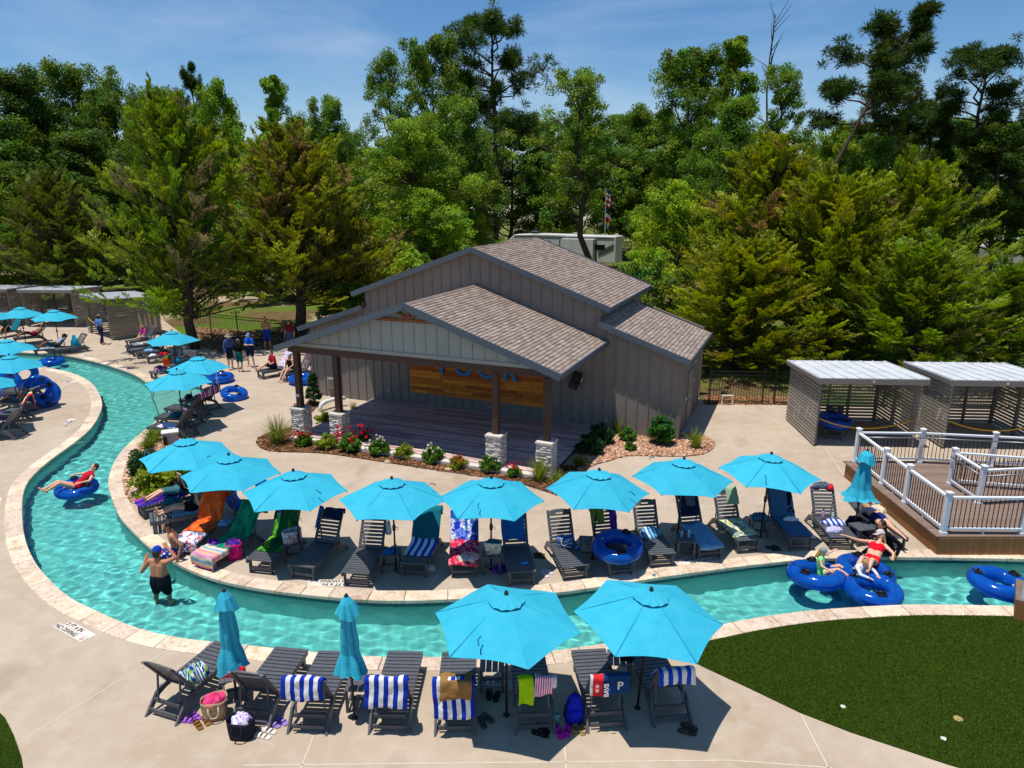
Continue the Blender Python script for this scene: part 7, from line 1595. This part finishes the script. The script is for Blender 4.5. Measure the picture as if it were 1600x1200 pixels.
p = at_z(1386, 866); J = sit(.25, 'side', .1, .4); J.update(anL=(.2, -.75, .06), anR=(-.05, -.7, .06), toL=(.22, -.86, .04), toR=(-.05, -.82, .04), knL=(.16, -.42, .2), knR=(-.06, -.4, .16)); person(J, (p.x, p.y, .04), R(-75), 'dark haired person in black wetsuit top on the river edge', SKIN[1], [('wetsuit', C_('blkw', (20, 22, 32)), dict(torso=(0, 1), arms=.96, legs=.94, k=.014))], HD, long_hair=True)
# far left
person(recline(50, .22), LO['W1'][0], LO['W1'][1], 'man in pale shirt and dark shorts lying on a far lounger', SKIN[2], [shirt(C_('lavsh', (170, 176, 210)), .4), shorts(C_('dksh', (26, 60, 70)), .4)], HD)
person(recline(45, .2), LO['W3'][0], LO['W3'][1], 'bare chested man in red shorts on a far left lounger', SKIN[2], [shorts(C_('rdsh', (150, 30, 60)), .36)], HD)
p = lpt('W4', 0, .8, S_); person(sit(.15, 'knee', .3), p, R(10), 'person in dark green top sitting among far left loungers', SKIN[2], [shirt(C_('dkgreen', (40, 70, 66)), .4), shorts(C_('bk5', (30, 34, 40)), .4)], HD)
person(recline(50, .2, 'phone'), LO['N1'][0], LO['N1'][1], 'boy lying on a left bank lounger beside blue tubes', SKIN[2], [shorts(C_('stsh', (60, 90, 110)), .42)], HD, scale=.94)
p = lpt('B1', 0, 1.0, S_); person(sit(.05, 'knee', .3), p, R(-30), 'person in pink top sitting on the farthest cedar lounger', SKIN[0], [shirt(C_('pinktop', (232, 70, 170)), .4), shorts(C_('wht5', (200, 190, 190)), .3)], HL, ('bucket', C_('strawhat', (150, 110, 90))), scale=.9)
# =================================================================== planting in the beds, mulch and stones
def bush_mesh(seed, base, H, W, n=26, per=60, leaf=(.075, .05), cone=False):
    r = np.random.default_rng(seed); d = unit(r.normal(size=(n, 3))); d[:, 2] = abs(d[:, 2]); C = d * np.array([W / 2, W / 2, H * .8]) * r.uniform(.45, .95, (n, 1)) + np.array([0, 0, H * .16])
    if cone: z = r.random(n) ** .8; a = r.uniform(0, 6.28, n); rr = W / 2 * (1 - z) ** .6 * .8; C = np.c_[rr * np.cos(a), rr * np.sin(a), .1 * H + z * H * .82]
    tk = MB()
    for c in C[::2]: tk.tube([(0, 0, 0), tuple(c * .6), tuple(c)], [.012, .008, .004], 4, False)
    V, F, Cc = clump_leaves(C, np.full(n, W * .17), per, leaf[0], leaf[1], base, r=r, up=.5); V[:, 2] = np.maximum(V[:, 2], .01)
    return tk.mesh('stems', M_BARK), np_mesh('foliage', V, F, M_LEAF, Cc)
def grass_mesh(seed, base, H, W, n=170, wid=.018):
    r = np.random.default_rng(seed); V, F, Cc = [], [], []
    for i in range(n):
        a, out, h = r.uniform(0, 6.28), r.uniform(.15, 1) * W / 2, H * r.uniform(.55, 1.1); b = np.array([math.cos(a), math.sin(a), 0]); s = np.array([-b[1], b[0], 0]); o = len(V); p0 = b * r.uniform(0, .12) * W
        for k, t in enumerate((0, .35, .7, 1)):
            c = p0 + b * out * t ** 1.6 + np.array([0, 0, h * (t - .38 * t * t * (out / (W / 2)) * 1.5)]); w = wid * (1 - t * .9)
            V += [c - s * w / 2, c + s * w / 2]
        F += [(o + 2 * k, o + 2 * k + 1, o + 2 * k + 3, o + 2 * k + 2) for k in range(3)]; c = np.clip(np.array(base)[:3] * r.uniform(.6, 1.4) * np.array([r.uniform(.9, 1.3), 1, 1]), 0, 1); Cc += [c] * 3
    return np_mesh('blades', np.array(V), np.array(F), M_LEAF, np.array(Cc))
def flower_mesh(seed, col, H, W, n=14, spread=1.0):
    r = np.random.default_rng(seed); V, F, Cc = [], [], []; o = 0
    for i in range(n):
        a = r.uniform(0, 6.28); rr = W / 2 * r.random() ** .5 * spread; c = np.array([rr * math.cos(a), rr * math.sin(a), H * r.uniform(.6, 1.05)]); m = 14; d = unit(r.normal(size=(m, 3)) + UPV * .6)
        v, f, cc = leaves(c + d * .025, unit(np.cross(d, r.normal(size=(m, 3)))), d, np.full(m, .06), np.full(m, .055), np.clip(np.array(col)[:3] * r.uniform(.7, 1.2, (m, 1)), 0, 1)); V.append(v); F.append(f + o); Cc.append(cc); o += len(v)
    return np_mesh('flowers', np.concatenate(V), np.concatenate(F), M_LEAF, np.concatenate(Cc))
GB_, GY, GD_, GGR = lin(86, 128, 40), lin(136, 150, 36), lin(48, 80, 34), lin(120, 136, 58)
BM = {'bush': bush_mesh(1, GB_, .5, .6), 'yellow': bush_mesh(2, GY, .55, .8, 30), 'dark': bush_mesh(3, GD_, .6, .7, 30), 'cone': bush_mesh(4, GD_, 1.15, .6, 44, 60, cone=True), 'round': bush_mesh(5, lin(62, 112, 38), 1.0, .72, 50, 70)}
GM_ = {'big': grass_mesh(1, GGR, 1.0, 1.3, 260), 'mid': grass_mesh(2, lin(130, 146, 50), .6, .8, 150), 'fine': grass_mesh(3, lin(130, 150, 60), .45, .5, 120, .01), 'lily': grass_mesh(4, lin(104, 128, 34), .42, .8, 170, .026)}
FM = {'red': flower_mesh(1, lin(220, 20, 50), .5, .6, 24, 1.1), 'white': flower_mesh(2, lin(228, 224, 206), .5, .5, 10), 'pink': flower_mesh(3, lin(226, 24, 66), .58, .75, 26, 1.2)}
def plant(kind, key, px, py, s, label, fl=None, cat='shrub'):
    P = at_z(px, py, .02); o = thing({'b': 'garden_shrub', 'g': 'grass_clump'}[kind], P, random.uniform(0, 6), label, cat, 'planting in the garden beds'); s *= 1.3; o.scale = (s, s, s)
    if kind == 'b': link('stems', BM[key][0], o).color = (1, 1, 1, 1); link('foliage', BM[key][1], o).color = (1, 1, 1, 1)
    else: link('blades', GM_[key], o).color = (1, 1, 1, 1)
    if fl: f = link('flowers', FM[fl], o); f.color = (1, 1, 1, 1); f['kind'] = 'stuff'
for a in [('g', 'big', 434, 692, 1.0, 'tall spiky grass clump left of the stone piers', None, 'grass'), ('b', 'bush', 474, 696, .8, 'red flowering bush at the left stone pier', 'red'), ('b', 'yellow', 510, 701, .75, 'yellow green shrub between the two left piers', None), ('b', 'bush', 549, 704, 1.05, 'rose bush with most red blooms', 'pink'), ('b', 'bush', 568, 692, .7, 'small rose bush with pink red blooms by the pier', 'pink'),
  ('b', 'bush', 592, 710, .95, 'white flowering shrub nearest the red roses', 'white'), ('b', 'yellow', 630, 714, .7, 'plain green shrub in the middle of the stage bed', None), ('b', 'bush', 676, 722, .95, 'white rose shrub in the middle of the stage bed', 'white'), ('b', 'yellow', 717, 730, .6, 'small shrub with a few red blooms', 'red'), ('b', 'bush', 767, 736, .9, 'white rose shrub at the third pier', 'white'), ('b', 'bush', 803, 744, .6, 'low red blooming plant beside long grass', 'red'),
  ('g', 'mid', 842, 750, 1.2, 'long pale grass clump near the right pier', None, 'grass'), ('g', 'mid', 872, 762, .9, 'drooping grass at the bed tip', None, 'grass'), ('b', 'cone', 491, 632, .95, 'upright evergreen cone beside the left post', None), ('b', 'bush', 470, 652, .8, 'shrub with one red bloom behind the pier', 'red'), ('b', 'yellow', 505, 662, .7, 'round yellow green shrub beside the white pipe', None), ('b', 'dark', 528, 652, .5, 'small dark shrub beside the stage edge', None), ('g', 'fine', 552, 643, 1.0, 'small fine grass tuft by the wall', None, 'grass'),
  ('b', 'dark', 938, 692, 1.0, 'dark shrub at the stage right corner', None), ('b', 'dark', 922, 708, 1.0, 'dark low shrub nearer the right pier', None), ('g', 'lily', 905, 728, .9, 'spiky plant beside the right pier', None, 'grass'), ('g', 'fine', 965, 676, 1.6, 'wispy pale grass against the wall', None, 'grass'), ('b', 'bush', 982, 688, .85, 'rose shrub in the pink gravel', None), ('b', 'bush', 985, 703, .55, 'small green shrub in the pink gravel', None), ('b', 'round', 1032, 693, 1.0, 'clipped round evergreen by the wing wall', None), ('g', 'mid', 1087, 700, 1.1, 'arching green grass at the wing corner', None, 'grass'),
  ('g', 'lily', 240, 690, 1.2, 'arching lily leaves beside the utility box', None, 'grass'), ('g', 'lily', 256, 676, 1.0, 'arching lily leaves at the top of the pool bed', None, 'grass'), ('g', 'lily', 232, 700, .9, 'lily leaves at the coping edge', None, 'grass'), ('b', 'dark', 226, 738, 1.1, 'dark shrub at the outer curve of pool bed', None), ('b', 'yellow', 243, 768, 1.25, 'bright yellow green shrub at lower end of pool bed', None), ('b', 'dark', 248, 740, 1.0, 'dark shrub behind the yellow green one', None), ('b', 'bush', 268, 752, 1.0, 'green shrub beside the reclining couple', None), ('b', 'bush', 262, 725, .9, 'green shrub under the leftmost umbrella', None), ('b', 'yellow', 280, 740, .8, 'olive shrub under the umbrella edge', None)]:
    plant(*a)
# loose chips and stones on the beds
def scatter(name, poly, n, size, cols, parent_label, flat=.45, z=.02):
    r = np.random.default_rng(len(name)); P = np.asarray(poly); lo, hi = P.min(0), P.max(0); Q = r.uniform(lo, hi, (n * 3, 2)); Q = Q[inside(Q, P)][:n]; n = len(Q); t = np.array([(1, 0, 0), (0, 1, 0), (-1, 0, 0), (0, -1, 0), (0, 0, 1)], float)
    s = size * r.uniform(.5, 1.5, (n, 1, 1)); V = t[None] * s * np.array([1, 1, flat]) * (1 + r.normal(0, .25, (n, 5, 1))); a = r.uniform(0, 6.28, n); ca, sa = np.cos(a)[:, None], np.sin(a)[:, None]; asp = r.uniform(.4, 1, (n, 1))
    X = V[:, :, 0]; Yy = V[:, :, 1] * asp; W = np.stack([X * ca - Yy * sa + Q[:, :1], X * sa + Yy * ca + Q[:, 1:], V[:, :, 2] + z + r.uniform(0, .015, (n, 1))], 2).reshape(-1, 3)
    k = np.arange(n)[:, None] * 5; F = np.concatenate([np.stack([k[:, 0] + i, k[:, 0] + (i + 1) % 4, k[:, 0] + 4], 1) for i in range(4)]); cc = np.array(cols)[:, :3][r.integers(0, len(cols), n)] * r.uniform(.7, 1.2, (n, 1)); return tag(link(name, np_mesh(name, W, F, M_CHIP, np.tile(cc, (4, 1)))), kind='stuff')
_t = NT('loose_chip'); M_CHIP = _t.done(_t.attr('tint'), .9, 0, .15)
scatter('bark_chips', bed_front, 9000, .045, [lin(90, 60, 40), lin(126, 88, 58), lin(70, 46, 32), lin(150, 112, 78)], '')
scatter('pink_gravel', bed_right, 9000, .04, [lin(176, 130, 102), lin(196, 156, 128), lin(140, 96, 72), lin(206, 176, 152), lin(112, 78, 60)], '', .6)
scatter('river_rocks', bed_pool, 5200, .05, [lin(150, 112, 82), lin(190, 150, 118), lin(116, 82, 60), lin(206, 178, 148)], '', .6)
litter_strip = np.array([tuple(at_z(x, y)[:2]) for x, y in ((1100, 632), (1235, 633), (1235, 620), (1100, 618))]); scatter('leaf_litter', litter_strip, 1500, .06, [lin(120, 84, 56), lin(160, 116, 80), lin(96, 66, 44)], '', .4, 0.0)
litter2 = np.array([tuple(at_z(x, y)[:2]) for x, y in ((290, 530), (340, 552), (400, 547), (445, 545), (450, 522), (300, 510))]); scatter('leaf_litter', litter2, 4500, .07, [lin(110, 80, 54), lin(150, 112, 80), lin(86, 60, 42), lin(170, 140, 110)], '', .4, 0.0)
litter3 = np.array([tuple(at_z(x, y)[:2]) for x, y in ((1060, 690), (1240, 640), (1230, 660), (1130, 690))])
def boulder(px, py, s, label):
    r = np.random.default_rng(px); m = MB(); ellipsoid(m, (0, 0, s[2] * .3), s, None, 12, 8); V = np.array(m.v); V *= 1 + .12 * np.sin(V[:, :1] * 9 + px) * np.cos(V[:, 1:2] * 8 + 1); m.v = [tuple(v) for v in V]; P = at_z(px, py); tag(m.obj('boulder', plain('boulder_stone', lin(190, 164, 136), .9, nscale=7, namt=.4, bump=.6), loc=(P.x, P.y, 0), rot=(0, 0, px)), label, 'stone')
boulder(212, 772, (.26, .2, .14), 'flat pale boulder at the lower end of pool bed'); boulder(605, 722, (.16, .11, .05), 'flat stone between white flowering shrubs'); boulder(700, 734, (.14, .1, .05), 'flat stone right of the white rose shrub'); boulder(212, 712, (.3, .08, .1), 'long pale edging stone under the umbrella tip'); boulder(518, 660, (.1, .08, .06), 'small pale rock beside the stage edge')

# short blades of the artificial turf
def turf_blades(name, poly, n, xmax=13.0, ymin=7.2):
    r = np.random.default_rng(77); P = np.asarray(poly); lo, hi = np.maximum(P.min(0), (-9, ymin)), np.minimum(P.max(0), (xmax, 99)); Q = r.uniform(lo, hi, (int(n * 1.6), 2)); Q = Q[inside(Q, P)][:n]; n = len(Q); a = r.uniform(0, 6.28, n); h = r.uniform(.014, .032, n); w = .006
    b = np.c_[np.cos(a), np.sin(a)] * w; ln = r.normal(0, .012, (n, 2)) + np.array([.006, -.004]); V = np.stack([np.c_[Q - b, np.full(n, .011)], np.c_[Q + b, np.full(n, .011)], np.c_[Q + ln, .012 + h]], 1).reshape(-1, 3); c = np.array([lin(64, 86, 16)[:3], lin(76, 98, 20)[:3], lin(56, 76, 12)[:3], lin(92, 106, 32)[:3]])[r.choice(4, n, p=[.4, .27, .27, .06])] * r.uniform(.82, 1.18, (n, 1))
    return tag(link(name, np_mesh(name, V, np.arange(3 * n).reshape(-1, 3), M_CHIP, c)), kind='stuff')
turf_blades('turf_blades', turf_main, 230000); turf_blades('turf_blades', turf_corner, 5000, -5, 7.0)
bpy.data.scenes.remove(WORK)
